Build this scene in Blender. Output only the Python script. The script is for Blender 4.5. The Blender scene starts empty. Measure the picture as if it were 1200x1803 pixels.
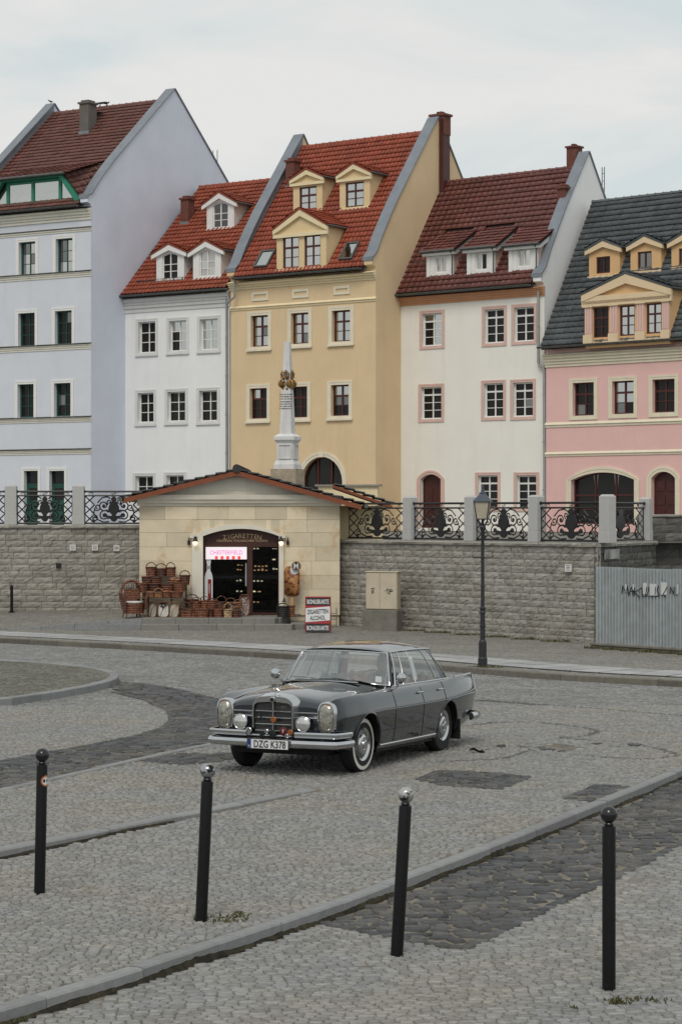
import bpy, bmesh, math, random
import numpy as np
from mathutils import Vector, Matrix
R = math.radians
rng = random.Random(7)
nrng = np.random.default_rng(11)
scene = bpy.context.scene
COL = scene.collection

# ------------------------------------------------------------------ camera
F = 3800.0; CX = 600.0; CY = 901.5; CAMH = 3.05
cam_data = bpy.data.cameras.new('camera'); cam = bpy.data.objects.new('camera', cam_data); COL.objects.link(cam)
cam_data.sensor_fit = 'VERTICAL'; cam_data.sensor_height = 36.0; cam_data.lens = F/1803*36
cam_data.clip_start = 0.1; cam_data.clip_end = 3000
cam.location = (0, 0, CAMH); cam.rotation_euler = (R(90), 0, 0)
scene.camera = cam

# ------------------------------------------------------------------ sky, sun, exposure
SUN_EL, SUN_AZ = 50.0, 190.0      # azimuth clockwise from +Y (view direction): behind the camera, to the left
world = bpy.data.worlds.new('World'); scene.world = world; world.use_nodes = True
wn = world.node_tree; wn.nodes.clear()
def wnode(t, **k):
    n = wn.nodes.new(t)
    for a, b in k.items(): setattr(n, a, b)
    return n
sky = wnode('ShaderNodeTexSky', sky_type='NISHITA', sun_disc=False)
sky.sun_elevation = R(SUN_EL); sky.sun_rotation = R(SUN_AZ); sky.dust_density = 2.0; sky.air_density = 1.0
geo = wnode('ShaderNodeTexCoord')
mp = wnode('ShaderNodeMapping'); mp.inputs['Scale'].default_value = (2.2, 2.2, 7.0); mp.inputs['Location'].default_value = (0.35, 0.1, 0.2)
cn = wnode('ShaderNodeTexNoise'); cn.inputs['Scale'].default_value = 2.2; cn.inputs['Detail'].default_value = 7; cn.inputs['Roughness'].default_value = 0.55; cn.inputs['Distortion'].default_value = 0.4
cr = wnode('ShaderNodeValToRGB')
cr.color_ramp.elements[0].position = 0.42; cr.color_ramp.elements[0].color = (0.575, 0.63, 0.635, 1)
cr.color_ramp.elements[1].position = 0.60; cr.color_ramp.elements[1].color = (0.71, 0.70, 0.68, 1)
vm = wnode('ShaderNodeVectorMath', operation='SCALE'); vm.inputs['Scale'].default_value = 10.9
mix = wnode('ShaderNodeMix', data_type='RGBA'); mix.inputs[0].default_value = 0.95
bg = wnode('ShaderNodeBackground'); bg.inputs['Strength'].default_value = 0.10
wo = wnode('ShaderNodeOutputWorld')
L = wn.links.new
L(geo.outputs['Generated'], mp.inputs['Vector']); L(mp.outputs[0], cn.inputs['Vector']); L(cn.outputs['Fac'], cr.inputs['Fac'])
L(cr.outputs['Color'], vm.inputs[0]); L(sky.outputs[0], mix.inputs[6]); L(vm.outputs[0], mix.inputs[7])
L(mix.outputs[2], bg.inputs['Color']); L(bg.outputs[0], wo.inputs['Surface'])
sd = bpy.data.lights.new('sun', 'SUN'); sd.energy = 1.5; sd.angle = R(24); sd.color = (1.0, 0.93, 0.84)
so = bpy.data.objects.new('sun', sd); COL.objects.link(so)
_d = Vector((math.sin(R(SUN_AZ))*math.cos(R(SUN_EL)), math.cos(R(SUN_AZ))*math.cos(R(SUN_EL)), math.sin(R(SUN_EL))))
so.rotation_euler = _d.to_track_quat('Z', 'Y').to_euler()
so.location = (-20, -20, 40)
vs = scene.view_settings
scene.display_settings.display_device = 'sRGB'
vs.view_transform = 'Standard'; vs.look = 'None'; vs.gamma = 1.0; vs.use_curve_mapping = False
vs.exposure = 0.06

# ------------------------------------------------------------------ picture -> place helpers (rays of the surveyed camera)
def ray(px, py): return Vector(((px-CX)/F, 1.0, (CY-py)/F))
def G(px, py, e=0.0):
    t = (CAMH-e)*F/(py-CY); return Vector(((px-CX)/F*t, t, e))
def at(px, py, Y): return Vector(((px-CX)/F*Y, Y, CAMH+(CY-py)/F*Y))

# ------------------------------------------------------------------ materials
MATS = {}
def mat(name, col, rough=0.7, var=0.10, scale=3.0, bump=0.0, bscale=40.0, metal=0.0, spec=0.4, rnd=0.0, col2=None, c2pos=(0.45, 0.65), c2scale=1.5, coat=0.0, emit=None, estr=0.0, dirt=0.0):
    """procedural surface: base colour with large and fine noise, optional second colour patches, per-piece tint and bump"""
    if name in MATS: return MATS[name]
    m = bpy.data.materials.new(name); m.use_nodes = True; nt = m.node_tree; N = nt.nodes; K = nt.links.new
    b = N['Principled BSDF']
    b.inputs['Roughness'].default_value = rough; b.inputs['Metallic'].default_value = metal
    b.inputs['Specular IOR Level'].default_value = spec
    if coat: b.inputs['Coat Weight'].default_value = coat; b.inputs['Coat Roughness'].default_value = 0.03
    g = N.new('ShaderNodeNewGeometry')
    n1 = N.new('ShaderNodeTexNoise'); n1.inputs['Scale'].default_value = scale; n1.inputs['Detail'].default_value = 6; n1.inputs['Roughness'].default_value = 0.6
    K(g.outputs['Position'], n1.inputs['Vector'])
    cur = None
    rgb = N.new('ShaderNodeRGB'); rgb.outputs[0].default_value = (*col, 1); cur = rgb.outputs[0]
    if col2 is not None:
        n2 = N.new('ShaderNodeTexNoise'); n2.inputs['Scale'].default_value = c2scale; n2.inputs['Detail'].default_value = 8; n2.inputs['Roughness'].default_value = 0.65
        K(g.outputs['Position'], n2.inputs['Vector'])
        mr = N.new('ShaderNodeMapRange'); mr.inputs[1].default_value = c2pos[0]; mr.inputs[2].default_value = c2pos[1]
        K(n2.outputs['Fac'], mr.inputs[0])
        mx = N.new('ShaderNodeMix'); mx.data_type = 'RGBA'; K(mr.outputs[0], mx.inputs[0]); K(cur, mx.inputs[6]); mx.inputs[7].default_value = (*col2, 1); cur = mx.outputs[2]
    # brightness factor
    mr = N.new('ShaderNodeMapRange'); mr.inputs[1].default_value = 0.3; mr.inputs[2].default_value = 0.7; mr.inputs[3].default_value = 1-var; mr.inputs[4].default_value = 1+var
    K(n1.outputs['Fac'], mr.inputs[0]); fac = mr.outputs[0]
    if rnd:
        oi = N.new('ShaderNodeObjectInfo'); ad = N.new('ShaderNodeMath'); ad.operation = 'ADD'; K(g.outputs['Random Per Island'], ad.inputs[0]); K(oi.outputs['Random'], ad.inputs[1])
        fr = N.new('ShaderNodeMath'); fr.operation = 'FRACT'; K(ad.outputs[0], fr.inputs[0])
        r2 = N.new('ShaderNodeMapRange'); r2.inputs[3].default_value = 1-rnd; r2.inputs[4].default_value = 1+rnd; K(fr.outputs[0], r2.inputs[0])
        mu = N.new('ShaderNodeMath'); mu.operation = 'MULTIPLY'; K(fac, mu.inputs[0]); K(r2.outputs[0], mu.inputs[1]); fac = mu.outputs[0]
    sc = N.new('ShaderNodeVectorMath'); sc.operation = 'SCALE'; K(cur, sc.inputs[0]); K(fac, sc.inputs['Scale']); cur = sc.outputs[0]
    if dirt:   # streaky grime running down
        mp = N.new('ShaderNodeMapping'); mp.inputs['Scale'].default_value = (1.3, 1.3, 0.12); K(g.outputs['Position'], mp.inputs['Vector'])
        n3 = N.new('ShaderNodeTexNoise'); n3.inputs['Scale'].default_value = 2.0; n3.inputs['Detail'].default_value = 9; n3.inputs['Roughness'].default_value = 0.7; K(mp.outputs[0], n3.inputs['Vector'])
        m3 = N.new('ShaderNodeMapRange'); m3.inputs[1].default_value = 0.52; m3.inputs[2].default_value = 0.75; m3.inputs[3].default_value = 0; m3.inputs[4].default_value = dirt; K(n3.outputs['Fac'], m3.inputs[0])
        mx = N.new('ShaderNodeMix'); mx.data_type = 'RGBA'; K(m3.outputs[0], mx.inputs[0]); K(cur, mx.inputs[6]); mx.inputs[7].default_value = (0.09, 0.085, 0.075, 1); cur = mx.outputs[2]
    K(cur, b.inputs['Base Color'])
    if bump:
        n4 = N.new('ShaderNodeTexNoise'); n4.inputs['Scale'].default_value = bscale; n4.inputs['Detail'].default_value = 5; K(g.outputs['Position'], n4.inputs['Vector'])
        bp = N.new('ShaderNodeBump'); bp.inputs['Strength'].default_value = bump; bp.inputs['Distance'].default_value = 0.01; K(n4.outputs['Fac'], bp.inputs['Height']); K(bp.outputs[0], b.inputs['Normal'])
    if emit is not None:
        b.inputs['Emission Color'].default_value = (*emit, 1); b.inputs['Emission Strength'].default_value = estr
    MATS[name] = m; return m

def glass_dark(name, tint=(0.012, 0.011, 0.010), mirror=0.0, rough=0.03, wob=0.0):
    """window pane seen against a dark room; mirror = share of coated, sky-reflecting surface"""
    if name in MATS: return MATS[name]
    m = bpy.data.materials.new(name); m.use_nodes = True; nt = m.node_tree; N = nt.nodes; K = nt.links.new
    b = N['Principled BSDF']; b.inputs['Roughness'].default_value = rough; b.inputs['Specular IOR Level'].default_value = 0.25
    b.inputs['Base Color'].default_value = (*tint, 1)
    out = N['Material Output']
    g = N.new('ShaderNodeNewGeometry'); n = N.new('ShaderNodeTexNoise'); n.inputs['Scale'].default_value = 1.2; K(g.outputs['Position'], n.inputs['Vector'])
    bp = N.new('ShaderNodeBump'); bp.inputs['Strength'].default_value = 0.12; bp.inputs['Distance'].default_value = 0.02; K(n.outputs['Fac'], bp.inputs['Height']); K(bp.outputs[0], b.inputs['Normal'])
    if mirror:
        gl = N.new('ShaderNodeBsdfGlossy'); gl.inputs['Roughness'].default_value = 0.02; gl.inputs['Color'].default_value = (0.95, 0.92, 0.88, 1); K(bp.outputs[0], gl.inputs['Normal'])
        mx = N.new('ShaderNodeMixShader'); mx.inputs[0].default_value = mirror
        K(b.outputs[0], mx.inputs[1]); K(gl.outputs[0], mx.inputs[2]); K(mx.outputs[0], out.inputs['Surface'])
    MATS[name] = m; return m

def glass_clear(name, tint=(0.85, 0.9, 0.88), refl=0.06, haze=0.0):
    """thin clear pane: looks through, with a faint reflection"""
    if name in MATS: return MATS[name]
    m = bpy.data.materials.new(name); m.use_nodes = True; nt = m.node_tree; N = nt.nodes; K = nt.links.new
    N.remove(N['Principled BSDF']); out = N['Material Output']
    tr = N.new('ShaderNodeBsdfTransparent'); tr.inputs['Color'].default_value = (*tint, 1)
    gl = N.new('ShaderNodeBsdfGlossy'); gl.inputs['Roughness'].default_value = 0.02; gl.inputs['Color'].default_value = (1, 1, 1, 1)
    fr = N.new('ShaderNodeLayerWeight'); fr.inputs['Blend'].default_value = .5
    pw = N.new('ShaderNodeMath'); pw.operation = 'POWER'; pw.inputs[1].default_value = 5.0; K(fr.outputs['Facing'], pw.inputs[0])
    ad = N.new('ShaderNodeMath'); ad.operation = 'ADD'; ad.use_clamp = True; ad.inputs[1].default_value = .04+refl; K(pw.outputs[0], ad.inputs[0])
    mx = N.new('ShaderNodeMixShader'); K(ad.outputs[0], mx.inputs[0]); K(tr.outputs[0], mx.inputs[1]); K(gl.outputs[0], mx.inputs[2])
    last = mx.outputs[0]
    K(last, out.inputs['Surface'])
    MATS[name] = m; return m

# ------------------------------------------------------------------ mesh helpers
class MB:
    def __init__(s): s.v = []; s.f = []
    def add(s, vs, fs):
        o = len(s.v); s.v += [tuple(p) for p in vs]; s.f += [tuple(i+o for i in f) for f in fs]; return s
    def quad(s, a, b, c, d): return s.add([a, b, c, d], [(0, 1, 2, 3)])
    def box(s, x0, x1, y0, y1, z0, z1):
        return s.add([(x0,y0,z0),(x1,y0,z0),(x1,y1,z0),(x0,y1,z0),(x0,y0,z1),(x1,y0,z1),(x1,y1,z1),(x0,y1,z1)],
                     [(0,3,2,1),(4,5,6,7),(0,1,5,4),(1,2,6,5),(2,3,7,6),(3,0,4,7)])
    def cbox(s, x0, x1, y0, y1, z0, z1, c):
        """box with chamfered edges (convex hull of 24 points)"""
        pts = []
        for X, sx in ((x0, 1), (x1, -1)):
            for Y, sy in ((y0, 1), (y1, -1)):
                for Z, sz in ((z0, 1), (z1, -1)):
                    pts += [(X, Y+sy*c, Z+sz*c), (X+sx*c, Y, Z+sz*c), (X+sx*c, Y+sy*c, Z)]
        def idx(ix, iy, iz, k): return (ix*4+iy*2+iz)*3+k
        fs = []
        for ix in (0, 1):
            f = [idx(ix,0,0,0), idx(ix,1,0,0), idx(ix,1,1,0), idx(ix,0,1,0)]; fs.append(f if ix else f[::-1])
        for iy in (0, 1):
            f = [idx(0,iy,0,1), idx(1,iy,0,1), idx(1,iy,1,1), idx(0,iy,1,1)]; fs.append(f[::-1] if iy else f)
        for iz in (0, 1):
            f = [idx(0,0,iz,2), idx(1,0,iz,2), idx(1,1,iz,2), idx(0,1,iz,2)]; fs.append(f if iz else f[::-1])
        for a in (0, 1):
            for b in (0, 1):
                fs.append([idx(a,b,0,0), idx(a,b,1,0), idx(a,b,1,1), idx(a,b,0,1)])
                fs.append([idx(a,0,b,0), idx(a,1,b,0), idx(a,1,b,2), idx(a,0,b,2)])
                fs.append([idx(0,a,b,1), idx(1,a,b,1), idx(1,a,b,2), idx(0,a,b,2)])
                for c_ in (0, 1): fs.append([idx(a,b,c_,0), idx(a,b,c_,1), idx(a,b,c_,2)])
        return s.add(pts, fs)
    def prism(s, poly, a, b, axis='y'):
        """polygon extruded along an axis; poly in the other two coordinates (order x,y,z)"""
        def mk(p, t):
            if axis == 'x': return (t, p[0], p[1])
            if axis == 'y': return (p[0], t, p[1])
            return (p[0], p[1], t)
        n = len(poly)
        vs = [mk(p, a) for p in poly]+[mk(p, b) for p in poly]
        fs = [tuple(range(n))[::-1], tuple(range(n, 2*n))]+[(i, (i+1) % n, n+(i+1) % n, n+i) for i in range(n)]
        return s.add(vs, fs)
    def tube(s, pts, r, n=8, cap=True, closed=False):
        pts = [Vector(p) for p in pts]; m = len(pts)
        rs = r if hasattr(r, '__len__') else [r]*m
        vs = []; fs = []; prev = None
        for i, p in enumerate(pts):
            if closed: t = (pts[(i+1) % m]-pts[i-1])
            else: t = (pts[min(i+1, m-1)]-pts[max(i-1, 0)])
            t.normalize()
            if prev is None:
                up = Vector((0, 0, 1)) if abs(t.z) < 0.9 else Vector((1, 0, 0))
                a = t.cross(up).normalized()
            else:
                a = (prev-t*prev.dot(t)).normalized()
            prev = a; b = t.cross(a)
            for k in range(n):
                th = 2*math.pi*k/n; vs.append(p+(a*math.cos(th)+b*math.sin(th))*rs[i])
        mm = m if closed else m-1
        for i in range(mm):
            for k in range(n):
                j = (i+1) % m
                fs.append((i*n+k, i*n+(k+1) % n, j*n+(k+1) % n, j*n+k))
        if cap and not closed: fs += [tuple(range(n))[::-1], tuple((m-1)*n+k for k in range(n))]
        return s.add(vs, fs)
    def lathe(s, prof, n=16, c=(0, 0, 0), cap=True, axis='z', a0=0.0):
        vs = []; fs = []; m = len(prof)
        for r, z in prof:
            for k in range(n):
                th = 2*math.pi*k/n+a0; x, y = r*math.cos(th), r*math.sin(th)
                if axis == 'z': vs.append((c[0]+x, c[1]+y, c[2]+z))
                elif axis == 'y': vs.append((c[0]+x, c[1]+z, c[2]+y))
                else: vs.append((c[0]+z, c[1]+x, c[2]+y))
        for i in range(m-1):
            for k in range(n): fs.append((i*n+k, i*n+(k+1) % n, (i+1)*n+(k+1) % n, (i+1)*n+k))
        if cap: fs += [tuple(range(n))[::-1], tuple((m-1)*n+k for k in range(n))]
        return s.add(vs, fs)
    def grid(s, fn, nu, nv):
        vs = [fn(i/nu, j/nv) for j in range(nv+1) for i in range(nu+1)]
        fs = [(j*(nu+1)+i, j*(nu+1)+i+1, (j+1)*(nu+1)+i+1, (j+1)*(nu+1)+i) for j in range(nv) for i in range(nu)]
        return s.add(vs, fs)
    def xf(s, M):
        s.v = [tuple(M @ Vector(p)) for p in s.v]; return s
    def mesh(s, name, smooth=False, fix=True):
        me = bpy.data.meshes.new(name); me.from_pydata(s.v, [], s.f)
        if fix:
            bm = bmesh.new(); bm.from_mesh(me); bmesh.ops.recalc_face_normals(bm, faces=bm.faces); bm.to_mesh(me); bm.free()
        if smooth:
            me.polygons.foreach_set('use_smooth', [True]*len(me.polygons))
            if smooth != 'all':
                try: me.set_sharp_from_angle(angle=R(smooth if not isinstance(smooth, bool) else 40))
                except Exception: pass
        me.update(); return me
    def build(s, name, m, parent=None, smooth=False, loc=None, rot=None, fix=True):
        me = s.mesh(name, smooth, fix); return link(name, me, m, parent, loc, rot)
def link(name, me, m, parent=None, loc=None, rot=None, scale=None):
    if m is not None and not me.materials: me.materials.append(m if not isinstance(m, str) else MATS[m])
    o = bpy.data.objects.new(name, me); COL.objects.link(o)
    if parent is not None: o.parent = parent
    if loc is not None: o.location = loc
    if rot is not None: o.rotation_euler = rot
    if scale is not None: o.scale = scale
    return o
def empty(name, loc=(0, 0, 0), rz=0.0, parent=None):
    o = bpy.data.objects.new(name, None); COL.objects.link(o); o.location = loc; o.rotation_euler = (0, 0, rz); o.empty_display_size = 0.2
    if parent is not None: o.parent = parent
    return o
def tag(o, label=None, cat=None, group=None, kind=None):
    if label: o['label'] = label
    if cat: o['category'] = cat
    if group: o['group'] = group
    if kind: o['kind'] = kind
    return o
def text_mb(s, h, depth=0.004, align='CENTER', sx=1.0, shear=0.0, off=0.0):
    """lettering as geometry in the local x-z plane facing -y, h = capital height"""
    cu = bpy.data.curves.new('t', 'FONT'); cu.body = s; cu.size = h/0.69; cu.extrude = depth/2; cu.align_x = align; cu.resolution_u = 3; cu.shear = shear; cu.offset = off
    ob = bpy.data.objects.new('t', cu); COL.objects.link(ob)
    dg = bpy.context.evaluated_depsgraph_get(); me = bpy.data.meshes.new_from_object(ob.evaluated_get(dg))
    mb = MB(); mb.add([(v.co.x*sx, -v.co.z, v.co.y) for v in me.vertices], [tuple(p.vertices) for p in me.polygons])
    bpy.data.objects.remove(ob); bpy.data.curves.remove(cu); bpy.data.meshes.remove(me)
    return mb
def lerp(a, b, t): return a+(b-a)*t
def arc_pts(u0, u1, w, rise, n=12):
    """points of a circular segment over chord u0..u1 at height w, left to right"""
    c = (u1-u0)/2; r = (c*c+rise*rise)/(2*rise); cu = (u0+u1)/2; cw = w+rise-r; a = math.asin(min(1, c/r))
    return [(cu+r*math.sin(lerp(-a, a, i/n)), cw+r*math.cos(lerp(-a, a, i/n))) for i in range(n+1)]

# ================================================================== HOUSES
M_ZINC = mat('zinc', (0.20, 0.225, 0.255), 0.55, 0.12, 2.0, metal=0.25, spec=0.5)
M_GUT = mat('gutter_zinc', (0.12, 0.125, 0.12), 0.55, 0.2, 4.0, metal=0.4)
M_PIPE = mat('downpipe_zinc', (0.33, 0.34, 0.34), 0.45, 0.12, 3.0, metal=0.6)
M_WHITE = mat('white_paint', (0.72, 0.72, 0.70), 0.45, 0.04, 4.0)
M_CREAM = mat('cream_stone', (0.70, 0.64, 0.50), 0.75, 0.06, 2.5, dirt=0.12)
M_CREAMW = mat('cream_white', (0.68, 0.66, 0.58), 0.75, 0.06, 2.5, dirt=0.15)
M_BLUE = mat('blue_stucco', (0.60, 0.63, 0.69), 0.9, 0.035, 1.2, bump=0.15, bscale=90, dirt=0.07)
M_BLUE_S = mat('blue_stucco_gable', (0.62, 0.665, 0.765), 0.9, 0.06, 0.6, bump=0.15, bscale=90, dirt=0.03)
M_WST = mat('white_stucco', (0.76, 0.77, 0.78), 0.9, 0.03, 1.0, bump=0.15, bscale=90, dirt=0.08)
M_GREYTRIM = mat('grey_trim', (0.63, 0.63, 0.62), 0.85, 0.05, 2.0, dirt=0.1)
M_YEL = mat('yellow_stucco', (0.66, 0.505, 0.315), 0.9, 0.04, 0.9, bump=0.2, bscale=80, dirt=0.09)
M_YELD = mat('yellow_dormer', (0.68, 0.53, 0.31), 0.85, 0.04, 1.5)
M_YTRIM = mat('yellow_trim', (0.74, 0.63, 0.41), 0.8, 0.05, 2.0, dirt=0.1)
M_GWST = mat('warm_white_stucco', (0.77, 0.755, 0.70), 0.9, 0.03, 0.9, bump=0.15, bscale=90, dirt=0.09)
M_ROSE = mat('rose_trim', (0.62, 0.43, 0.38), 0.8, 0.06, 2.5, dirt=0.1)
M_ORANGE = mat('orange_cornice', (0.55, 0.285, 0.16), 0.8, 0.07, 2.5, dirt=0.12)
M_PINK = mat('pink_stucco', (0.72, 0.465, 0.435), 0.9, 0.035, 1.0, bump=0.15, bscale=90, dirt=0.08)
M_PEACH = mat('peach_dormer', (0.66, 0.42, 0.21), 0.85, 0.05, 2.0)
M_PEACHT = mat('peach_trim', (0.70, 0.55, 0.36), 0.8, 0.05, 2.0, dirt=0.08)
M_PINKT = mat('pilaster_pink', (0.66, 0.46, 0.40), 0.8, 0.05, 2.0)
M_GREEN = mat('green_frame', (0.015, 0.075, 0.055), 0.5, 0.1, 4.0)
M_GREENB = mat('green_dormer_frame', (0.025, 0.20, 0.125), 0.5, 0.08, 4.0)
M_MAH = mat('mahogany_frame', (0.065, 0.016, 0.013), 0.45, 0.15, 4.0)
M_DOOR = mat('mahogany_door', (0.06, 0.016, 0.014), 0.5, 0.2, 6.0)
M_BRK = mat('chimney_brick', (0.14, 0.052, 0.038), 0.85, 0.25, 9.0, bump=0.5, bscale=30)
M_FLUE = mat('flue_brown', (0.065, 0.02, 0.016), 0.5, 0.15, 2.0)
M_GREYCH = mat('grey_chimney', (0.13, 0.12, 0.105), 0.85, 0.12, 2.0, dirt=0.3)
T_BROWN = mat('tile_brown', (0.125, 0.048, 0.038), 0.5, 0.15, 1.2, rnd=0.15, spec=0.4)
T_RED = mat('tile_red', (0.24, 0.047, 0.021), 0.55, 0.18, 1.2, rnd=0.15)
T_ORANGE = mat('tile_orange', (0.23, 0.049, 0.022), 0.55, 0.18, 1.2, rnd=0.15)
T_DARK = mat('tile_dark_red', (0.115, 0.033, 0.026), 0.42, 0.18, 1.0, rnd=0.16, spec=0.5)
T_SLATE = mat('tile_slate', (0.070, 0.079, 0.084), 0.45, 0.2, 1.0, rnd=0.18, spec=0.5)
M_UNDER = mat('roof_underlay', (0.03, 0.02, 0.018), 0.9, 0.1)
GD = glass_dark('pane_dark'); GM = glass_dark('pane_sky', mirror=0.58); GH = glass_dark('pane_half', mirror=0.2); GW = glass_dark('pane_curtain', tint=(0.30, 0.29, 0.27), rough=0.1, mirror=0.25)
GK = {'d': GD, 'm': GM, 'h': GH, 'w': GW}  # same glass throughout; mirror shares put in the differing sky reflections
M_BLACK = mat('black_iron', (0.012, 0.012, 0.013), 0.45, 0.2, 5.0)

TILE_N = {}
def tile_mesh(tw, tl, amp, m, var):
    key = (tw, tl, amp, m.name, var)
    if key in TILE_N: return TILE_N[key]
    v, f = tile_geo(tw, tl, amp, var)
    me = bpy.data.meshes.new('tile'); me.from_pydata(v, [], f); me.materials.append(m)
    me.polygons.foreach_set('use_smooth', [i < 4 for i in range(len(f))]); me.update()
    TILE_N[key] = me; return me
def tile_geo(tw, tl, amp, var=0):
    r = random.Random(var); j = lambda a: r.uniform(-a, a)
    if amp > 0.03: prof = [(0, .15), (.22, .8), (.45, 1.0), (.68, .7), (.86, .05), (1.03, .15)]
    else: prof = [(0, 1.0), (.12, .2), (.45, .0), (.55, .45), (.85, .4), (1.03, 1.0)]
    lift = 0.045+j(.006); tilt = j(.006); v = []; n = len(prof)
    for y, dz in ((j(.006), lift), (tl*1.08, 0.004)):
        for x, z in prof: v.append((x*tw, y, z*amp+dz+tilt*x))
    for x, z in prof: v.append((x*tw, v[0][1]+.004, z*amp+lift-.040))
    f = [(i, i+1, n+i+1, n+i) for i in range(n-1)]+[(2*n+i, 2*n+i+1, i+1, i) for i in range(n-1)]
    return v, f
def tiles(roof, org, ydir, width, length, m, tw=.3, tl=.32, amp=.035, parts=300, skip=None, smooth=True, tri=None, xdir=(1, 0, 0)):
    """lay overlapping roof tiles on a slope: the lowest ones single pieces, the rest joined"""
    org = Vector(org); X = Vector(xdir); Y = Vector(ydir).normalized(); Z = X.cross(Y)
    nc = max(1, round(width/tw)); tw = width/nc; nr = max(1, int(math.ceil(length/tl-0.15))); tl = length/nr
    V = []; Fc = []; cnt = 0
    M3 = Matrix((X, Y, Z)).transposed().to_4x4()
    geos = [tile_geo(tw, tl, amp, k) for k in range(6)]
    for r_ in range(nr):
        for c in range(nc):
            p = org+X*(c*tw)+Y*(r_*tl)
            if skip and skip((c+.5)*tw, (r_+.5)*tl): continue
            if tri and not tri((c+.5)*tw, (r_+.5)*tl): continue
            k = rng.randrange(6)
            if cnt < parts:
                o = bpy.data.objects.new('tile', tile_mesh(tw, tl, amp, m, k)); COL.objects.link(o); o.parent = roof
                o.matrix_local = Matrix.Translation(p) @ M3; cnt += 1
            else:
                v, f = geos[k]; o_ = len(V)
                V += [tuple(p+X*a+Y*b+Z*c_) for a, b, c_ in v]; Fc += [tuple(i+o_ for i in q) for q in f]
    if V:
        me = bpy.data.meshes.new('tile_field'); me.from_pydata(V, [], Fc)
        npf = len(geos[0][1]); h = npf//2
        me.polygons.foreach_set('use_smooth', [(i % npf) < h for i in range(len(Fc))]); me.update()
        o = link('tile_field', me, m, roof); o['kind'] = 'stuff'

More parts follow.
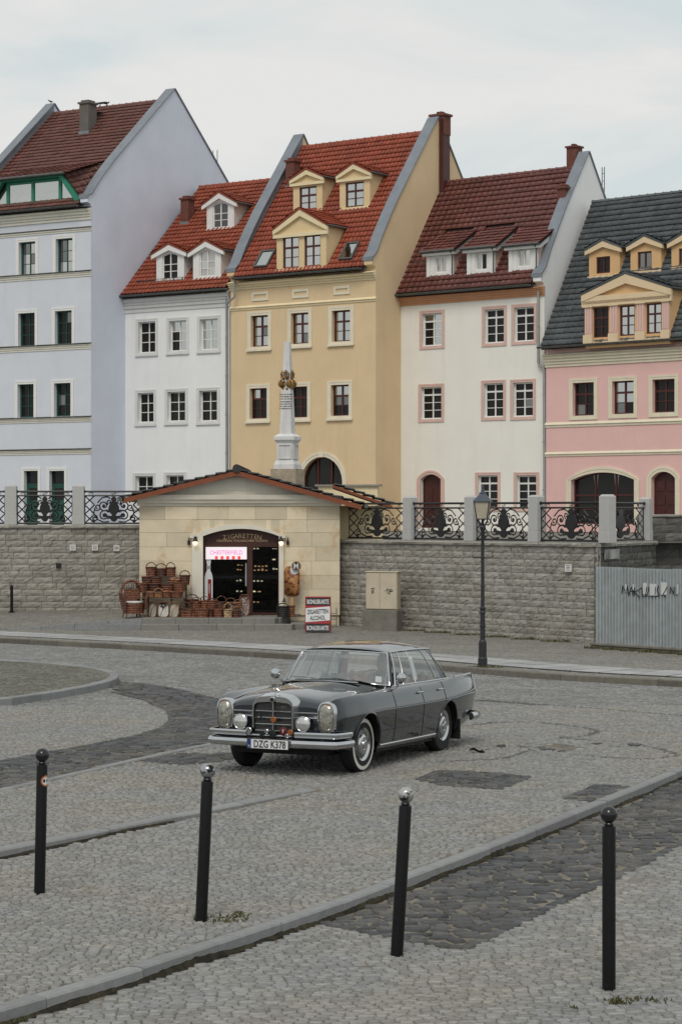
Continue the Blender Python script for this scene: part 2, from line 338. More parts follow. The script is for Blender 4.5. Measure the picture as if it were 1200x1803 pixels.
class House:
    def __init__(s, name, label, xy, theta, width, base, cat='house'):
        s.root = empty(name, (xy[0], xy[1], base), -R(theta)); tag(s.root, label, cat, 'town houses in the row')
        s.W = width; s.th = theta; s.ops = []; s.dorm = []
        s.M = Matrix.Translation((xy[0], xy[1], base)) @ Matrix.Rotation(-R(theta), 4, 'Z'); s.Mi = s.M.inverted()
        s.c = s.Mi @ Vector((0, 0, CAMH))
    def d(s, px, py): return s.Mi.to_3x3() @ ray(px, py)
    def fp(s, px, py, v=0.0):
        d = s.d(px, py); t = (v-s.c.y)/d.y; p = s.c+d*t; return p.x, p.z
    def gp(s, px, py, u):
        d = s.d(px, py); t = (u-s.c.x)/d.x; p = s.c+d*t; return p.y, p.z
    def rp(s, px, py):
        """hit of the roof plane w = we + k (v + ov)"""
        d = s.d(px, py); c = s.c; t = (s.we+s.k*(c.y+s.ov)-c.z)/(d.z-s.k*d.y); return c+d*t
    def set_roof(s, we, vr, wr, ov=.3):
        s.we, s.vr, s.wr, s.ov = we, vr, wr, ov; s.k = (wr-we)/(vr+ov)
    def roof_v(s, w): return (w-s.we)/s.k-s.ov
    def rect(s, px0, py0, px1, py1, v=0.0):
        my = (py0+py1)/2; mx = (px0+px1)/2
        return s.fp(px0, my, v)[0], s.fp(px1, my, v)[0], s.fp(mx, py1, v)[1], s.fp(mx, py0, v)[1]
    # -- window unit. parent = house root (or a dormer); v = wall face
    def sash(s, parent, u0, u1, w0, w1, v, fm, cols, rows, panes, fw=.055, mw=.03, cw=.05, rise=0.0, name='window', tr=0.0, crossw=None):
        """frame with bars, each pane its own piece; rows from top; tr = height share of a top light row"""
        mb = MB(); d0, d1 = v, v+.07
        ys = [w0+fw]; H = w1-w0-2*fw
        hs = [H/rows]*rows
        if tr: hs = [H*tr]+[H*(1-tr)/(rows-1)]*(rows-1)
        top = w1-fw
        mb.box(u0, u0+fw, d0, d1, w0, w1); mb.box(u1-fw, u1, d0, d1, w0, w1); mb.box(u0+fw, u1-fw, d0, d1, w0, w0+fw)
        if not rise: mb.box(u0+fw, u1-fw, d0, d1, w1-fw, w1)
        cells = []
        iw = (u1-u0-2*fw-(cols-1)*cw)/cols
        y = top
        for r_ in range(rows):
            hh = hs[r_]
            bw = 0 if r_ == rows-1 else (crossw if (crossw and r_ == 0) else mw)
            yb = y-hh
            if r_ < rows-1: mb.box(u0+fw, u1-fw, d0+.006, d1, yb-bw/2, yb+bw/2)
            for c in range(cols):
                a = u0+fw+c*(iw+cw); cells.append((a, a+iw, yb, y))
            y = yb
        for c in range(cols-1):
            a = u0+fw+(c+1)*iw+c*cw; mb.box(a, a+cw, d0+.003, d1, w0+fw, top if not rise else w1+rise-fw*.8)
        if rise:
            ap = arc_pts(u0, u1, w1, rise); ip = arc_pts(u0+fw, u1-fw, w1, rise-fw)
            for i in range(len(ap)-1): mb.prism([ip[i], ip[i+1], ap[i+1], ap[i]], d0, d1, 'y')
        win = mb.build(name, fm, parent)
        for i, (a, b, c, d) in enumerate(cells):
            k = panes[i % len(panes)] if panes else 'd'
            e = .004; me = MB()
            if rise and i < cols:
                n = 5; ap = arc_pts(u0+fw, u1-fw, w1, rise-fw, 24)
                tops = [q for q in ap if a <= q[0] <= b] or [(b, d), (a, d)]
                me.prism([(a, c), (b, c)]+tops[::-1], v+.035, v+.045, 'y')
            else: me.box(a-e, b+e, v+.035, v+.045, c-e, d+e)
            me.build('pane', GK[k], win)
        return win
    def window(s, px0, py0, px1, py1, fm, sm, cols=2, rows=3, panes=None, sur=.13, proud=.035, sill=None, rise_px=0, rd=.15, sillm=None, tr=0.0, crossw=None, name='window', fw=.055, cw=.05, mw=.03):
        _, u1, w0, _ = s.rect(px0, py0, px1, py1); u0, _, _, w1 = s.rect(px0, py0, px1, py1, rd); rise = 0.0
        if rise_px: rise = rise_px*(w1-w0)/(py1-py0)
        s.ops.append((u0, u1, w0, w1, rise))
        win = s.sash(s.root, u0, u1, w0, w1, rd, fm, cols, rows, panes, rise=rise, tr=tr, crossw=crossw, name=name, fw=fw, cw=cw, mw=mw)
        s.surround(win, u0, u1, w0, w1, sm, sur, proud, rise)
        if sill: MB().prism([(rd-.01, w0+.0), (-proud-sill, w0-.012), (-proud-sill, w0-.05), (rd-.01, w0-.05)], u0-sur*.9, u1+sur*.9, 'x').build('sill', sillm or sm, win) if False else MB().box(u0-sur*1.15, u1+sur*1.15, -proud-sill, -proud-.002, w0-sur-.02, w0-sur+.06).build('sill', sillm or sm, win)
        return win
    def surround(s, win, u0, u1, w0, w1, sm, sur, proud, rise=0.0, bottom=True):
        mb = MB(); p0, p1 = -proud, -.002
        for (a, b, pr) in ((0, sur*.55, proud*.7), (sur*.55, sur, proud)):
            mb.box(u0-b, u0-a, -pr, p1, w0-(b if bottom else 0), w1+(b if not rise else 0)); mb.box(u1+a, u1+b, -pr, p1, w0-(b if bottom else 0), w1+(b if not rise else 0))
            if bottom: mb.box(u0-a, u1+a, -pr, p1, w0-b, w0-a)
            if not rise: mb.box(u0-a, u1+a, -pr, p1, w1+a, w1+b)
            else:
                ap = arc_pts(u0-b, u1+b, w1, rise+b, 14); ip = arc_pts(u0-a, u1+a, w1, rise+a, 14)
                for i in range(14): mb.prism([ip[i], ip[i+1], ap[i+1], ap[i]], -pr, p1, 'y')
        return mb.build('surround', sm, win)
    def facade(s, m, top, mg=None, back=None, rd=.17, gable_l=True, gable_r=True, wallname='wall'):
        """front wall sheet with real openings and reveals"""
        us = sorted({0.0, s.W} | {o[0] for o in s.ops} | {o[1] for o in s.ops}); us = [u for u in us if 0 <= u <= s.W]
        ws = sorted({0.0, top} | {o[2] for o in s.ops} | {o[3]+o[4] for o in s.ops}); ws = [w for w in ws if 0 <= w <= top]
        mb = MB()
        for i in range(len(us)-1):
            for j in range(len(ws)-1):
                cu, cw = (us[i]+us[i+1])/2, (ws[j]+ws[j+1])/2
                if any(o[0] < cu < o[1] and o[2] < cw < o[3]+o[4] for o in s.ops): continue
                mb.quad((us[i], 0, ws[j]), (us[i+1], 0, ws[j]), (us[i+1], 0, ws[j+1]), (us[i], 0, ws[j+1]))
        for (u0, u1, w0, w1, r_) in s.ops:
            u0 = max(u0, 0); w0 = max(w0, 0)
            mb.quad((u0, 0, w0), (u0, rd, w0), (u0, rd, w1), (u0, 0, w1)); mb.quad((u1, 0, w0), (u1, rd, w0), (u1, rd, w1), (u1, 0, w1)); mb.quad((u0, 0, w0), (u1, 0, w0), (u1, rd, w0), (u0, rd, w0))
            if not r_: mb.quad((u0, 0, w1), (u1, 0, w1), (u1, rd, w1), (u0, rd, w1))
            else:
                ap = arc_pts(u0, u1, w1, r_, 16)
                for i in range(16):
                    (a, b), (c, d) = ap[i], ap[i+1]
                    mb.quad((a, 0, b), (c, 0, d), (c, rd, d), (a, rd, b)); mb.quad((a, 0, b), (c, 0, d), (c, 0, w1+r_), (a, 0, w1+r_))
        D = 2*s.vr
        MB().quad((0, D, 0), (s.W, D, 0), (s.W, D, top), (0, D, top)).build('rear_wall', m, s.root, fix=False)
        return mb.build(wallname, m, s.root, fix=False)
    def gable(s, u, thick, m, par=.30, kick=True, cap=True, capw=.10, name='gable_wall', bottom=0.0, back=True):
        """end wall up to a parapet above the roof; u = outer face, thick signed inward"""
        we, vr, wr = s.we, s.vr, s.wr; k = s.k
        f = lambda v: we+k*(v+s.ov)
        pr = par/math.cos(math.atan(k))
        pts = [(-.24, f(-.3)+.34), (.05, f(-.1)+pr*.62), (.45, f(.38)+pr*.80), (1.0, f(.97)+pr*.94), (1.6, f(1.6)+pr)] if kick else [(-.2, f(-.2)+pr)]
        front = pts+[(vr, wr+pr)]
        bk = [(2*vr-v, w) for v, w in front[:-1]][::-1] if back else [(vr+.05, wr)]
        poly = [(0.001, bottom), (0.001, f(-.3)+.0)]+[(front[0][0], front[0][1]-.26)]+front+bk+[(2*vr, bottom)]
        a, b = (u-thick, u) if thick > 0 else (u, u-thick)
        g = MB().prism(poly, a, b, 'x').build(name, m, s.root)
        if cap:
            mb = MB(); line = front+(bk if back else [])
            ca, cb = a-.06, b+.06
            for (v0, w0), (v1, w1) in zip(line[:-1], line[1:]):
                n = Vector((-(w1-w0), v1-v0)).normalized()
                t = .05
                mb.prism([(v0+n.x*.004, w0+n.y*.004), (v1+n.x*.004, w1+n.y*.004), (v1+n.x*t, w1+n.y*t), (v0+n.x*t, w0+n.y*t)], ca, cb, 'x')
                # metal apron lapping on to the roof side
                side = ca if thick > 0 else cb
            mb.box(ca, cb, line[0][0]-.03, line[0][0]+.0, line[0][1]-.10, line[0][1]+.05)
            # inner apron (zinc) from the parapet down on to the tiles
            inn = a if thick > 0 else b; sg = -1 if thick > 0 else 1
            for (v0, w0), (v1, w1) in zip(front[:-1], front[1:]):
                mb.add([(inn+sg*.004, v0, w0), (inn+sg*.004, v1, w1), (inn+sg*.004, v1, max(f(v1), f(-.3))-.05), (inn+sg*.004, v0, max(f(v0), f(-.3))-.05)], [(0, 1, 2, 3)])
            mb.build('parapet_cap', M_ZINC, g, fix=True)
        return g
    def roof(s, m, u0, u1, tw, tl, amp, parts=300, ridge=True, tilemat=None):
        we, vr, wr, ov = s.we, s.vr, s.wr, s.ov
        t = .12
        mb = MB()
        mb.prism([(-ov, we-.02), (vr, wr-.02), (2*vr+ov, we-.02), (2*vr+ov, we-.02-t), (vr, wr-.02-t), (-ov, we-.02-t)], u0, u1, 'x')
        rf = mb.build('roof', M_UNDER, s.root)
        Ls = math.hypot(vr+ov, wr-we)
        yd = Vector((0, vr+ov, wr-we)).normalized()
        def skip(x, y):
            u = u0+x; v = -ov+yd.y*y
            return any(a-.0 < u < b+.0 and c+.1 < v < d_ for a, b, c, d_ in s.dorm)
        tiles(rf, (u0, -ov-.04, we), yd, u1-u0, Ls, m, tw, tl, amp, parts, skip)
        tiles(rf, (u1, 2*vr+ov, we), (0, -(vr+ov), wr-we), u1-u0, Ls, m, tw*2, tl*2, amp, 0, None, xdir=(-1, 0, 0))
        if ridge:
            n = int((u1-u0)/.36); st = (u1-u0)/n
            prof = [(math.cos(a), math.sin(a)) for a in [math.pi*i/6 for i in range(7)]]
            rm = MB()
            vs = [(x, p[0]*r_, p[1]*r_*.9) for x, r_ in ((0, .135), (.05, .115), (st*1.03, .105)) for p in prof]
            rm.add(vs, [(j*7+i, j*7+i+1, (j+1)*7+i+1, (j+1)*7+i) for j in range(2) for i in range(6)]+[tuple(range(7))])
            me = rm.mesh('ridge_tile', True); me.materials.append(m)
            for i in range(n): link('ridge_tile', me, None, rf, loc=(u0+i*st, vr, wr-.02))
        return rf
    def gutter(s, u0, u1, pipe=None):
        mb = MB(); n = 8; c = Vector((0, -s.ov-.10, s.we-.02))
        pr = [(c.y+.085*math.cos(a), c.z+.085*math.sin(a)) for a in [math.pi+math.pi*i/n for i in range(n+1)]]
        pr2 = [(c.y+.072*math.cos(a), c.z+.072*math.sin(a)) for a in [2*math.pi-math.pi*i/n for i in range(n+1)]]
        mb.prism(pr+pr2, u0, u1, 'x')
        for i in range(int((u1-u0)/.8)): mb.box(u0+.4+i*.8, u0+.44+i*.8, c.y-.092, c.y+.15, c.z-.095, c.z-.086)
        return mb.build('gutter', M_GUT, s.root, smooth=True)
    def band(s, w0, w1, m, prof=((0, .04), (.5, .07), (1, .10)), u0=None, u1=None, name='string_course', cap=False):
        """horizontal moulding; prof = (height share, projection)"""
        u0 = -.03 if u0 is None else u0; u1 = s.W+.03 if u1 is None else u1
        pl = [(.0-.002, w0)]
        for i, (h, p) in enumerate(prof):
            w = lerp(w0, w1, h)
            pl.append((-p, w))
            if i+1 < len(prof): pl.append((-p, lerp(w0, w1, prof[i+1][0])-.004)) if prof[i+1][1] != p else None
        pl.append((-.002, w1))
        o = MB().prism(pl, u0, u1, 'x').build(name, m, s.root)
        if cap: MB().prism([(-.002, w1+.001), (-prof[-1][1]-.03, w1+.001), (-prof[-1][1]-.03, w1+.007), (-.002, w1+.03)], u0-.01, u1+.01, 'x').build('flashing', M_GUT, o)
        return o
    def chimney(s, px0, px1, pytop, pybot, m, u_depth=.55, capm=None, name='chimney'):
        """stack rising from the roof where the picture shows its foot"""
        p = s.rp((px0+px1)/2, pybot); v = p.y
        u0, u1, _, w1 = s.rect(px0, pytop, px1, pybot, v)
        w0 = s.we+s.k*(v+s.ov)-.25
        fx = (u1-u0)*.62; u1 = u0+fx
        mb = MB(); mb.box(u0, u1, v, v+u_depth, w0, w1-.12)
        ch = mb.build(name, m, s.root)
        c = MB(); c.box(u0-.06, u1+.06, v-.06, v+u_depth+.06, w1-.12, w1-.04); c.box(u0+.05, u1-.05, v+.05, v+u_depth-.05, w1-.04, w1+.05)
        c.build('cap', capm or m, ch)
        f = MB(); f.box(u0-.03, u1+.03, v-.03, v+.2, w0+.1, w0+.42); f.build('flashing', M_ZINC, ch)
        return ch
    def dormer(s, pxl, pxr, pyb, pye, pya, wm, tm, rm, wins, fm, pedi=True, panes=None, cols=2, rows=3, rise_px=0, trim=.16, over=.12, sidem=None, mullm=None, base=True, crossw=None):
        """gabled dormer: wall, side cheeks, raking trim, roof slabs, sashes"""
        p = s.rp((pxl+pxr)/2, pyb); vf = p.y-.02
        u0, u1, w0, w1 = s.rect(pxl, pye, pxr, pyb, vf)
        um = (u0+u1)/2; w2 = s.fp((pxl+pxr)/2, pya, vf)[1]
        s.dorm.append((u0, u1, vf, s.roof_v(w1)))
        vb = s.roof_v(w2)+.15
        ops = [(s.rect(*w, v=vf+.05)[0], s.rect(*w, v=vf)[1], s.rect(*w, v=vf)[2], s.rect(*w, v=vf+.05)[3]) for w in wins]
        us = sorted({u0, u1} | {o[0] for o in ops} | {o[1] for o in ops}); 
        mb = MB(); rise = 0
        if rise_px: rise = rise_px*(ops[0][3]-ops[0][2])/(wins[0][3]-wins[0][1])
        ws = sorted({w0-.2, w1} | {o[2] for o in ops} | {o[3]+rise for o in ops if o[3]+rise < w1})
        for i in range(len(us)-1):
            for j in range(len(ws)-1):
                cu, cw = (us[i]+us[i+1])/2, (ws[j]+ws[j+1])/2
                if any(o[0] < cu < o[1] and o[2] < cw < o[3]+rise for o in ops): continue
                mb.quad((us[i], vf, ws[j]), (us[i+1], vf, ws[j]), (us[i+1], vf, ws[j+1]), (us[i], vf, ws[j+1]))
        rd = .10
        for (a, b, c, d) in ops:
            for q in (((a, c), (a, d)), ((b, c), (b, d)), ((a, c), (b, c))) + ((((a, d), (b, d)),) if not rise else ()):
                (x0, y0), (x1, y1) = q; mb.quad((x0, vf, y0), (x1, vf, y1), (x1, vf+rd, y1), (x0, vf+rd, y0))
            if rise:
                ap = arc_pts(a, b, d, rise, 10); tp = min(d+rise, w1)
                for i in range(10):
                    (a1, b1), (a2, b2) = ap[i], ap[i+1]
                    mb.quad((a1, vf, b1), (a2, vf, b2), (a2, vf, tp), (a1, vf, tp)); mb.quad((a1, vf, b1), (a2, vf, b2), (a2, vf+rd, b2), (a1, vf+rd, b1))
        mb.add([(u0, vf, w1), (u1, vf, w1), (um, vf, w2)], [(0, 1, 2)])
        do = mb.build('dormer', wm, s.root, fix=False)
        vbk = s.roof_v(w1)+.1
        for u in (u0, u1): MB().quad((u, vf, w0-.2), (u, vbk, w0-.2), (u, vbk, w1), (u, vf, w1)).build('cheek', sidem or wm, do, fix=False)
        # roof slabs
        t = .07; sl = (w2-w1)/(um-u0); e = over
        pl = [(u0-e, w1-e*sl), (um, w2), (u1+e, w1-e*sl), (u1+e, w1-e*sl+t), (um, w2+t+.02), (u0-e, w1-e*sl+t)]
        rf = MB().prism(pl, vf-.14, vb, 'y').build('dormer_roof', rm, do)
        # tiles on the two slopes
        for sg in (-1, 1):
            ue = u0-e if sg < 0 else u1+e
            ln = math.hypot(um-ue, w2-(w1-e*sl))
            vend = vb
            X = (0, -1, 0) if sg < 0 else (0, 1, 0)
            orgv = vend if sg < 0 else vf-.14
            tiles(rf, (ue, orgv, w1-e*sl+t), (um-ue, 0, w2-(w1-e*sl)), vend-(vf-.14), ln, rm, .25, .26, .02, 12, None, xdir=X)
        # raking trim
        a = trim; tb = MB()
        tb.prism([(u0-e, w1-e*sl-.01), (um, w2-.01), (um, w2-.01-a*1.15), (u0-e, w1-e*sl-.01-a*.8)], vf-.12, vf-.003, 'y')
        tb.build('raking_trim', tm, do); tb = MB()
        tb.prism([(u1+e, w1-e*sl-.01), (um, w2-.01), (um, w2-.01-a*1.15), (u1+e, w1-e*sl-.01-a*.8)], vf-.12, vf-.003, 'y')
        tb.build('raking_trim', tm, do); tb = MB()
        if pedi:
            MB().box(u0-e, u1+e, vf-.10, vf-.004, w1-e*sl-a*1.5, w1-e*sl-a*.82).build('dormer_cornice', tm, do)
        if base: tb.box(u0-.03, u1+.03, vf-.06, vf-.004, w0-.06, w0+.05)
        if base: tb.build('dormer_sill', tm, do)
        for ue in (u0-e, u1+e): MB().tube([(ue, vf-.1, w1-e*sl+.02), (ue, vbk, w1-e*sl+.02)], .05, 6).build('dormer_gutter', M_GUT, do)
        for i, (a, b, c, d) in enumerate(ops):
            s.sash(do, a, b, c, d, vf+.05, fm, cols, rows, (panes[i] if isinstance(panes, (list, tuple)) else panes), rise=rise, name='window', crossw=crossw)
        return do, (u0, u1, w0, w1, w2, vf)
    def skylight(s, px0, py0, px1, py1):
        c = s.rp((px0+px1)/2, (py0+py1)/2); a = s.rp(px0+2, (py0+py1)/2); b = s.rp(px1-6, (py0+py1)/2)
        bot = s.rp((px0+px1)/2, py1); top = s.rp((px0+px1)/2, py0)
        hw = (b.x-a.x)/2; hl = (top-bot).length/2
        Y = Vector((0, 1, s.k)).normalized(); X = Vector((1, 0, 0)); Z = X.cross(Y)
        Mx = Matrix((X, Y, Z)).transposed().to_4x4(); Mx.translation = c+Z*.11
        mb = MB(); f = .06
        mb.box(-hw, hw, -hl, -hl+f, -.05, .08).box(-hw, hw, hl-f, hl, -.05, .08).box(-hw, -hw+f, -hl+f, hl-f, -.05, .08).box(hw-f, hw, -hl+f, hl-f, -.05, .08)
        fr = mb.xf(Mx).build('skylight', M_GUT, s.root)
        MB().box(-hw+f, hw-f, -hl+f, hl-f, .02, .04).xf(Mx).build('pane', GM, fr)
    def downpipe(s, pts_px, v=-.12, r=.05):
        """pts_px: picture points on the facade"""
        ps = [Vector((s.fp(x, y)[0], v, s.fp(x, y)[1])) for x, y in pts_px]
        mb = MB().tube(ps, r, 8)
        for i in range(len(ps)-1):
            a, b = ps[i], ps[i+1]
            if abs(a.z-b.z) > 1.5:
                for j in range(int(abs(a.z-b.z)/1.6)):
                    z = lerp(a.z, b.z, (j+.5)/int(abs(a.z-b.z)/1.6)); mb.lathe([(r*1.25, -.03), (r*1.25, .03)], 8, (a.x, v, z))
        return mb.build('downpipe', M_PIPE, s.root, smooth=True)
    def snow_guard(s, u0, u1, v):
        mb = MB(); w = s.we+s.k*(v+s.ov)+.06
        n = max(2, int((u1-u0)/.5))
        for i in range(n+1): 
            u = lerp(u0, u1, i/n); mb.box(u-.012, u+.012, v-.02, v+.02, w-.1, w+.16)
        for dz in (.05, .14): mb.tube([(u0, v, w+dz), (u1, v, w+dz)], .012, 5)
        return mb.build('snow_guard', tileguard if False else M_GUT, s.root)

BASE = 2.3
# ------------------------------------------------------------------ blue house (far left)
def corner(px, Y): return Vector(((px-CX)/F*Y, Y))
def left_from_right(px_r, Y, theta, px_l):
    """width of a facade whose right corner stands at depth Y, and its left corner"""
    c, s_ = math.cos(R(theta)), math.sin(R(theta)); r = corner(px_r, Y); k = (px_l-CX)/F
    w = (r.x-k*r.y)/(c+k*s_); return Vector((r.x-c*w, r.y+s_*w)), w
def right_from_left(L_, theta, px_r):
    c, s_ = math.cos(R(theta)), math.sin(R(theta)); k = (px_r-CX)/F
    return (k*L_.y-L_.x)/(c+k*s_)

# yellow house first: the row hangs on it
Ly, Wy = left_from_right(661, 85.0, 36, 406)
HY = House('yellow_house', 'yellow stucco house with red tiled roof and pedimented yellow dormers', Ly, 36, Wy, BASE)
L2_, W2 = left_from_right(404.5, Ly.y+.35, 34, 221)
HW = House('white_house', 'narrow white house with orange-red roof and three white arched dormers', L2_, 34, W2, BASE)
g1 = Vector((math.sin(R(31)), math.cos(R(31))))
def front_of(Lp, g, px):
    k = (px-CX)/F; t = (Lp.x-k*Lp.y)/(g.x-k*g.y); return Lp-g*t
Cb = front_of(L2_, g1, 160.5); Wb = 7.15
Lb = Cb-Vector((math.cos(R(31)), -math.sin(R(31))))*Wb
HB = House('blue_house', 'pale blue house with brown roof and wide green framed dormer', Lb, 31, Wb, BASE)
g3 = Vector((math.sin(R(36)), math.cos(R(36))))
Ry = corner(661, 85.0); k_ = (705.5-CX)/F; t_ = (k_*Ry.y-Ry.x)/(g3.x-k_*g3.y); L4_ = Ry+g3*t_
W4 = right_from_left(L4_, 38.5, 957.5)
HG = House('cream_white_house', 'off-white house with orange cornice and dark red roof with three shed dormers', L4_, 38.5, W4, BASE)
R4 = L4_+Vector((math.cos(R(38.5)), -math.sin(R(38.5))))*W4
L5_ = Vector(((960.5-CX)/F*(R4.y-.2), R4.y-.2)); W5 = 10.5
HP = House('pink_house', 'pink house with dark slate roof and peach pedimented dormers', L5_, 42, W5, BASE)

# ---------------- blue house details
h = HB
ve, we = h.gp(163, 350, h.W)
vr, wr = h.gp(307, 158, h.W)
h.set_roof(we-.25, vr, wr-.42, .3)
for (x0, y0, x1, y1, p) in ((39, 427, 63, 484, 'hmmhmm'), (104, 421, 128.5, 480, 'hmhmmm'), (38, 552, 62, 609, 'dddddd'), (102.5, 548, 127, 606, 'dhdddd'),
                            (37, 677, 60, 735, 'dddddd'), (101, 675, 125, 733, 'ddhddd')):
    h.window(x0, y0, x1, y1, M_GREEN, M_WHITE, 2, 3, p, sur=.15, rd=.2, mw=.025, cw=.03)
for (x0, x1) in ((43, 67.5), (87.5, 114)):
    u0, u1, w0, w1 = h.rect(x0, 829, x1, 925)
    w0 = max(w0, .15); h.ops.append((u0, u1, w0, w1, 0))
    dr = MB(); dr.box(u0, u1, .2, .25, w0, w1-.62); dr.box(u0, u1, .18, .25, w1-.62, w1-.55); dr.box(u0, u0+.08, .18, .2, w0, w1-.62); dr.box(u1-.08, u1, .18, .2, w0, w1-.62); dr.box(u0, u1, .185, .2, w0+.9, w0+1.0)
    d = dr.build('door', M_GREEN, h.root)
    MB().box(u0+.04, u1-.04, .2, .21, w1-.54, w1-.04).build('pane', GD, d); MB().box(u0, u1, .215, .25, w1-.55, w1).build('transom_frame', M_GREEN, d)
    MB().box(u0+.14, u1-.14, .192, .198, w0+1.08, w1-.72).build('pane', GD, d)
    h.surround(d, u0, u1, w0, w1, M_WHITE, .13, .04, bottom=False)
wl = h.facade(M_BLUE, h.we)
def band_px(h, px, py0, py1, m, prof, cap=True, name='string_course'):
    w1 = h.fp(px, py0)[1]; w0 = h.fp(px, py1)[1]; return h.band(w0, w1, m, prof, name=name, cap=cap)
band_px(h, 158, 476, 486, M_CREAMW, ((0, .03), (.35, .06), (.7, .10)))
band_px(h, 158, 604, 614, M_CREAMW, ((0, .03), (.35, .06), (.7, .10)))
band_px(h, 158, 733, 742, M_CREAMW, ((0, .03), (.35, .06), (.7, .10)))
band_px(h, 157, 790, 799, M_CREAMW, ((0, .03), (.35, .06), (.7, .10)))
band_px(h, 160, 399, 406, M_CREAMW, ((0, .03), (.5, .07)))
band_px(h, 160, 365, 386, M_CREAMW, ((0, .05), (.25, .10), (.45, .16), (.7, .24), (.85, .30)), name='cornice')
h.gable(h.W, .38, M_BLUE_S, par=.34)
h.gable(0, -.38, M_BLUE_S, par=.34)
h.gutter(.4, h.W-.42)
# wide green dormer: trapezoid front between sloping tiled cheeks
p = h.rp(62, 357); vf = p.y-.02
tl = h.fp(10, 322, vf); tr_ = h.fp(109, 311, vf); br = h.fp(137, 351, vf); bl = h.fp(-20, 362, vf)
w_b = min(br[1], bl[1])-.0; w_t = (tl[1]+tr_[1])/2
b0, b1, t0, t1 = bl[0], br[0], tl[0], tr_[0]
h.dorm.append((b0+.1, b1-.1, vf, h.roof_v(w_t)))
fr = .12
mb = MB()
def bar2(a, b, wd, v0, v1):
    a, b = Vector(a), Vector(b); n = Vector((-(b-a).y, (b-a).x)).normalized()*wd/2
    mb.prism([tuple(a-n), tuple(b-n), tuple(b+n), tuple(a+n)], v0, v1, 'y')
mb.prism([(b0-.25, w_b-.08), (b0+.02, w_b-.08), (t0+.02, w_t), (t0-.12, w_t+.1)], vf-.2, vf, 'y')
mb.prism([(b1+.25, w_b-.08), (b1-.02, w_b-.08), (t1-.02, w_t), (t1+.12, w_t+.1)], vf-.2, vf, 'y')
mb.box(t0-.02, t1+.02, vf-.2, vf-.001, w_t-.02, w_t+.12)
mb.box(b0+.02, b1-.02, vf-.05, vf+.1, w_b-.1, w_b+.05)
do = mb.build('dormer', M_GREENB, h.root)
wm_ = MB(); cells = []
nb = 4; span0, span1 = lerp(b0, t0, .05), lerp(b1, t1, .05)
cuts = [t0+.06, lerp(t0, t1, .36), lerp(t0, t1, .69), t1-.06] 
xs = [b0+.1, t0+.10, lerp(t0, t1, .48), t1-.12, b1-.12]
for c in (xs[1], xs[2], xs[3]): wm_.box(c-.07, c+.07, vf+.02, vf+.12, w_b+.05, w_t)
wm_.box(b0+.05, b1-.05, vf+.03, vf+.12, w_t-.10, w_t-.03) if False else None
wm_.box(t0+.1, t1-.1, vf+.03, vf+.12, w_t-.14, w_t-.02)
wf = wm_.build('window_frame', M_GREENB, do)
zt, zb = w_t-.14, w_b+.10
MB().prism([(b0+.25, zb), (xs[1]-.07, zb), (xs[1]-.07, zt), (t0+.02, zt)], vf+.07, vf+.08, 'y').build('pane', GM, do)
MB().box(xs[1]+.07, xs[2]-.07, vf+.07, vf+.08, zb, zt).build('pane', GM, do)
MB().box(xs[2]+.07, xs[3]-.07, vf+.07, vf+.08, zb, zt).build('pane', GM, do)
MB().prism([(xs[3]+.07, zb), (b1-.25, zb), (t1-.02, zt), (xs[3]+.07, zt)], vf+.07, vf+.08, 'y').build('pane', GM, do)
bk = MB(); bk.prism([(b0, w_b), (b1, w_b), (t1, w_t), (t0, w_t)], vf+.1, vf+.3, 'y'); bk.build('dormer_core', M_UNDER, do)
# dormer roof: shallow slope back to the main roof, and tiled cheeks to the sides
wr_b = w_t+.9; vb_ = h.roof_v(wr_b)
sl = MB(); sl.add([(t0-.35, vf-.3, w_t+.11), (t1+.35, vf-.3, w_t+.11), (t1+1.0, vb_, wr_b), (t0-1.0, vb_, wr_b)], [(0, 1, 2, 3)])
drf = sl.build('dormer_roof', M_UNDER, do, fix=False)
tiles(drf, (t0-.45, vf-.34, w_t+.12), (0, vb_-vf+.3, wr_b-w_t-.1), t1-t0+1.2, math.hypot(vb_-vf+.3, wr_b-w_t-.1), T_BROWN, .33, .33, .018, 60)
cs = MB(); vb2 = h.roof_v(w_b+.05)
cs.add([(b1+.22, vf-.05, w_b), (t1+.12, vf-.05, w_t+.12), (t1+1.0, vb_, wr_b)], [(0, 1, 2)])
cs.add([(b0-.22, vf-.05, w_b), (t0-.12, vf-.05, w_t+.12), (t0-1.0, vb_, wr_b)], [(0, 1, 2)])
ck = cs.build('tiled_cheek', T_BROWN, do, fix=False)
A = Vector((b1+.22, vf-.05, w_b)); B_ = Vector((t1+.12, vf-.05, w_t+.12)); C_ = Vector((t1+1.0, vb_, wr_b))
ydir = (B_-A).normalized(); nx = ydir.cross((C_-A)).normalized(); xdir = ydir.cross(nx)
if xdir.dot(C_-A) < 0: xdir = -xdir
Ln = (B_-A).length; xc = (C_-A).dot(xdir); yc = (C_-A).dot(ydir)
tiles(ck, A-xdir*.0, ydir, xc, yc, T_BROWN, .33, .30, .02, 40, None, tri=lambda x, y: y/ (yc) >= x/xc*1.0-.08 and (y <= Ln+(yc-Ln)*x/xc), xdir=xdir)
g = MB(); g.tube([(t0-.4, vf-.36, w_t+.1), (t1+.4, vf-.36, w_t+.1)], .06, 8); g.build('dormer_gutter', M_GUT, do)
h.roof(T_BROWN, .38, h.W-.38, .29, .28, .020)
ch = h.chimney(140, 166, 177, 237, M_GREYCH, .6)
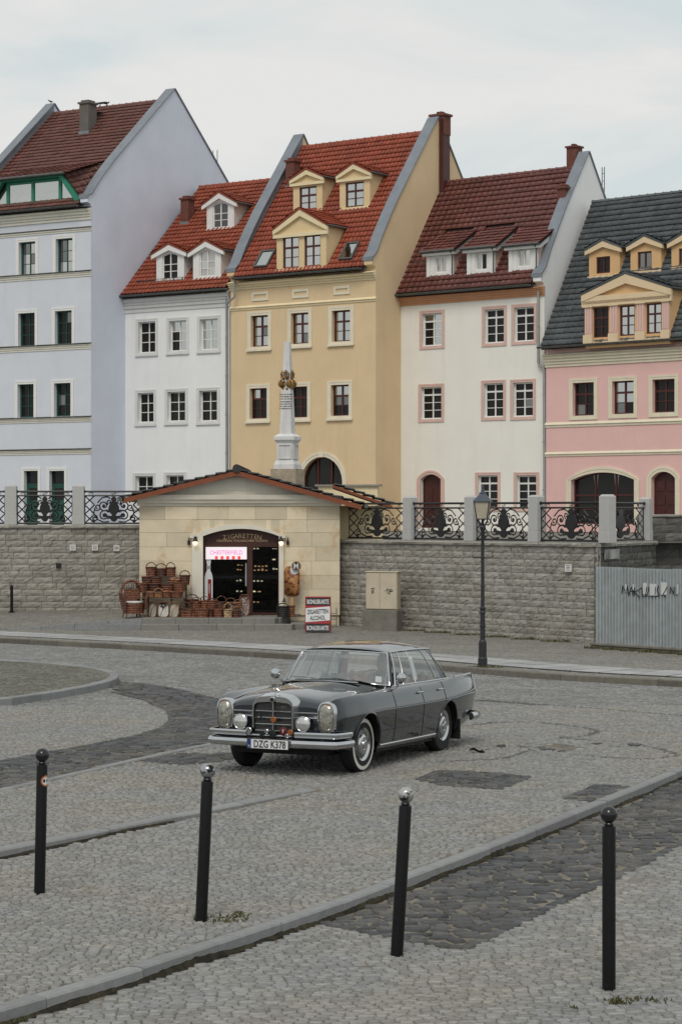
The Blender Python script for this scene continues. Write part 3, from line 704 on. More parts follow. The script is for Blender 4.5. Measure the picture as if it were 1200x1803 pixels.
# two roof steps beside the chimney for the sweep
st = MB()
p = h.rp(170, 205); st.box(p.x-.02, p.x+.35, p.y-.25, p.y+.05, p.z+.12, p.z+.15); st.box(p.x, p.x+.03, p.y-.02, p.y+.02, p.z-.05, p.z+.13); st.box(p.x+.3, p.x+.33, p.y-.02, p.y+.02, p.z-.05, p.z+.13)
p = h.rp(176, 188); st.box(p.x-.02, p.x+.5, p.y-.25, p.y+.05, p.z+.12, p.z+.15); st.box(p.x, p.x+.03, p.y-.02, p.y+.02, p.z-.05, p.z+.13); st.box(p.x+.4, p.x+.43, p.y-.02, p.y+.02, p.z-.05, p.z+.13)
st.build('roof_step', M_BLACK, h.root)
# ladder fixed behind the gable
v_, w_ = h.gp(376, 300, h.W-.1)
def roof_ladder(h, px0, px1, pyt, pyb, u, vv):
    a = h.fp(px0, pyb, vv); b = h.fp(px1, pyt, vv); mb = MB(); x0, x1 = a[0], b[0]; z0, z1 = a[1], b[1]
    for x in (x0, x1): mb.tube([(x, vv, z0), (x, vv, z1)], .018, 5)
    n = int((z1-z0)/.3)
    for i in range(n): mb.tube([(x0, vv, z0+.3*i+.1), (x1, vv, z0+.3*i+.1)], .012, 5)
    return mb.build('roof_ladder', M_GUT, h.root)
roof_ladder(h, 375, 382.5, 264, 322, 0, h.gp(378, 300, h.W-.1)[0]+.3)

# ---------------- narrow white house
h = HW
we = h.fp(221, 521)[1]; vr, wr = h.gp(352, 326, 0.0)
h.set_roof(we, vr, wr-.1, .3)
for (x0, y0, x1, y1, p) in ((248, 567, 274, 621, 'dddddd'), (302, 565, 328.5, 618, 'mmdmdm'), (356, 562, 384, 615.5, 'mmmmmm'), (247, 692, 271, 744, 'dddddd'), (299, 690, 326.5, 742, 'dddddd'), (355, 688, 382.5, 741.5, 'dddddd'),
                            (243, 838, 270, 892, 'dddddd'), (297.5, 837, 324, 891, 'dddddd')):
    h.window(x0, y0, x1, y1, M_WHITE, M_GREYTRIM, 2, 3, p, sur=.13, rd=.16, sill=.03, cw=.045, mw=.03, fw=.05)
h.facade(M_WST, h.we)
band_px(h, 221, 523, 552, M_GREYTRIM, ((0, .04), (.25, .09), (.45, .13), (.6, .18), (.8, .25)), cap=False, name='cornice')
h.gutter(.0, h.W+.1)
arch = dict(rise_px=0)
for (L_, R_, yb, ye, ya, w, pn) in ((364, 412, 405, 356, 340, (375.5, 362, 401.5, 401), 'hhhhhh'), (275.5, 324, 495, 444, 431, (287, 451, 313, 492), 'dddddd'), (340, 389, 492, 440, 425, (352, 446, 379, 487), 'wwmwwm')):
    h.dormer(L_, R_, yb, ye, ya, M_WHITE, M_WHITE, T_ORANGE, [w], M_WHITE, pedi=False, panes=[pn], rise_px=6, over=.2, trim=.2)
h.roof(T_ORANGE, 0.0, h.W-.0, .215, .28, .034)
h.chimney(318, 339.5, 346, 397, M_BRK, .45)
h.snow_guard(.5, 3.0, .15)
h.downpipe([(401.5, 512), (401.5, 560), (402, 900)], v=-.1)

# ---------------- yellow house
h = HY
vr, wr = h.gp(770, 212, h.W); we = h.gp(663, 468, h.W)[1]
h.set_roof(we-.05, vr, wr-.42, .3)
for (x0, y0, x1, y1, p) in ((446, 556, 472, 610, 'mmmhmm'), (516.5, 551.5, 543, 605, 'mmmmmh'), (588.5, 547, 616.5, 601, 'mmmmmm'), (444, 684, 470, 737, 'mddddd'), (514.7, 681, 541, 735, 'dddddd'), (586.7, 678, 614, 732, 'mmhhdd')):
    h.window(x0, y0, x1, y1, M_MAH, M_CREAM, 2, 3, p, sur=.17, rd=.16, sill=.06, crossw=.08, cw=.07)
for (x0, y0, x1, y1) in ((444, 514, 473, 529.5), (515, 509, 544, 524.5), (588, 503.5, 616, 518.5)):
    u0, u1, w0, w1 = h.rect(x0, y0, x1, y1); pn = MB(); f = .1
    pn.box(u0, u1, -.04, -.002, w0, w0+f).box(u0, u1, -.04, -.002, w1-f, w1).box(u0, u0+f, -.04, -.002, w0+f, w1-f).box(u1-f, u1, -.04, -.002, w0+f, w1-f)
    pn.build('stucco_panel', M_CREAM, h.root)
# arched window at street level
u0, u1, w0, w1 = h.rect(530.5, 848, 603, 905); w0 = max(w0, .2); rise = (u1-u0)/2*.97
h.ops.append((u0, u1, w0, w1, rise))
win = h.sash(h.root, u0, u1, w0, w1, .18, M_MAH, 3, 2, 'dddddd', rise=rise, name='arched_window', cw=.09, crossw=.1)
h.surround(win, u0, u1, w0, w1, M_CREAM, .2, .05, rise)
MB().box((u0+u1)/2-.1, (u0+u1)/2+.1, -.09, -.05, w1+rise-.02, w1+rise+.24).build('keystone', M_CREAM, win)
h.facade(M_YEL, h.we)
band_px(h, 660, 476, 492, M_YTRIM, ((0, .04), (.25, .10), (.5, .18), (.75, .26)), cap=False, name='cornice')
band_px(h, 660, 522, 530, M_YTRIM, ((0, .03), (.5, .08)), cap=False)
h.gable(h.W, .40, M_YEL, par=.34)
h.gable(0, -.40, M_YEL, par=.34)
h.gutter(.42, h.W-.45)
h.dormer(516, 567, 373, 313, 299, M_YELD, M_YTRIM, T_RED, [(528, 329, 557, 371)], M_MAH, panes=['mmmmmm'], crossw=.08, trim=.17)
h.dormer(597.7, 650.7, 368, 305, 289, M_YELD, M_YTRIM, T_RED, [(609, 321, 640, 364)], M_MAH, panes=['mmmmmm'], crossw=.08, trim=.17)
h.dormer(487, 574, 475, 399, 369, M_YELD, M_YTRIM, T_RED, [(499, 417, 526, 472), (536.7, 414, 564, 469)], M_MAH, panes=['mmmmmm', 'mmmmmm'], crossw=.08, trim=.22)
h.skylight(453, 447, 484, 472); h.skylight(602, 433, 632, 459)
h.roof(T_RED, .40, h.W-.40, .20, .29, .040)
h.chimney(503, 526, 279, 333, M_BRK, .45)
# flue running up the gable wall
gv = h.gp(775, 300, h.W)[0]; zt = h.gp(773, 199, h.W)[1]; zb = h.gp(775, 390, h.W)[1]-1.5
MB().box(h.W+.002, h.W+.22, gv-.12, gv+.36, zb, zt-.25).build('flue', M_FLUE, h.root)
fb = MB().box(h.W-.42, h.W+.25, gv-.12, gv+.38, zt-.9, zt-.12).build('chimney', M_BRK, h.root)
MB().box(h.W-.48, h.W+.31, gv-.18, gv+.44, zt-.12, zt-.03).box(h.W-.2, h.W+.05, gv, gv+.25, zt-.03, zt+.08).build('cap', M_BRK, fb)
h.downpipe([(421, 492), (421, 524), (411, 532), (406.5, 536)], v=-.3)
# ---------------- off-white house with orange cornice
h = HG
vr, wr = h.gp(1035, 274, h.W); we = h.gp(957, 497, h.W)[1]
h.set_roof(we-.05, vr, wr-.40, .3)
T4 = [(746, 552, 778, 609, 'hmdmdmdm'), (855.7, 544.6, 886.8, 604, 'dddddddd'), (907.6, 541, 939.5, 601, 'dddddddd'), (744, 681.5, 777, 738, 'dddddddd'), (854.5, 675, 885.5, 734.6, 'dddddddd'), (905.5, 673.4, 937.8, 733.7, 'dddddhdd'), (843.8, 837, 875.7, 895, 'dddddddd'), (911.8, 837, 943.7, 895, 'dddddddd')]
for (x0, y0, x1, y1, p) in T4:
    h.window(x0, y0, x1, y1, M_WHITE, M_ROSE, 2, 4, p, sur=.12, rd=.12, tr=.22, crossw=.065, cw=.055, mw=.026, fw=.055)
u0, u1, w0, w1 = h.rect(740, 844, 776, 932); w0 = max(w0, .12); rs = .2
h.ops.append((u0, u1, w0, w1, rs))
dr = MB(); dr.prism([(u0, w0), (u1, w0)]+arc_pts(u0, u1, w1, rs)[::-1], .2, .26, 'y')
um = (u0+u1)/2
for a, b in ((u0+.1, um-.05), (um+.05, u1-.1)):
    for c, d in ((w0+.15, w0+.8), (w0+.95, w1-.35)): dr.box(a, b, .175, .2, c, d)
d = dr.build('door', M_DOOR, h.root); h.surround(d, u0, u1, w0, w1, M_ROSE, .16, .05, rs, bottom=False)
h.facade(M_GWST, h.we)
band_px(h, 955, 503, 521, M_ORANGE, ((0, .04), (.2, .08), (.4, .13), (.6, .18), (.8, .26)), cap=False, name='cornice')
h.gable(h.W, .36, M_WST, par=.32)
h.gutter(.0, h.W-.4)
for (L_, R_, yb, ye, w, pn) in ((751.6, 798, 487, 441, (765.6, 453, 785.6, 480.5), 'w'), (822.6, 870.6, 484, 435, (836, 445, 857, 476), 'wdm'), (896, 946, 478.6, 430, (910, 438, 933, 470), 'wmd')):
    p = h.rp((L_+R_)/2, yb); vf = p.y-.02
    u0, u1, w0, w1 = h.rect(L_, ye, R_, yb, vf); a, b, c, d = h.rect(*w, v=vf)
    sl = math.tan(R(30)); vb = vf
    k = h.k
    # shed roof meets main roof: w1+sl*(v-vf) = we+k(v+ov)
    vb = (w1+.12-sl*vf-h.we-k*h.ov)/(k-sl)
    h.dorm.append((u0, u1, vf, vb))
    mb = MB()
    for q in ((u0, a, w0-.2, w1), (b, u1, w0-.2, w1), (a, b, w0-.2, c), (a, b, d, w1)): mb.quad((q[0], vf, q[2]), (q[1], vf, q[2]), (q[1], vf, q[3]), (q[0], vf, q[3]))
    for (x0, y0), (x1, y1) in (((a, c), (a, d)), ((b, c), (b, d)), ((a, c), (b, c)), ((a, d), (b, d))): mb.quad((x0, vf, y0), (x1, vf, y1), (x1, vf+.1, y1), (x0, vf+.1, y0))
    do = mb.build('dormer', M_WHITE, h.root, fix=False)
    for u in (u0, u1): MB().add([(u, vf, w0-.2), (u, vb, h.we+k*(vb+h.ov)), (u, vf, w1)], [(0, 1, 2)]).build('cheek', M_ROSE, do, fix=False)
    tr = MB().box(u0-.14, u1+.14, vf-.16, vf-.02, w1-.20, w1+.0)
    tr.prism([(vf-.02, w1-.2), (vf-.02, w1), (vb, w1+sl*(vb-vf)), (vb, w1-.2+sl*(vb-vf))], u1+.02, u1+.14, 'x'); tr.prism([(vf-.02, w1-.2), (vf-.02, w1), (vb, w1+sl*(vb-vf)), (vb, w1-.2+sl*(vb-vf))], u0-.14, u0-.02, 'x')
    tr.box(u0-.02, u0+.16, vf-.03, vf-.004, w0-.1, w1-.2).box(u1-.16, u1+.02, vf-.03, vf-.004, w0-.1, w1-.2)
    tr.build('trim', M_WHITE, do)
    rs_ = MB().prism([(vf-.18, w1+.004-.1), (vb+.1, w1+.004+sl*(vb+.1-vf)), (vb+.1, w1+.06+sl*(vb+.1-vf)), (vf-.18, w1+.06-.1)], u0-.2, u1+.2, 'x').build('dormer_roof', M_UNDER, do)
    tiles(rs_, (u0-.2, vf-.2, w1-.04), (0, 1, sl), u1-u0+.4, (vb-vf+.3)/math.cos(R(30)), T_DARK, .30, .3, .022, 40)
    gt = MB().tube([(u0-.2, vf-.26, w1-.04), (u1+.2, vf-.26, w1-.04)], .05, 6).tube([(u1-.02, vf-.24, w1-.06), (u1-.02, vf-.08, w1-.22), (u1-.02, vf-.08, w0-.05)], .03, 6); gt.build('dormer_gutter', M_GUT, do)
    h.sash(do, a, b, c, d, vf+.04, M_WHITE, 2, 1, pn, fw=.06)
h.roof(T_DARK, -.25, h.W-.36, .28, .27, .024)
h.chimney(980, 1003, 326, 377, M_BRK, .4)
h.snow_guard(.3, 3.6, .5)
gv = h.vr; zt = h.gp(1025, 257, h.W-.5)[1]
fb = MB().box(h.W-.95, h.W-.50, gv-.1, gv+.35, h.wr-.4, zt-.1).build('chimney', M_BRK, h.root); MB().box(h.W-1.0, h.W-.45, gv-.15, gv+.4, zt-.1, zt-.03).box(h.W-.8, h.W-.65, gv, gv+.2, zt-.03, zt+.06).build('cap', M_BRK, fb)
roof_ladder(h, 1059, 1063, 294, 350, 0, h.gp(1060, 330, h.W)[0]+.3)
h.downpipe([(950, 513), (950, 637), (951.5, 643), (958, 647), (960, 652), (961, 905)], v=-.12)
# ---------------- pink house
h = HP
vr, wr = h.gp(1043, 352, 0.0); we = h.fp(963, 615)[1]
h.set_roof(we+.1, vr, wr-.1, .3)
for (x0, y0, x1, y1, p) in ((1011.7, 674, 1045, 731.6, 'ddddhd'), (1081, 671, 1115, 728.6, 'mmmmhd'), (1152, 668, 1187, 726, 'dddddd'), (1222, 665, 1257, 724, 'dddddd')):
    h.window(x0, y0, x1, y1, M_MAH, M_CREAM, 2, 3, p, sur=.16, rd=.15, crossw=.08, cw=.07)
u0, u1, w0, w1 = h.rect(1005, 845, 1116, 965); w0 = max(w0, .3); rs = .28
h.ops.append((u0, u1, w0, w1, rs))
win = h.sash(h.root, u0, u1, w0, w1, .2, M_MAH, 3, 3, 'ddddddddd', rise=rs, name='shop_window', cw=.07, mw=.07); h.surround(win, u0, u1, w0, w1, M_CREAM, .22, .05, rs, bottom=False)
u0, u1, w0, w1 = h.rect(1146, 842, 1188, 930); w0 = max(w0, .12); rs = .24; h.ops.append((u0, u1, w0, w1, rs))
dr = MB(); dr.prism([(u0, w0), (u1, w0)]+arc_pts(u0, u1, w1, rs)[::-1], .2, .26, 'y'); um = (u0+u1)/2
for a, b in ((u0+.1, um-.05), (um+.05, u1-.1)):
    for c, d in ((w0+.15, w0+.7), (w0+.85, w0+1.2), (w0+1.35, w1-.1)): dr.box(a, b, .175, .2, c, d)
d = dr.build('door', M_DOOR, h.root); h.surround(d, u0, u1, w0, w1, M_CREAM, .2, .05, rs, bottom=False)
h.facade(M_PINK, h.we)
band_px(h, 965, 622, 647, M_CREAM, ((0, .04), (.2, .08), (.4, .13), (.6, .19), (.8, .27)), cap=False, name='cornice')
band_px(h, 965, 744, 753, M_CREAM, ((0, .03), (.5, .07)), cap=False)
band_px(h, 965, 796, 804, M_CREAM, ((0, .03), (.5, .07)), cap=False)
h.gutter(-.1, h.W)
h.dormer(1036, 1090, 487, 437, 424, M_PEACH, M_PEACHT, T_SLATE, [(1050, 452, 1073, 481)], M_MAH, pedi=False, panes=['dd'], rows=1, trim=.2)
h.dormer(1109, 1163, 479, 430, 416, M_PEACH, M_PEACHT, T_SLATE, [(1122.6, 443, 1146, 473.5)], M_MAH, pedi=False, panes=['hh'], rows=1, trim=.2)
h.dormer(1181, 1235, 471, 424, 410, M_PEACH, M_PEACHT, T_SLATE, [(1195, 437, 1219, 466)], M_MAH, pedi=False, panes=['hh'], rows=1, trim=.2)
do, (u0, u1, w0, w1, w2, vf) = h.dormer(1030, 1178, 600, 512, 482, M_PEACH, M_PEACHT, T_SLATE, [(1045, 541, 1070.5, 594), (1091, 537.5, 1116.5, 591), (1138, 534, 1163.5, 587)], M_MAH, panes=['dddddd', 'mmmmmm', 'mmmmmm'], crossw=.07, trim=.3)
zc = h.fp(1103, 529, vf)[1]
MB().box(u0-.08, u1+.08, vf-.10, vf-.004, zc-.05, zc+.25).build('entablature', M_PEACHT, do)
for pa, pb in ((1030, 1043), (1074, 1088), (1121, 1135), (1166, 1178)):
    a = h.fp(pa, 560, vf)[0]; b = h.fp(pb, 560, vf)[0]
    pl = MB().box(a, b, vf-.06, vf-.003, w0+.3, zc-.16)
    for i in range(3): 
        c = lerp(a, b, (i+.5)/3); pl.box(c-.035, c+.035, vf-.085, vf-.06, w0+.35, zc-.2)
    p_ = pl.build('pilaster', M_PINKT, do)
    MB().box(a-.04, b+.04, vf-.12, vf-.004, w0-.05, w0+.3).box(a-.04, b+.04, vf-.12, vf-.004, zc-.16, zc-.05).build('capital', M_PEACHT, p_)
h.snow_guard(.2, 1.6, .35); h.snow_guard(5.2, 8, .35); h.snow_guard(.4, 8, 2.2)
h.roof(T_SLATE, .0, h.W, .28, .26, .016)

# ================================================================== GROUND
def cobble_mat(name, col, joint, scale):
    """far cobbles: cells too small to pick apart"""
    m = bpy.data.materials.new(name); m.use_nodes = True; nt = m.node_tree; N = nt.nodes; K = nt.links.new; b = N['Principled BSDF']; b.inputs['Roughness'].default_value = .85; b.inputs['Specular IOR Level'].default_value = .25
    g = N.new('ShaderNodeNewGeometry'); v = N.new('ShaderNodeTexVoronoi'); v.inputs['Scale'].default_value = scale; K(g.outputs['Position'], v.inputs['Vector'])
    ve = N.new('ShaderNodeTexVoronoi'); ve.feature = 'DISTANCE_TO_EDGE'; ve.inputs['Scale'].default_value = scale; K(g.outputs['Position'], ve.inputs['Vector'])
    n1 = N.new('ShaderNodeTexNoise'); n1.inputs['Scale'].default_value = .7; n1.inputs['Detail'].default_value = 8; n1.inputs['Roughness'].default_value = .65; K(g.outputs['Position'], n1.inputs['Vector'])
    sp = N.new('ShaderNodeSeparateColor'); K(v.outputs['Color'], sp.inputs[0])
    r1 = N.new('ShaderNodeMapRange'); r1.inputs[3].default_value = .72; r1.inputs[4].default_value = 1.28; K(sp.outputs[0], r1.inputs[0])
    r2 = N.new('ShaderNodeMapRange'); r2.inputs[1].default_value = .3; r2.inputs[2].default_value = .7; r2.inputs[3].default_value = .8; r2.inputs[4].default_value = 1.15; K(n1.outputs['Fac'], r2.inputs[0])
    mu = N.new('ShaderNodeMath'); mu.operation = 'MULTIPLY'; K(r1.outputs[0], mu.inputs[0]); K(r2.outputs[0], mu.inputs[1])
    sc = N.new('ShaderNodeVectorMath'); sc.operation = 'SCALE'; sc.inputs[0].default_value = col; K(mu.outputs[0], sc.inputs['Scale'])
    st = N.new('ShaderNodeMapRange'); st.inputs[1].default_value = .02; st.inputs[2].default_value = .09; K(ve.outputs['Distance'], st.inputs[0])
    mx = N.new('ShaderNodeMix'); mx.data_type = 'RGBA'; K(st.outputs[0], mx.inputs[0]); mx.inputs[6].default_value = (*joint, 1); K(sc.outputs[0], mx.inputs[7]); K(mx.outputs[2], b.inputs['Base Color'])
    bp = N.new('ShaderNodeBump'); bp.inputs['Strength'].default_value = .5; bp.inputs['Distance'].default_value = .02; K(st.outputs[0], bp.inputs['Height']); K(bp.outputs[0], b.inputs['Normal'])
    MATS[name] = m; return m
M_FAR = cobble_mat('far_setts', (.222, .224, .221), (.115, .11, .10), 9.0)
M_PAVE = cobble_mat('pavement_mosaic', (.225, .22, .20), (.12, .11, .092), 14.0)
M_SAND = mat('joint_sand', (.152, .139, .115), .95, .3, 5.0, bump=.4, bscale=120, spec=.15, col2=(.19, .173, .142), c2scale=1.1)
M_SETT = mat('granite_sett', (.228, .231, .229), .82, .18, 26.0, rnd=.19, dirt=.30, bump=.35, bscale=70, spec=.25, col2=(.242, .232, .207), c2scale=.55, c2pos=(.42, .62))
M_DARK = mat('basalt_sett', (.066, .068, .072), .72, .25, 30.0, rnd=.35, bump=.4, bscale=60, spec=.35, col2=(.095, .09, .082), c2scale=.9)
M_KERB = mat('granite_kerb', (.215, .22, .222), .8, .12, 12.0, rnd=.12, bump=.25, bscale=90, spec=.3, dirt=.15)
M_KERBD = mat('old_kerb', (.12, .112, .095), .85, .18, 8.0, rnd=.2, bump=.3, bscale=60, dirt=.3)
M_SLAB = mat('paving_slab', (.31, .315, .315), .85, .10, 6.0, rnd=.14, bump=.2, bscale=80)
M_GRASS = mat('weeds', (.085, .085, .035), .9, .3, 20.0, rnd=.4)

def pip(px, py, poly):
    ins = np.zeros(px.shape, bool); n = len(poly); j = n-1
    for i in range(n):
        xi, yi = poly[i]; xj, yj = poly[j]
        c = ((yi > py) != (yj > py)) & (px < (xj-xi)*(py-yi)/((yj-yi)+1e-12)+xi); ins ^= c; j = i
    return ins
def dist_poly(x, y, pts):
    d = np.full(x.shape, 1e9)
    for (x0, y0), (x1, y1) in zip(pts[:-1], pts[1:]):
        dx, dy = x1-x0, y1-y0; t = np.clip(((x-x0)*dx+(y-y0)*dy)/(dx*dx+dy*dy), 0, 1); d = np.minimum(d, np.hypot(x-x0-t*dx, y-y0-t*dy))
    return d
def gxy(pts, e=0.0): return [tuple(G(a, b, e)[:2]) for a, b in pts]
S0, S1 = G(0, 1495), G(545, 1390)
KERB_PX = [(-330, 1850), (-150, 1800), (0, 1757), (200, 1700), (430, 1627), (560, 1585), (700, 1537), (850, 1487), (990, 1437), (1100, 1394), (1200, 1352), (1330, 1297)]
KERB = gxy(KERB_PX)
def smooth_line(pts, n=8):
    out = []
    P = [Vector(pts[0])*2-Vector(pts[1])]+[Vector(p) for p in pts]+[Vector(pts[-1])*2-Vector(pts[-2])]
    for i in range(1, len(P)-2):
        for k in range(n):
            t = k/n; a, b, c, d = P[i-1], P[i], P[i+1], P[i+2]
            out.append(tuple(.5*((2*b)+(c-a)*t+(2*a-5*b+4*c-d)*t*t+(3*b-a-3*c+d)*t**3)))
    out.append(tuple(P[-2])); return out
KERB = smooth_line(KERB)
NEAR_POLY = KERB+[(30, KERB[-1][1]), (30, -40), (-30, -40), (-30, KERB[0][1])]
def hgt(x, y):
    """ground level: two shallow steps down towards the viewer"""
    x = np.asarray(x, float); y = np.asarray(y, float)
    dx, dy = S1.x-S0.x, S1.y-S0.y; s = ((x-S0.x)*dx+(y-S0.y)*dy)/(dx*dx+dy*dy)
    side = (x-S0.x)*dy-(y-S0.y)*dx        # > 0 on the near side
    drop = .065*np.clip(1-s, 0, 1)*(side > 0)
    near = pip(x, y, NEAR_POLY)
    return -drop-.085*near
def h1(x, y): return float(hgt(np.array([x]), np.array([y]))[0])
# near ground sheet, fine grid that follows the steps; far sheet to the horizon
xs = np.arange(-9, 11.01, .08); ys = np.arange(8, 34.01, .08)
X, Y = np.meshgrid(xs, ys); Z = hgt(X, Y)-.011+nrng.normal(0, .0022, X.shape)
nx, ny = len(xs), len(ys)
vv = np.stack([X.ravel(), Y.ravel(), Z.ravel()], 1)
ii = (np.arange(ny-1)[:, None]*nx+np.arange(nx-1)[None, :]).ravel(); ff = np.stack([ii, ii+1, ii+1+nx, ii+nx], 1)
def np_mesh(name, v, f):
    me = bpy.data.meshes.new(name); me.vertices.add(len(v)); me.vertices.foreach_set('co', v.astype(np.float32).ravel())
    k = f.shape[1]; me.loops.add(f.size); me.loops.foreach_set('vertex_index', f.astype(np.int32).ravel())
    me.polygons.add(len(f)); me.polygons.foreach_set('loop_start', np.arange(0, f.size, k, dtype=np.int32)); me.polygons.foreach_set('loop_total', np.full(len(f), k, np.int32))
    me.update(calc_edges=True); me.validate(); return me
plaza = link('plaza', np_mesh('plaza', vv, ff), M_SAND); tag(plaza, kind='structure')
zf = -.022
gm = MB()
for (a, b, c, d) in ((-900, -9, -900, 900), (11, 900, -900, 900), (-9, 11, -900, 8), (-9, 11, 34, 900)): gm.quad((a, c, zf), (b, c, zf), (b, d, zf), (a, d, zf))
far = gm.build('ground', M_FAR, fix=False); tag(far, kind='structure')

# ---- regions of dark stone (picture outlines turned into ground outlines)
D_R = gxy([(545, 1604), (700, 1549), (850, 1499), (990, 1449), (1100, 1406), (1230, 1352), (1230, 1462), (1200, 1476), (1085, 1529), (1000, 1563), (905, 1606), (815, 1647), (745, 1636), (640, 1618)], -.06)
D_L = gxy([(203, 1200), (245, 1202), (315, 1214), (381, 1231), (450, 1255), (470, 1290), (371, 1310), (280, 1329), (154, 1357), (0, 1391), (-120, 1416), (-120, 1362), (0, 1340), (157, 1312), (245, 1294), (290, 1280), (304, 1266), (297, 1252), (259, 1231), (201, 1217)])
D_P1 = gxy([(738, 1372), (775, 1356), (860, 1360), (932, 1368), (874, 1388), (790, 1383)])
D_P2 = gxy([(997, 1405), (1056, 1381), (1109, 1386), (1062, 1412)])
D_P3 = gxy([(241, 1341), (300, 1326), (413, 1325), (410, 1339), (315, 1347)])
LINES = [smooth_line(gxy(l)) for l in (
    [(815, 1277), (895, 1271), (972, 1274), (1025, 1280), (1049, 1287), (1035, 1294), (986, 1299)],
    [(1004, 1300), (1095, 1307), (1147, 1315), (1189, 1328), (1165, 1333), (1112, 1335), (1004, 1328)],
    [(780, 1340), (864, 1336), (895, 1332), (927, 1322), (960, 1314)],
    [(839, 1231), (1000, 1243), (1240, 1263)])]
STRIP3 = smooth_line(gxy([(-150, 1422), (0, 1391), (154, 1357), (280, 1329), (371, 1310), (440, 1292)]))
STRIP2 = [tuple((S0+(S1-S0)*t)[:2]) for t in (-.35, 0, .25, .5, .75, 1.0)]
ISL = smooth_line(gxy([(-160, 1252), (0, 1240), (80, 1229), (150, 1217), (187, 1208), (201, 1200), (196, 1192), (160, 1184), (100, 1177), (0, 1170), (-160, 1164)]))
ISLP = [(x, y) for x, y in ISL]

BORD = [gxy(l, e) for l, e in (
    ([(560, 1600), (640, 1618), (745, 1636), (815, 1647), (905, 1606), (1000, 1563), (1085, 1529), (1200, 1476), (1240, 1458)], -.06),
    ([(738, 1372), (775, 1356), (860, 1360), (932, 1368), (874, 1388), (790, 1383), (738, 1372)], 0.0), ([(1062, 1412), (997, 1405), (1056, 1381), (1109, 1386)], 0.0),
    ([(203, 1200), (245, 1202), (315, 1214), (381, 1231)], 0.0), ([(0, 1340), (157, 1312), (245, 1294), (290, 1280), (304, 1266), (297, 1252), (259, 1231), (201, 1217)], 0.0))]
def BDIST(x, y):
    d = np.full(np.shape(x), 1e9)
    for l in BORD: d = np.minimum(d, dist_poly(x, y, l))
    return d
def border_setts():
    out = []
    for l in BORD:
        for (x0, y0), (x1, y1) in zip(l[:-1], l[1:]):
            L_ = math.hypot(x1-x0, y1-y0); n = max(1, round(L_/.135)); tx, ty = (x1-x0)/L_, (y1-y0)/L_; st_ = L_/n
            for i in range(n):
                a, b = i*st_+.006, (i+1)*st_-.006; w = .052
                out.append([(x0+tx*u-ty*v+rng.uniform(-.005, .005), y0+ty*u+tx*v+rng.uniform(-.005, .005)) for u, v in ((a, -w), (b, -w), (b, w), (a, w))])
    return np.array(out)
def setts(region, ang, pl, pw, keep, rmax=1e9, wav=.0, jit=.075, dark=False):
    """rows of stones over a view-shaped area; returns corner arrays (n,4,2)"""
    c, s_ = math.cos(ang), math.sin(ang)
    x0, x1, y0, y1 = region
    cx, cy = (x0+x1)/2, (y0+y1)/2; rad = math.hypot(x1-x0, y1-y0)/2
    nrow = int(2*rad/pw); quads = []
    for r_ in range(nrow):
        w = -rad+r_*pw
        n = int(2*rad/pl); ls = nrng.uniform(.72, 1.3, n)*pl; e = np.concatenate([[0], np.cumsum(ls)])-rad+nrng.uniform(0, pl)
        a, b = e[:-1], e[1:]
        mid = (a+b)/2
        X_ = cx+c*mid-s_*w; Y_ = cy+s_*mid+c*w
        ok = (X_ > x0) & (X_ < x1) & (Y_ > y0) & (Y_ < y1) & (np.abs(X_) < .165*Y_+2.6)
        if not ok.any(): continue
        a, b = a[ok], b[ok]; m = len(a); g = .009 if not dark else .030
        q = np.zeros((m, 4, 2)); lo = w+g/2; hi = w+pw-g/2
        q[:, 0] = np.stack([a+g/2, np.full(m, lo)], 1); q[:, 1] = np.stack([b-g/2, np.full(m, lo)], 1); q[:, 2] = np.stack([b-g/2, np.full(m, hi)], 1); q[:, 3] = np.stack([a+g/2, np.full(m, hi)], 1)
        q += nrng.normal(0, jit*pw*.5, q.shape)
        q[..., 1] += wav*np.sin(q[..., 0]*1.7+.6*np.sin(q[..., 0]*.45+w*.25))+wav*.6*np.sin(q[..., 0]*3.9+w*.8)
        Q = np.stack([cx+c*q[..., 0]-s_*q[..., 1], cy+s_*q[..., 0]+c*q[..., 1]], -1)
        quads.append(Q)
    Q = np.concatenate(quads); ctr = Q.mean(1); k = keep(ctr[:, 0], ctr[:, 1]); return Q[k]
def near_mask(x, y): return pip(x, y, NEAR_POLY)
def off_kerb(x, y, tol=.11):
    return (BDIST(x, y) > .062) & (dist_poly(x, y, KERB) > tol) & (dist_poly(x, y, STRIP2) > .14) & (dist_poly(x, y, STRIP3) > .09) & (dist_poly(x, y, ISL) > .15)
darkareas = [D_R, D_L, D_P1, D_P2, D_P3]
def is_dark(x, y):
    m = np.zeros(x.shape, bool)
    for p in darkareas: m |= pip(x, y, p)
    return m
HOLE = gxy([(950, 1313), (975, 1308), (1010, 1310), (1030, 1317), (1000, 1322), (965, 1321)])
def on_line(x, y):
    m = np.zeros(x.shape, bool)
    for l in LINES: m |= dist_poly(x, y, l) < .055
    return m
qn = setts((-8, 9, 11.0, 30), R(14), .100, .073, lambda x, y: near_mask(x, y) & off_kerb(x, y) & ~is_dark(x, y), wav=.012)
qf = setts((-8.8, 10.5, 12.5, 34), R(-8), .080, .057, lambda x, y: ~near_mask(x, y) & off_kerb(x, y) & ~is_dark(x, y) & ~on_line(x, y) & ~pip(x, y, HOLE), wav=.03)
ql = setts((-7, 8, 20, 38), R(-30), .10, .06, lambda x, y: ~near_mask(x, y) & on_line(x, y) & ~pip(x, y, HOLE), dark=True)
qd = setts((-6, 8, 15, 30), R(9), .185, .145, lambda x, y: pip(x, y, D_R) & (BDIST(x, y) > .07) & (dist_poly(x, y, KERB) > .12), wav=.025, jit=.30, dark=True)
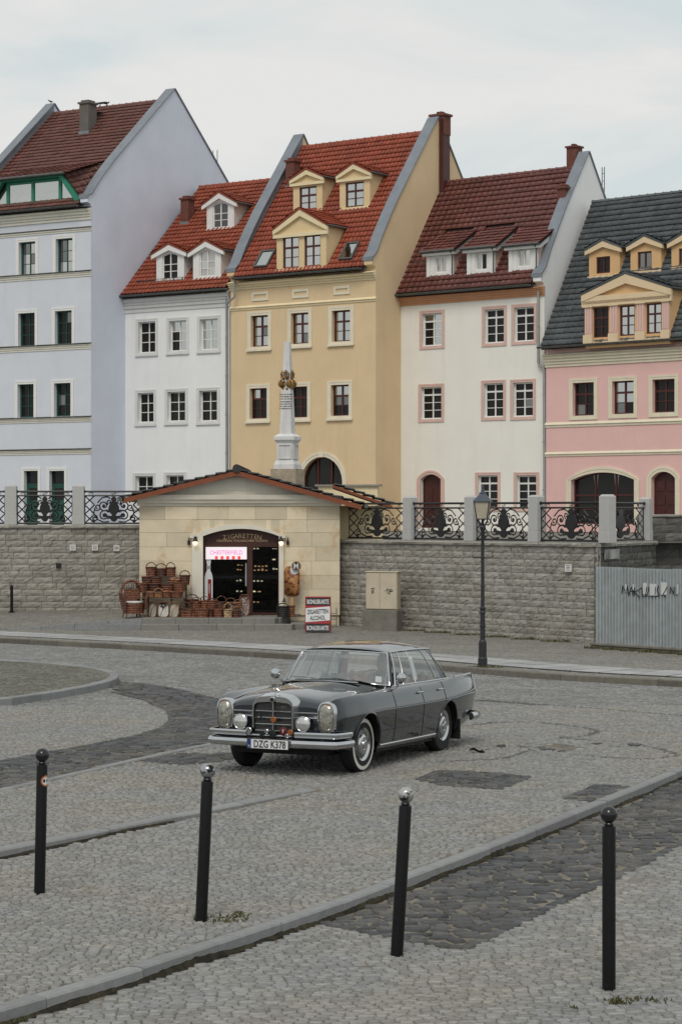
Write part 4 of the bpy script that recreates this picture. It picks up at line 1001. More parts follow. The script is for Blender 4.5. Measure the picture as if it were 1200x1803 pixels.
qdl = setts((-8, 3, 20, 40), R(5), .20, .16, lambda x, y: pip(x, y, D_L) & off_kerb(x, y), wav=.05, jit=.32, dark=True)
qdp = setts((-4, 5, 22, 30), R(16), .19, .14, lambda x, y: (pip(x, y, D_P1) | pip(x, y, D_P2) | pip(x, y, D_P3)) & off_kerb(x, y), wav=.0, jit=.28, dark=True)
qd = np.concatenate([qd, qdl, qdp, border_setts()]); qlt = np.concatenate([qn, qf])
def sett_mesh(Q, proud, inset, tilt):
    n = len(Q); c = Q.mean(1, keepdims=True); z = hgt(Q.mean(1)[:, 0], Q.mean(1)[:, 1])
    V = np.zeros((n, 12, 3))
    d = Q-c; L_ = np.linalg.norm(d, axis=2, keepdims=True)
    V[:, 0:4, :2] = Q; V[:, 0:4, 2] = (z-.03)[:, None]
    V[:, 4:8, :2] = Q; V[:, 4:8, 2] = (z+proud-.010)[:, None]
    V[:, 8:12, :2] = c+d*(1-inset/L_); top = z+proud+nrng.normal(0, .003, n)
    V[:, 8:12, 2] = top[:, None]+nrng.normal(0, tilt, (n, 4))
    V[:, 4:8, 2] += nrng.normal(0, .002, (n, 4))
    f = np.array([[8, 9, 10, 11], [4, 5, 9, 8], [5, 6, 10, 9], [6, 7, 11, 10], [7, 4, 8, 11], [0, 1, 5, 4], [1, 2, 6, 5], [2, 3, 7, 6], [3, 0, 4, 7]])
    return V, f
def lay(Q, name, m, proud, inset, tilt, parts):
    ctr = Q.mean(1); order = np.argsort(ctr[:, 1]+.15*np.abs(ctr[:, 0])); Q = Q[order]; ctr = ctr[order]
    px = CX+F*ctr[:, 0]/ctr[:, 1]; py = CY+F*(CAMH-hgt(ctr[:, 0], ctr[:, 1]))/ctr[:, 1]
    inview = (px > 12) & (px < 1188) & (py < 1796)
    for bx_, by_ in BOLL_G: inview &= np.hypot(ctr[:, 0]-bx_, ctr[:, 1]-by_) > .13
    idx = np.nonzero(inview)[0][:parts]
    single = np.zeros(len(Q), bool); single[idx] = True
    V, f = sett_mesh(Q, proud, inset, tilt)
    n = len(Q); rest = ~single; VV = V[rest].reshape(-1, 3); FF = (f[None]+12*np.arange(rest.sum())[:, None, None]).reshape(-1, 4)
    o = link(name+'_paving', np_mesh(name+'_paving', VV, FF), m, plaza); o['kind'] = 'stuff'
    for i in idx:
        c = V[i].mean(0); me = np_mesh(name, V[i]-c, f); link(name, me, m, plaza, loc=tuple(c))
# bollard feet (needed to leave the stones round them alone)
BOLL = [(70, 1572, 1317, -.035), (354, 1621, 1344, -.05), (698, 1682, 1385, -.1), (1071, 1741, 1419, -.06)]
BOLL_G = [tuple(G(a, b, h1(*G(a, b, e)[:2]))[:2]) for a, b, t, e in BOLL]
lay(qlt, 'sett', M_SETT, .0, .007, .0016, 300)
lay(qd, 'cobble', M_DARK, .004, .018, .004, 300)
o = link('dark_sett_row', np_mesh('dark_sett_row', *(lambda V, f: (V.reshape(-1, 3), (f[None]+12*np.arange(len(V))[:, None, None]).reshape(-1, 4)))(*sett_mesh(ql, -.001, .008, .002))), mat('grey_sett', (.115, .116, .116), .8, .2, 26.0, rnd=.2, spec=.25), plaza); o['kind'] = 'stuff'

# ---- kerbs: each stone its own piece
def kerb(name, line, width, top, depth, slen, m, gap=.008, side=0.0, zf_=None, ch=.014):
    """line = stone centre line (ground xy); side shifts it sideways (left of travel positive)"""
    root = empty(name, (line[0][0], line[0][1], 0)); tag(root, kind='structure')
    P = [Vector(p) for p in line]; acc = [0]
    for a, b in zip(P[:-1], P[1:]): acc.append(acc[-1]+(b-a).length)
    def pt(d):
        d = max(0, min(acc[-1]-1e-6, d))
        i = max(k for k in range(len(acc)-1) if acc[k] <= d); t = (d-acc[i])/(acc[i+1]-acc[i]); p = P[i].lerp(P[i+1], t); tg = (P[i+1]-P[i]).normalized(); return p, Vector((-tg.y, tg.x))
    d = 0.0; off = root.location
    while d < acc[-1]-.1:
        L_ = slen*rng.uniform(.85, 1.15); e = min(d+L_, acc[-1]); k = max(1, int((e-d)/.35))
        rows = []
        jz = rng.uniform(-.004, .004); jo = rng.uniform(-.004, .004)
        for i in range(k+1):
            dd = lerp(d+gap/2, e-gap/2, i/k); p, n = pt(dd); p = p+n*(side+jo)
            zt = (zf_(p.x, p.y) if zf_ else 0.0)+top+jz; w = width/2
            sec = [(-w, zt-depth), (-w, zt-ch), (-w+ch, zt), (w-ch, zt), (w, zt-ch), (w, zt-depth)]
            rows.append([(p.x+n.x*a-off.x, p.y+n.y*a-off.y, z) for a, z in sec])
        mb = MB(); vs = [q for r_ in rows for q in r_]; fs = []
        for i in range(k):
            for j in range(5): fs.append((i*6+j, i*6+j+1, (i+1)*6+j+1, (i+1)*6+j))
        fs += [tuple(range(6)), tuple(k*6+j for j in range(6))[::-1]]
        mb.add(vs, fs); mb.build('kerb_stone', m, root); d = e
    return root
def hb(x, y):   # level just beyond the kerb
    dx, dy = S1.x-S0.x, S1.y-S0.y; s = ((x-S0.x)*dx+(y-S0.y)*dy)/(dx*dx+dy*dy); return -.065*max(0, min(1, 1-s))
kerb('plaza_kerb', KERB, .135, .010, .18, 1.0, M_KERB, zf_=hb)
M_GSTRIP = mat('gutter_soil', (.030, .027, .021), .95, .4, 14.0, bump=.6, bscale=50, spec=.1, col2=(.055, .052, .03), c2scale=3.0)
def dark_strip(line, off, zt_fn, hmax, d0, d1):
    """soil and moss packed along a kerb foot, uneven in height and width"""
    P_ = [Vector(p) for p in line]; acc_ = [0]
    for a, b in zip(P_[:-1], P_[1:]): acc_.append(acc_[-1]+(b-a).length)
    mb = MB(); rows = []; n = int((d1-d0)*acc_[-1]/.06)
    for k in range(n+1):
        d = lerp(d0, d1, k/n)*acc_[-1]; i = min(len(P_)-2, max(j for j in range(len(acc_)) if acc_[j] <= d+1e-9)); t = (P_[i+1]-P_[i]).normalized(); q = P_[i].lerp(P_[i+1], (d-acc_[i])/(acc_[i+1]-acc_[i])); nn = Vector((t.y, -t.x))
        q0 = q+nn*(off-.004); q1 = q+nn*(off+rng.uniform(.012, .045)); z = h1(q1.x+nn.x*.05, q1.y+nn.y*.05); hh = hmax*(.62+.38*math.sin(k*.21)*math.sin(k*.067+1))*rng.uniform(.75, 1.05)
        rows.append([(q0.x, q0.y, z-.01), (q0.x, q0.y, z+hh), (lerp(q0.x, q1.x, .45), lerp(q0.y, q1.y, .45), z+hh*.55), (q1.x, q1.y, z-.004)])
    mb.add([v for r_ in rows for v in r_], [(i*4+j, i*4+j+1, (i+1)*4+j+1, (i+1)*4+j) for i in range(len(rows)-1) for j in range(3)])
    o = mb.build('gutter_soil', M_GSTRIP, plaza, smooth='all'); o['kind'] = 'stuff'  # added dark strip that makes the kerb's near face read darker
dark_strip(KERB, .0675, None, .055, .02, .50); dark_strip(KERB, .0675, None, .032, .50, .93)
dark_strip(STRIP2, .085, None, .030, .05, .62)
kerb('flush_kerb', STRIP2, .17, .008, .16, 1.1, M_KERB, zf_=lambda x, y: 0.0)
kerb('edging_strip', STRIP3, .12, .008, .12, .9, M_KERB)
kerb('island_kerb', ISL, .17, .10, .2, .9, M_KERB)
isl = MB(); isl.add([(x, y, .085) for x, y in ISL], [tuple(range(len(ISL)))]); io = isl.build('traffic_island', cobble_mat('island_cobbles', (.15, .145, .122), (.06, .058, .042), 8.0), fix=False); tag(io, kind='structure')
for p in io.data.polygons:
    if p.normal.z < 0: p.flip()
# broken-up stones in the road
hole = empty('broken_paving', (*G(990, 1315)[:2], 0)); tag(hole, kind='structure')
for i in range(24):
    while True:
        x = rng.uniform(-1.1, 1.1); y = rng.uniform(-.55, .55)
        if (x/1.1)**2+(y/.55)**2 < 1: break
    s_ = rng.uniform(.05, .10); mb = MB().cbox(-s_, s_, -s_*.7, s_*.7, -.05, rng.uniform(.0, .04), .012)
    mb.build('loose_sett', M_SETT if rng.random() < .6 else M_DARK, hole, loc=(x, y, -.01), rot=(rng.uniform(-.35, .35), rng.uniform(-.35, .35), rng.uniform(0, 3)))

# ---- far pavement with kerb, slabs, raised forecourt
FK = smooth_line(gxy([(-160, 1122), (0, 1130), (250, 1143), (500, 1158), (660, 1168.5), (840, 1184), (1000, 1196), (1200, 1207), (1330, 1215)]), 6)
PV = .09
WA = Vector((-.03, 56.6)); WB = Vector((5.9, 49.6)); 
FA = G(1047, 1142); FB = G(1330, 1161)
kerb('street_kerb', FK, .16, PV, .2, 1.0, M_KERBD)
far_line = [(-16, 61, .09), (-9, 61, .09), (-5, 61, .09), (-.4, 57.6, .09), (WA.x, WA.y+.2, .09), (lerp(WA.x, WB.x, .5), lerp(WA.y, WB.y, .5)+.15, .05), (WB.x, WB.y+.2, .0), (FB.x, FB.y+.8, 0)]
def resamp(pts, n):
    P = [Vector(p) for p in pts]; acc = [0]
    for a, b in zip(P[:-1], P[1:]): acc.append(acc[-1]+(b-a).length)
    out = []
    for k in range(n+1):
        d = acc[-1]*k/n; i = min(len(P)-2, max(j for j in range(len(P)) if acc[j] <= d+1e-9)); i = min(i, len(P)-2); out.append(P[i].lerp(P[i+1], (d-acc[i])/(acc[i+1]-acc[i])))
    return out
ra = resamp([(x, y, PV-.012) for x, y in FK], 60); rb = resamp(far_line, 60)
pm = MB()
pm.grid(lambda u, v: tuple(ra[round(u*60)].lerp(rb[round(u*60)], v)), 60, 12)
pave = pm.build('pavement', M_PAVE, fix=False); tag(pave, kind='structure')
# slab strip parallel to the kerb
P = [Vector(p) for p in FK]; acc = [0]
for a, b in zip(P[:-1], P[1:]): acc.append(acc[-1]+(b-a).length)
def fkpt(d):
    i = min(len(P)-2, max(k for k in range(len(acc)) if acc[k] <= d)); t = (d-acc[i])/(acc[i+1]-acc[i]); tg = (P[i+1]-P[i]).normalized(); return P[i].lerp(P[i+1], t), Vector((-tg.y, tg.x))
d = 0.0; sl = .74
bed = MB()
for i in range(48):
    q = []
    for dd, o_ in ((acc[-1]*i/48, .72), (acc[-1]*(i+1)/48-1e-4, .72), (acc[-1]*(i+1)/48-1e-4, 2.02), (acc[-1]*i/48, 2.02)): p_, n_ = fkpt(dd); q.append((p_.x+n_.x*o_, p_.y+n_.y*o_, PV-.002))
    bed.quad(*q)
bed.build('slab_bed', M_GSTRIP, pave, fix=False)
while d < acc[-1]-sl:
    for row in range(2):
        o0 = .75+row*.66; pts = []
        for dd, o_ in ((d+.022, o0), (d+sl-.022, o0), (d+sl-.022, o0+.62), (d+.022, o0+.62)):
            p, n = fkpt(dd); q = p+n*o_; pts.append((q.x, q.y))
        z = PV+.004+rng.uniform(-.003, .003)
        cx_ = sum(p[0] for p in pts)/4; cy_ = sum(p[1] for p in pts)/4
        MB().prism([(a-cx_, b-cy_) for a, b in pts], -.06, 0, 'z').build('paving_slab', M_SLAB, pave, loc=(cx_, cy_, z))
    d += sl
# raised forecourt left of the shop steps
fm_ = MB(); FE = [(-16, 54.7, .085), (-8.5, 54.6, .09), (-4.98, 54.42, .372)]; BE = [(-16, 60.2, .28), (-10, 60.2, .29), (-4.98, 60.2, .37)]
for i in range(2):
    fm_.grid(lambda u, v, i=i: tuple(Vector(FE[i]).lerp(Vector(FE[i+1]), u).lerp(Vector(BE[i]).lerp(Vector(BE[i+1]), u), v)), 8, 6)
fo = fm_.build('forecourt', M_PAVE, fix=False); tag(fo, kind='structure')
fk = empty('forecourt_kerb', (-5, 54.4, 0)); tag(fk, kind='structure')
n = 4
for i in range(n):
    x0, x1 = lerp(-8.4, -5.0, i/n)+.005, lerp(-8.4, -5.0, (i+1)/n)-.005; z0, z1 = [lerp(.10, .375, (x+8.4)/3.4) for x in (x0, x1)]
    MB().add([(x0+5, .0, -.1), (x1+5, 0, -.1), (x1+5, .16, -.1), (x0+5, .16, -.1), (x0+5, .0, z0), (x1+5, 0, z1), (x1+5, .16, z1), (x0+5, .16, z0)], [(0,3,2,1),(4,5,6,7),(0,1,5,4),(1,2,6,5),(2,3,7,6),(3,0,4,7)]).build('kerb_stone', M_KERB, fk)
    if i >= 2: 
        MB().box(x0+5, x1+5, -.34, -.005, -.1, .235*(i-1)/2+.0).build('kerb_stone', M_KERB, fk)
# terrace behind the walls
tm = MB(); tl_ = [(-30, 60.3, 2.62), (-5.3, 60.3, 2.6), (.2, 58.5, 2.28), (5.9, 50.0, 2.28), (7.55, 53.9, 2.28), (30, 54.2, 2.28)]
for a, b in zip(tl_[:-1], tl_[1:]): tm.quad(a, b, (b[0]*1.8, 150, 2.28), (a[0]*1.8, 150, 2.28))
to = tm.build('terrace', M_PAVE, fix=False); tag(to, kind='structure')
# weeds
def weeds(cx_, cy_, z, rx, ry, n, hmax, label=None):
    mb = MB()
    for i in range(n):
        a = rng.uniform(0, 6.28); r_ = math.sqrt(rng.random()); x = r_*rx*math.cos(a); y = r_*ry*math.sin(a); hh = hmax*rng.uniform(.3, 1); th = rng.uniform(0, 6.28); w = .006+hh*.10; lx, ly = rng.uniform(-.6, .6)*hh, rng.uniform(-.6, .6)*hh
        c, s_ = math.cos(th)*w, math.sin(th)*w
        mb.add([(x-c, y-s_, 0), (x+c, y+s_, 0), (x+lx*.5+c*.7, y+ly*.5+s_*.7, hh*.6), (x+lx*.5-c*.7, y+ly*.5-s_*.7, hh*.6), (x+lx, y+ly, hh)], [(0, 1, 2, 3), (3, 2, 4)])
    o = mb.build('weeds', M_GRASS, loc=(cx_, cy_, z), fix=False); o['kind'] = 'stuff'; o['label'] = label or 'low green weeds growing between paving stones'; o['category'] = 'weeds'; return o
for (px, py, rx, ry, n) in ((388, 1617, .22, .14, 150), (425, 1609, .08, .08, 40), (1122, 1738, .22, .08, 90), (1086, 1742, .06, .05, 60), (180, 1723, .1, .05, 70), (25, 1772, .1, .05, 80), (1010, 1752, .02, .05, 20)):
    g_ = G(px, py, -.06); weeds(g_.x, g_.y, h1(g_.x, g_.y)-.005, rx, ry, n, .034, 'sparse weeds in the paving joints near the bollards')

# ================================================================== RETAINING WALLS, BALUSTRADES
M_STONE = mat('split_stone', (.295, .283, .255), .9, .2, 7.0, rnd=.14, bump=.7, bscale=22, spec=.2, col2=(.22, .205, .175), c2scale=1.3, c2pos=(.45, .7))
M_STONED = mat('dark_stone', (.115, .112, .104), .9, .22, 5.0, rnd=.2, bump=.6, bscale=22, spec=.2)
M_MORT = mat('mortar', (.17, .16, .14), .95, .15, 10.0)
M_COPE = mat('coping', (.26, .25, .22), .9, .2, 6.0, rnd=.12, bump=.6, bscale=30)
M_POST = mat('granite_post', (.42, .42, .415), .85, .06, 20.0, bump=.2, bscale=150, spec=.25)
SV = []
def stone_variant(k):
    r = random.Random(100+k); nu, nv = 5, 3; v = []; f = []
    for j in range(nv+1):
        for i in range(nu+1):
            ed = i in (0, nu) or j in (0, nv)
            v.append((i/nu+(0 if ed else r.uniform(-.06, .06)), -(r.uniform(.0, .012) if ed else r.uniform(.010, .034)), j/nv+(0 if ed else r.uniform(-.1, .1))))
    W = nu+1
    for j in range(nv):
        for i in range(nu): f.append((j*W+i, j*W+i+1, (j+1)*W+i+1, (j+1)*W+i))
    o = len(v); v += [(0, .10, 0), (1, .10, 0), (1, .10, 1), (0, .10, 1)]
    f += [tuple(range(W))[::-1]+(o, o+1), tuple(nv*W+i for i in range(W))+(o+2, o+3), tuple(j*W for j in range(nv+1))+(o+3, o), tuple(j*W+nu for j in range(nv+1))[::-1]+(o+1, o+2)]
    me = bpy.data.meshes.new('stone'); me.from_pydata(v, [], f); me.update(); return me
SVM = {}
def stone_wall(name, label, a, b, z0, z1, top, ch, slen, m, cat='wall', i0=0.0, i1=None, core0=0.0, core1=0.0):
    a, b = Vector(a), Vector(b); Ln = (b-a).length; t = (b-a)/Ln; rz = math.atan2(t.y, t.x)
    root = empty(name, (a.x, a.y, min(z0, z1)), rz); tag(root, label, cat); zb = min(z0, z1)
    MB().box(core0, Ln-core1, .03, .55, -.3, top-zb-.002).build('core', M_MORT, root)
    if m.name not in SVM:
        SVM[m.name] = [stone_variant(k) for k in range(9)]
        for me in SVM[m.name]: me.materials.append(m)
    n = max(1, round((top-zb)/ch)); ch = (top-zb)/n
    for r_ in range(n):
        x = i0-rng.uniform(0, slen*.6); e = Ln if i1 is None else i1
        while x < e-.02:
            L_ = slen*rng.uniform(.65, 1.35); x0 = max(x, 0); x1 = min(x+L_, Ln)
            if Ln-x1 < .12: x1 = Ln
            if x1-x0 > .05:
                o = bpy.data.objects.new('stone', rng.choice(SVM[m.name])); COL.objects.link(o); o.parent = root
                o.location = (x0+.005, rng.uniform(-.008, .008), r_*ch+.004); o.scale = (x1-x0-.010, 1, ch-.008)
            x = x1 if x1 == Ln else x+L_
    return root
def coping(root, Ln, z, slen=1.1, over=.07, depth=.42, th=.09, m=None):
    x = 0.0
    while x < Ln-.05:
        L_ = slen*rng.uniform(.8, 1.2); x1 = min(x+L_, Ln)
        if Ln-x1 < .3: x1 = Ln
        mb = MB(); nseg = 6
        # rough-hewn front edge
        for k in range(nseg):
            pass
        vs = []; 
        for k in range(nseg+1):
            u = lerp(x+.005, x1-.005, k/nseg); j1, j2 = rng.uniform(-.012, .012), rng.uniform(-.012, .012)
            vs += [(u, -over+j1, z), (u, -over-.012+j2, z+th*.55), (u, -over+.018+j1*.5, z+th+rng.uniform(-.006, .004)), (u, depth, z+th), (u, depth, z)]
        fs = []
        for k in range(nseg):
            for j in range(5): fs.append((k*5+j, k*5+(j+1) % 5, (k+1)*5+(j+1) % 5, (k+1)*5+j))
        fs += [tuple(range(5)), tuple(nseg*5+j for j in range(5))[::-1]]
        mb.add(vs, fs).build('coping_stone', m or M_COPE, root); x = x1
def spiral(c, r0, r1, turns, a0, sg=1, n=26):
    return [(c[0]+lerp(r0, r1, i/n)*math.cos(a0+sg*2*math.pi*turns*i/n), c[1]+lerp(r0, r1, i/n)*math.sin(a0+sg*2*math.pi*turns*i/n)) for i in range(n+1)]
def railing(parent, x0, x1, z, H=.86, y=.16):
    """one wrought-iron panel in the local x-z plane of its balustrade"""
    W = x1-x0; cx_ = (x0+x1)/2
    P3 = lambda pts: [(a, y, b) for a, b in pts]
    mb = MB()
    mb.tube(P3([(x0-.03, z+H), (x1+.03, z+H)]), .030, 6); mb.tube(P3([(x0-.03, z+H-.115), (x1+.03, z+H-.115)]), .024, 6); mb.tube(P3([(x0-.03, z+.045), (x1+.03, z+.045)]), .028, 6)
    mb.tube(P3([(x0+.01, z+.03), (x0+.01, z+H-.1)]), .012, 5); mb.tube(P3([(x1-.01, z+.03), (x1-.01, z+H-.1)]), .012, 5)
    for xe in (x0, x1):
        mb.lathe([(.0, -.035), (.035, -.02), (.045, 0), (.035, .02), (0, .035)], 8, (xe, y-.02, z+H), axis='y')
    o = mb.build('railing', M_BLACK, parent, smooth=True)
    zt, zb = z+H-.115, z+.045; hh = zt-zb; lw = W*.17
    lt = MB()
    for xa, xb in ((x0, x0+lw), (x1-lw, x1)):
        nz = 3; dz = hh/nz; w2 = (xb-xa)
        for k in range(nz):
            lt.tube(P3([(xa, zb+k*dz), (xb, zb+(k+1)*dz)]), .017, 4); lt.tube(P3([(xb, zb+k*dz), (xa, zb+(k+1)*dz)]), .017, 4)
    lt.build('lattice', M_BLACK, o)
    sc = MB(); R_ = .018
    for sg in (-1, 1):
        mx = lambda pts: [(cx_+sg*(p[0]), y, z+p[1]) for p in pts]
        w = W/2-lw
        sc.tube(mx(spiral((w*.52, hh*.66+.03), .15, .03, 1.35, -2.2, 1)), R_, 4)
        sc.tube(mx(spiral((w*.86, hh*.60+.03), .10, .02, 1.25, -.6, -1)), R_, 4)
        sc.tube(mx(spiral((w*.50, hh*.30+.03), .15, .035, 1.3, 2.4, -1)), R_, 4)
        sc.tube(mx(spiral((w*1.0, hh*.20+.03), .09, .02, 1.2, 1.6, 1)), R_, 4)
        sc.tube(mx([(w*.18, hh*.95), (w*.35, hh*1.02), (w*.62, hh*.98), (w*.85, hh*.80)]), R_, 4)
        sc.tube(mx([(w*.25, hh*.12), (w*.55, hh*.10), (w*.85, hh*.2), (w*1.05, hh*.42), (w*.98, hh*.62)]), R_, 4)
        sc.tube(mx(spiral((w*.24, hh*.82), .07, .015, 1.1, -1.2, 1)), R_, 4)
        for (a, b, r_) in ((w*.52, hh*.66+.03, .042), (w*.50, hh*.30+.03, .05), (w*.30, hh*.50, .045), (w*1.05, hh*.14, .05)):
            sc.lathe([(0, -.02), (r_*.8, -.012), (r_, 0), (r_*.8, .012), (0, .02)], 7, (cx_+sg*a, y, z+b), axis='y')
        # small palmettes between the two top rails
        for xx in (w*1.12,):
            sc.tube(mx(spiral((xx, hh+.10), .04, .012, 1.0, 0, 1, 10)), .007, 4); sc.tube(mx(spiral((xx+.07, hh+.10), .04, .012, 1.0, 3.1, -1, 10)), .007, 4)
    for dx in (-.035, .035): sc.tube([(cx_+dx+a*.0+b, y, z+hh+.10+c) for a, (b, c) in enumerate(spiral((0, 0), .035, .01, 1.0, 0, 1 if dx > 0 else -1, 10))], .007, 4)
    sc.build('scrollwork', M_BLACK, o)
    # central vase ornament with leaves
    half = [(.02, .97), (.055, .93), (.075, .86), (.05, .80), (.085, .72), (.125, .62), (.135, .5), (.11, .40), (.06, .33), (.045, .28), (.10, .27), (.20, .30), (.23, .24), (.15, .22), (.19, .14), (.10, .17), (.05, .08), (.0, .05)]
    poly = [(cx_+a*W/1.45, z+.045+b*hh) for a, b in half]+[(cx_-a*W/1.45, z+.045+b*hh) for a, b in half[::-1][1:]]
    MB().prism(poly, y-.022, y+.022, 'y').build('ornament', M_BLACK, o)
    return o
def post(parent, x, z, H, w=.32, d=.24, y=.16):
    mb = MB(); mb.cbox(x-w/2-.012, x+w/2+.012, y-d/2-.012, y+d/2+.012, z, z+H*.24, .01); mb.cbox(x-w/2, x+w/2, y-d/2, y+d/2, z+H*.24+.001, z+H-.05, .008)
    mb.add([(x-w/2, y-d/2, z+H-.05), (x+w/2, y-d/2, z+H-.05), (x+w/2, y+d/2, z+H-.05), (x-w/2, y+d/2, z+H-.05), (x-w/2+.05, y-d/2+.05, z+H), (x+w/2-.05, y-d/2+.05, z+H), (x+w/2-.05, y+d/2-.05, z+H), (x-w/2+.05, y+d/2-.05, z+H)], [(0, 1, 5, 4), (1, 2, 6, 5), (2, 3, 7, 6), (3, 0, 4, 7), (4, 5, 6, 7)])
    return mb.build('post', M_POST, parent)
def along(a, b, px):
    """distance from a along a->b at which the picture column px crosses"""
    a, b = Vector(a), Vector(b); t = (b-a).normalized(); k = (px-CX)/F; return (k*a.y-a.x)/(t.x-k*t.y)
CAPZ_L, CAPZ_R = 2.60, 2.245
# left wall
LA, LB = Vector((-12.5, 60.0)), Vector((-5.15, 60.0))
lw_ = stone_wall('retaining_wall', 'grey split-stone retaining wall left of the shop with three vents', LA, LB, .22, .22, CAPZ_L, .168, .46, M_STONE, i0=2.2)
coping(lw_, LB.x-LA.x, CAPZ_L-.22)
bl = empty('balustrade', (LA.x, LA.y, CAPZ_L+.09)); tag(bl, 'granite posts with black wrought-iron panels on the wall left of the shop', 'balustrade', 'balustrades on the retaining walls')
xp = [along(LA, LB, p) for p in (18.5, 137.5)]
for x in xp: post(bl, x, 0, 1.12)
railing(bl, xp[0]+.17, xp[1]-.17, 0, .93); railing(bl, xp[1]+.17, along(LA, LB, 251), 0, .93); railing(bl, xp[0]-1.9, xp[0]-.17, 0, .93)
# vents
def vent(parent, x, z, w=.16):
    mb = MB().box(x-w/2, x+w/2, -.085, -.03, z-w/2, z-w/2+.025).box(x-w/2, x+w/2, -.085, -.03, z+w/2-.025, z+w/2).box(x-w/2, x-w/2+.02, -.085, -.03, z-w/2+.025, z+w/2-.025).box(x+w/2-.02, x+w/2, -.085, -.03, z-w/2+.025, z+w/2-.025)
    v = mb.build('vent', M_WHITE, parent)
    for k in range(3): MB().box(x-w/2+.02, x+w/2-.02, -.08, -.04, z-w/2+.037+k*.035, z-w/2+.055+k*.035).build('slat', M_WHITE, v)
    MB().box(x-w/2+.02, x+w/2-.02, -.04, -.035, z-w/2+.025, z+w/2-.025).build('backing', M_BLACK, v)
for px, py in ((129, 964), (168, 964), (206, 965)): vent(lw_, along(LA, LB, px), at(px, py, 60).z-.22)
x_ = along(LA, LB, 104); MB().box(x_-.07, x_+.07, -.08, -.03, at(104, 996, 60).z-.22-.07, at(104, 996, 60).z-.22+.07).build('wall_box', M_BLACK, lw_)
# right wall with corner, and return towards the houses
rw = stone_wall('retaining_wall', 'grey split-stone retaining wall right of the shop behind the street lamp', WA, WB, -.0, -.0, CAPZ_R, .16, .44, M_STONE, core1=.62)
coping(rw, (WB-WA).length, CAPZ_R)
rzr = rw.rotation_euler.z
br_ = empty('balustrade', (WA.x, WA.y, CAPZ_R+.09), rzr); tag(br_, 'granite posts with black wrought-iron panels on the wall behind the street lamp', 'balustrade', 'balustrades on the retaining walls')
xp = [along(WA, WB, p) for p in (713.5, 822, 935, 1060)]
for x in xp: post(br_, x, 0, 1.12, .30, .26)
prev = along(WA, WB, 606)
for x in xp: railing(br_, prev, x-.16, 0, .93); prev = x+.16
Dv = Vector(((1137-CX)/F*53.6, 53.6))
ret = stone_wall('retaining_wall', 'short dark stained return of the retaining wall behind the corrugated fence', WB, Dv+Vector((.25, .2)), 0, 0, CAPZ_R, .173, .55, M_STONED, core0=.75)  # shade on this side is put into the darker stone colour
coping(ret, (Dv-WB).length+.3, CAPZ_R, 1.2)
b3 = empty('balustrade', (WB.x, WB.y, CAPZ_R+.09), ret.rotation_euler.z); tag(b3, 'short railing panel and granite post on the wall return at far right', 'balustrade', 'balustrades on the retaining walls')
Lr = (Dv-WB).length
railing(b3, .25, Lr-.2, 0, .93); post(b3, Lr, 0, 1.08, .28, .26)
M_LIME = mat('lime_stain', (.45, .45, .43), .9, .3, 6.0, col2=(.12, .12, .11), c2scale=3.0)
MB().box(.35, 1.5, -.040, -.034, 1.95, 2.18).build('lime_stain', M_LIME, ret)
back = stone_wall('garden_wall', 'higher grey stone wall behind the wall corner at the far right', (Dv.x-.05, 54.4), (10.2, 54.4), .3, .3, 2.93, .2, .7, M_STONED)
coping(back, 10.2-Dv.x+.05, 2.63, 1.0, .05, .4, .06)
vent(rw, along(WA, WB, 1003), at(1003, 1000, (WA+(WB-WA).normalized()*along(WA, WB, 1003)).y).z, .17)
# weeds and earth along the wall foot
for k in range(7):
    p = WA.lerp(WB, .22+.11*k); weeds(p.x-.12, p.y-.14, lerp(.085, .02, .22+.11*k), .45, .10, 150, .07, 'yellowing weeds along the foot of the right retaining wall')
for k in range(6):
    p = FA.lerp(FB, .02+.12*k); weeds(p.x, p.y-.15, .0, .35, .12, 170, .10, 'moss and grass strip at the foot of the corrugated fence')
g_ = G(849, 1174, PV); weeds(g_.x+.05, g_.y-.05, PV-.01, .35, .1, 140, .05, 'weeds round the foot of the street lamp')
# corrugated fence
M_CORR = mat('corrugated_sheet', (.36, .395, .41), .5, .12, 5.0, metal=.35, dirt=.3)
M_CONC = mat('old_concrete', (.17, .16, .14), .9, .2, 6.0, bump=.4, bscale=40, dirt=.3)
fv = (FB-FA).xy; Lf = fv.length; rzf = math.atan2(fv.y, fv.x)
fe = empty('corrugated_fence', (FA.x, FA.y, 0), rzf); tag(fe, 'blue-grey corrugated metal fence with painted-over graffiti on a concrete base', 'fence')
Yf = FA.y; zt = at(1055, 998, Yf).z; zb_ = at(1050, 1131, Yf).z
pit = .094; nsh = 4; shw = Lf/nsh
for k in range(nsh):
    prof = []; x = k*shw+.01; m = int((shw-.02)/pit*8)
    for i in range(m+1):
        xx = lerp(k*shw+.004, (k+1)*shw-.004, i/m); ph = 2*math.pi*xx/pit; prof.append((xx, .026*max(-.75, min(.75, math.sin(ph)*1.25))/.75))
    mb = MB(); n = len(prof); ztk = zt+rng.uniform(-.01, .01)
    vs = [(a, b, zb_) for a, b in prof]+[(a, b, ztk) for a, b in prof]; mb.add(vs, [(i, i+1, n+i+1, n+i) for i in range(n-1)])
    so_ = mb.build('sheet', M_CORR, fe, fix=False)
    md = so_.modifiers.new('s', 'SOLIDIFY'); md.thickness = .002
MB().cbox(-.06, Lf+.1, -.08, .14, -.1, zb_-.06, .015).build('base', M_CONC, fe); MB().cbox(-.08, Lf+.1, -.11, .10, zb_-.06, zb_-.0, .012).build('sill', M_CONC, fe)
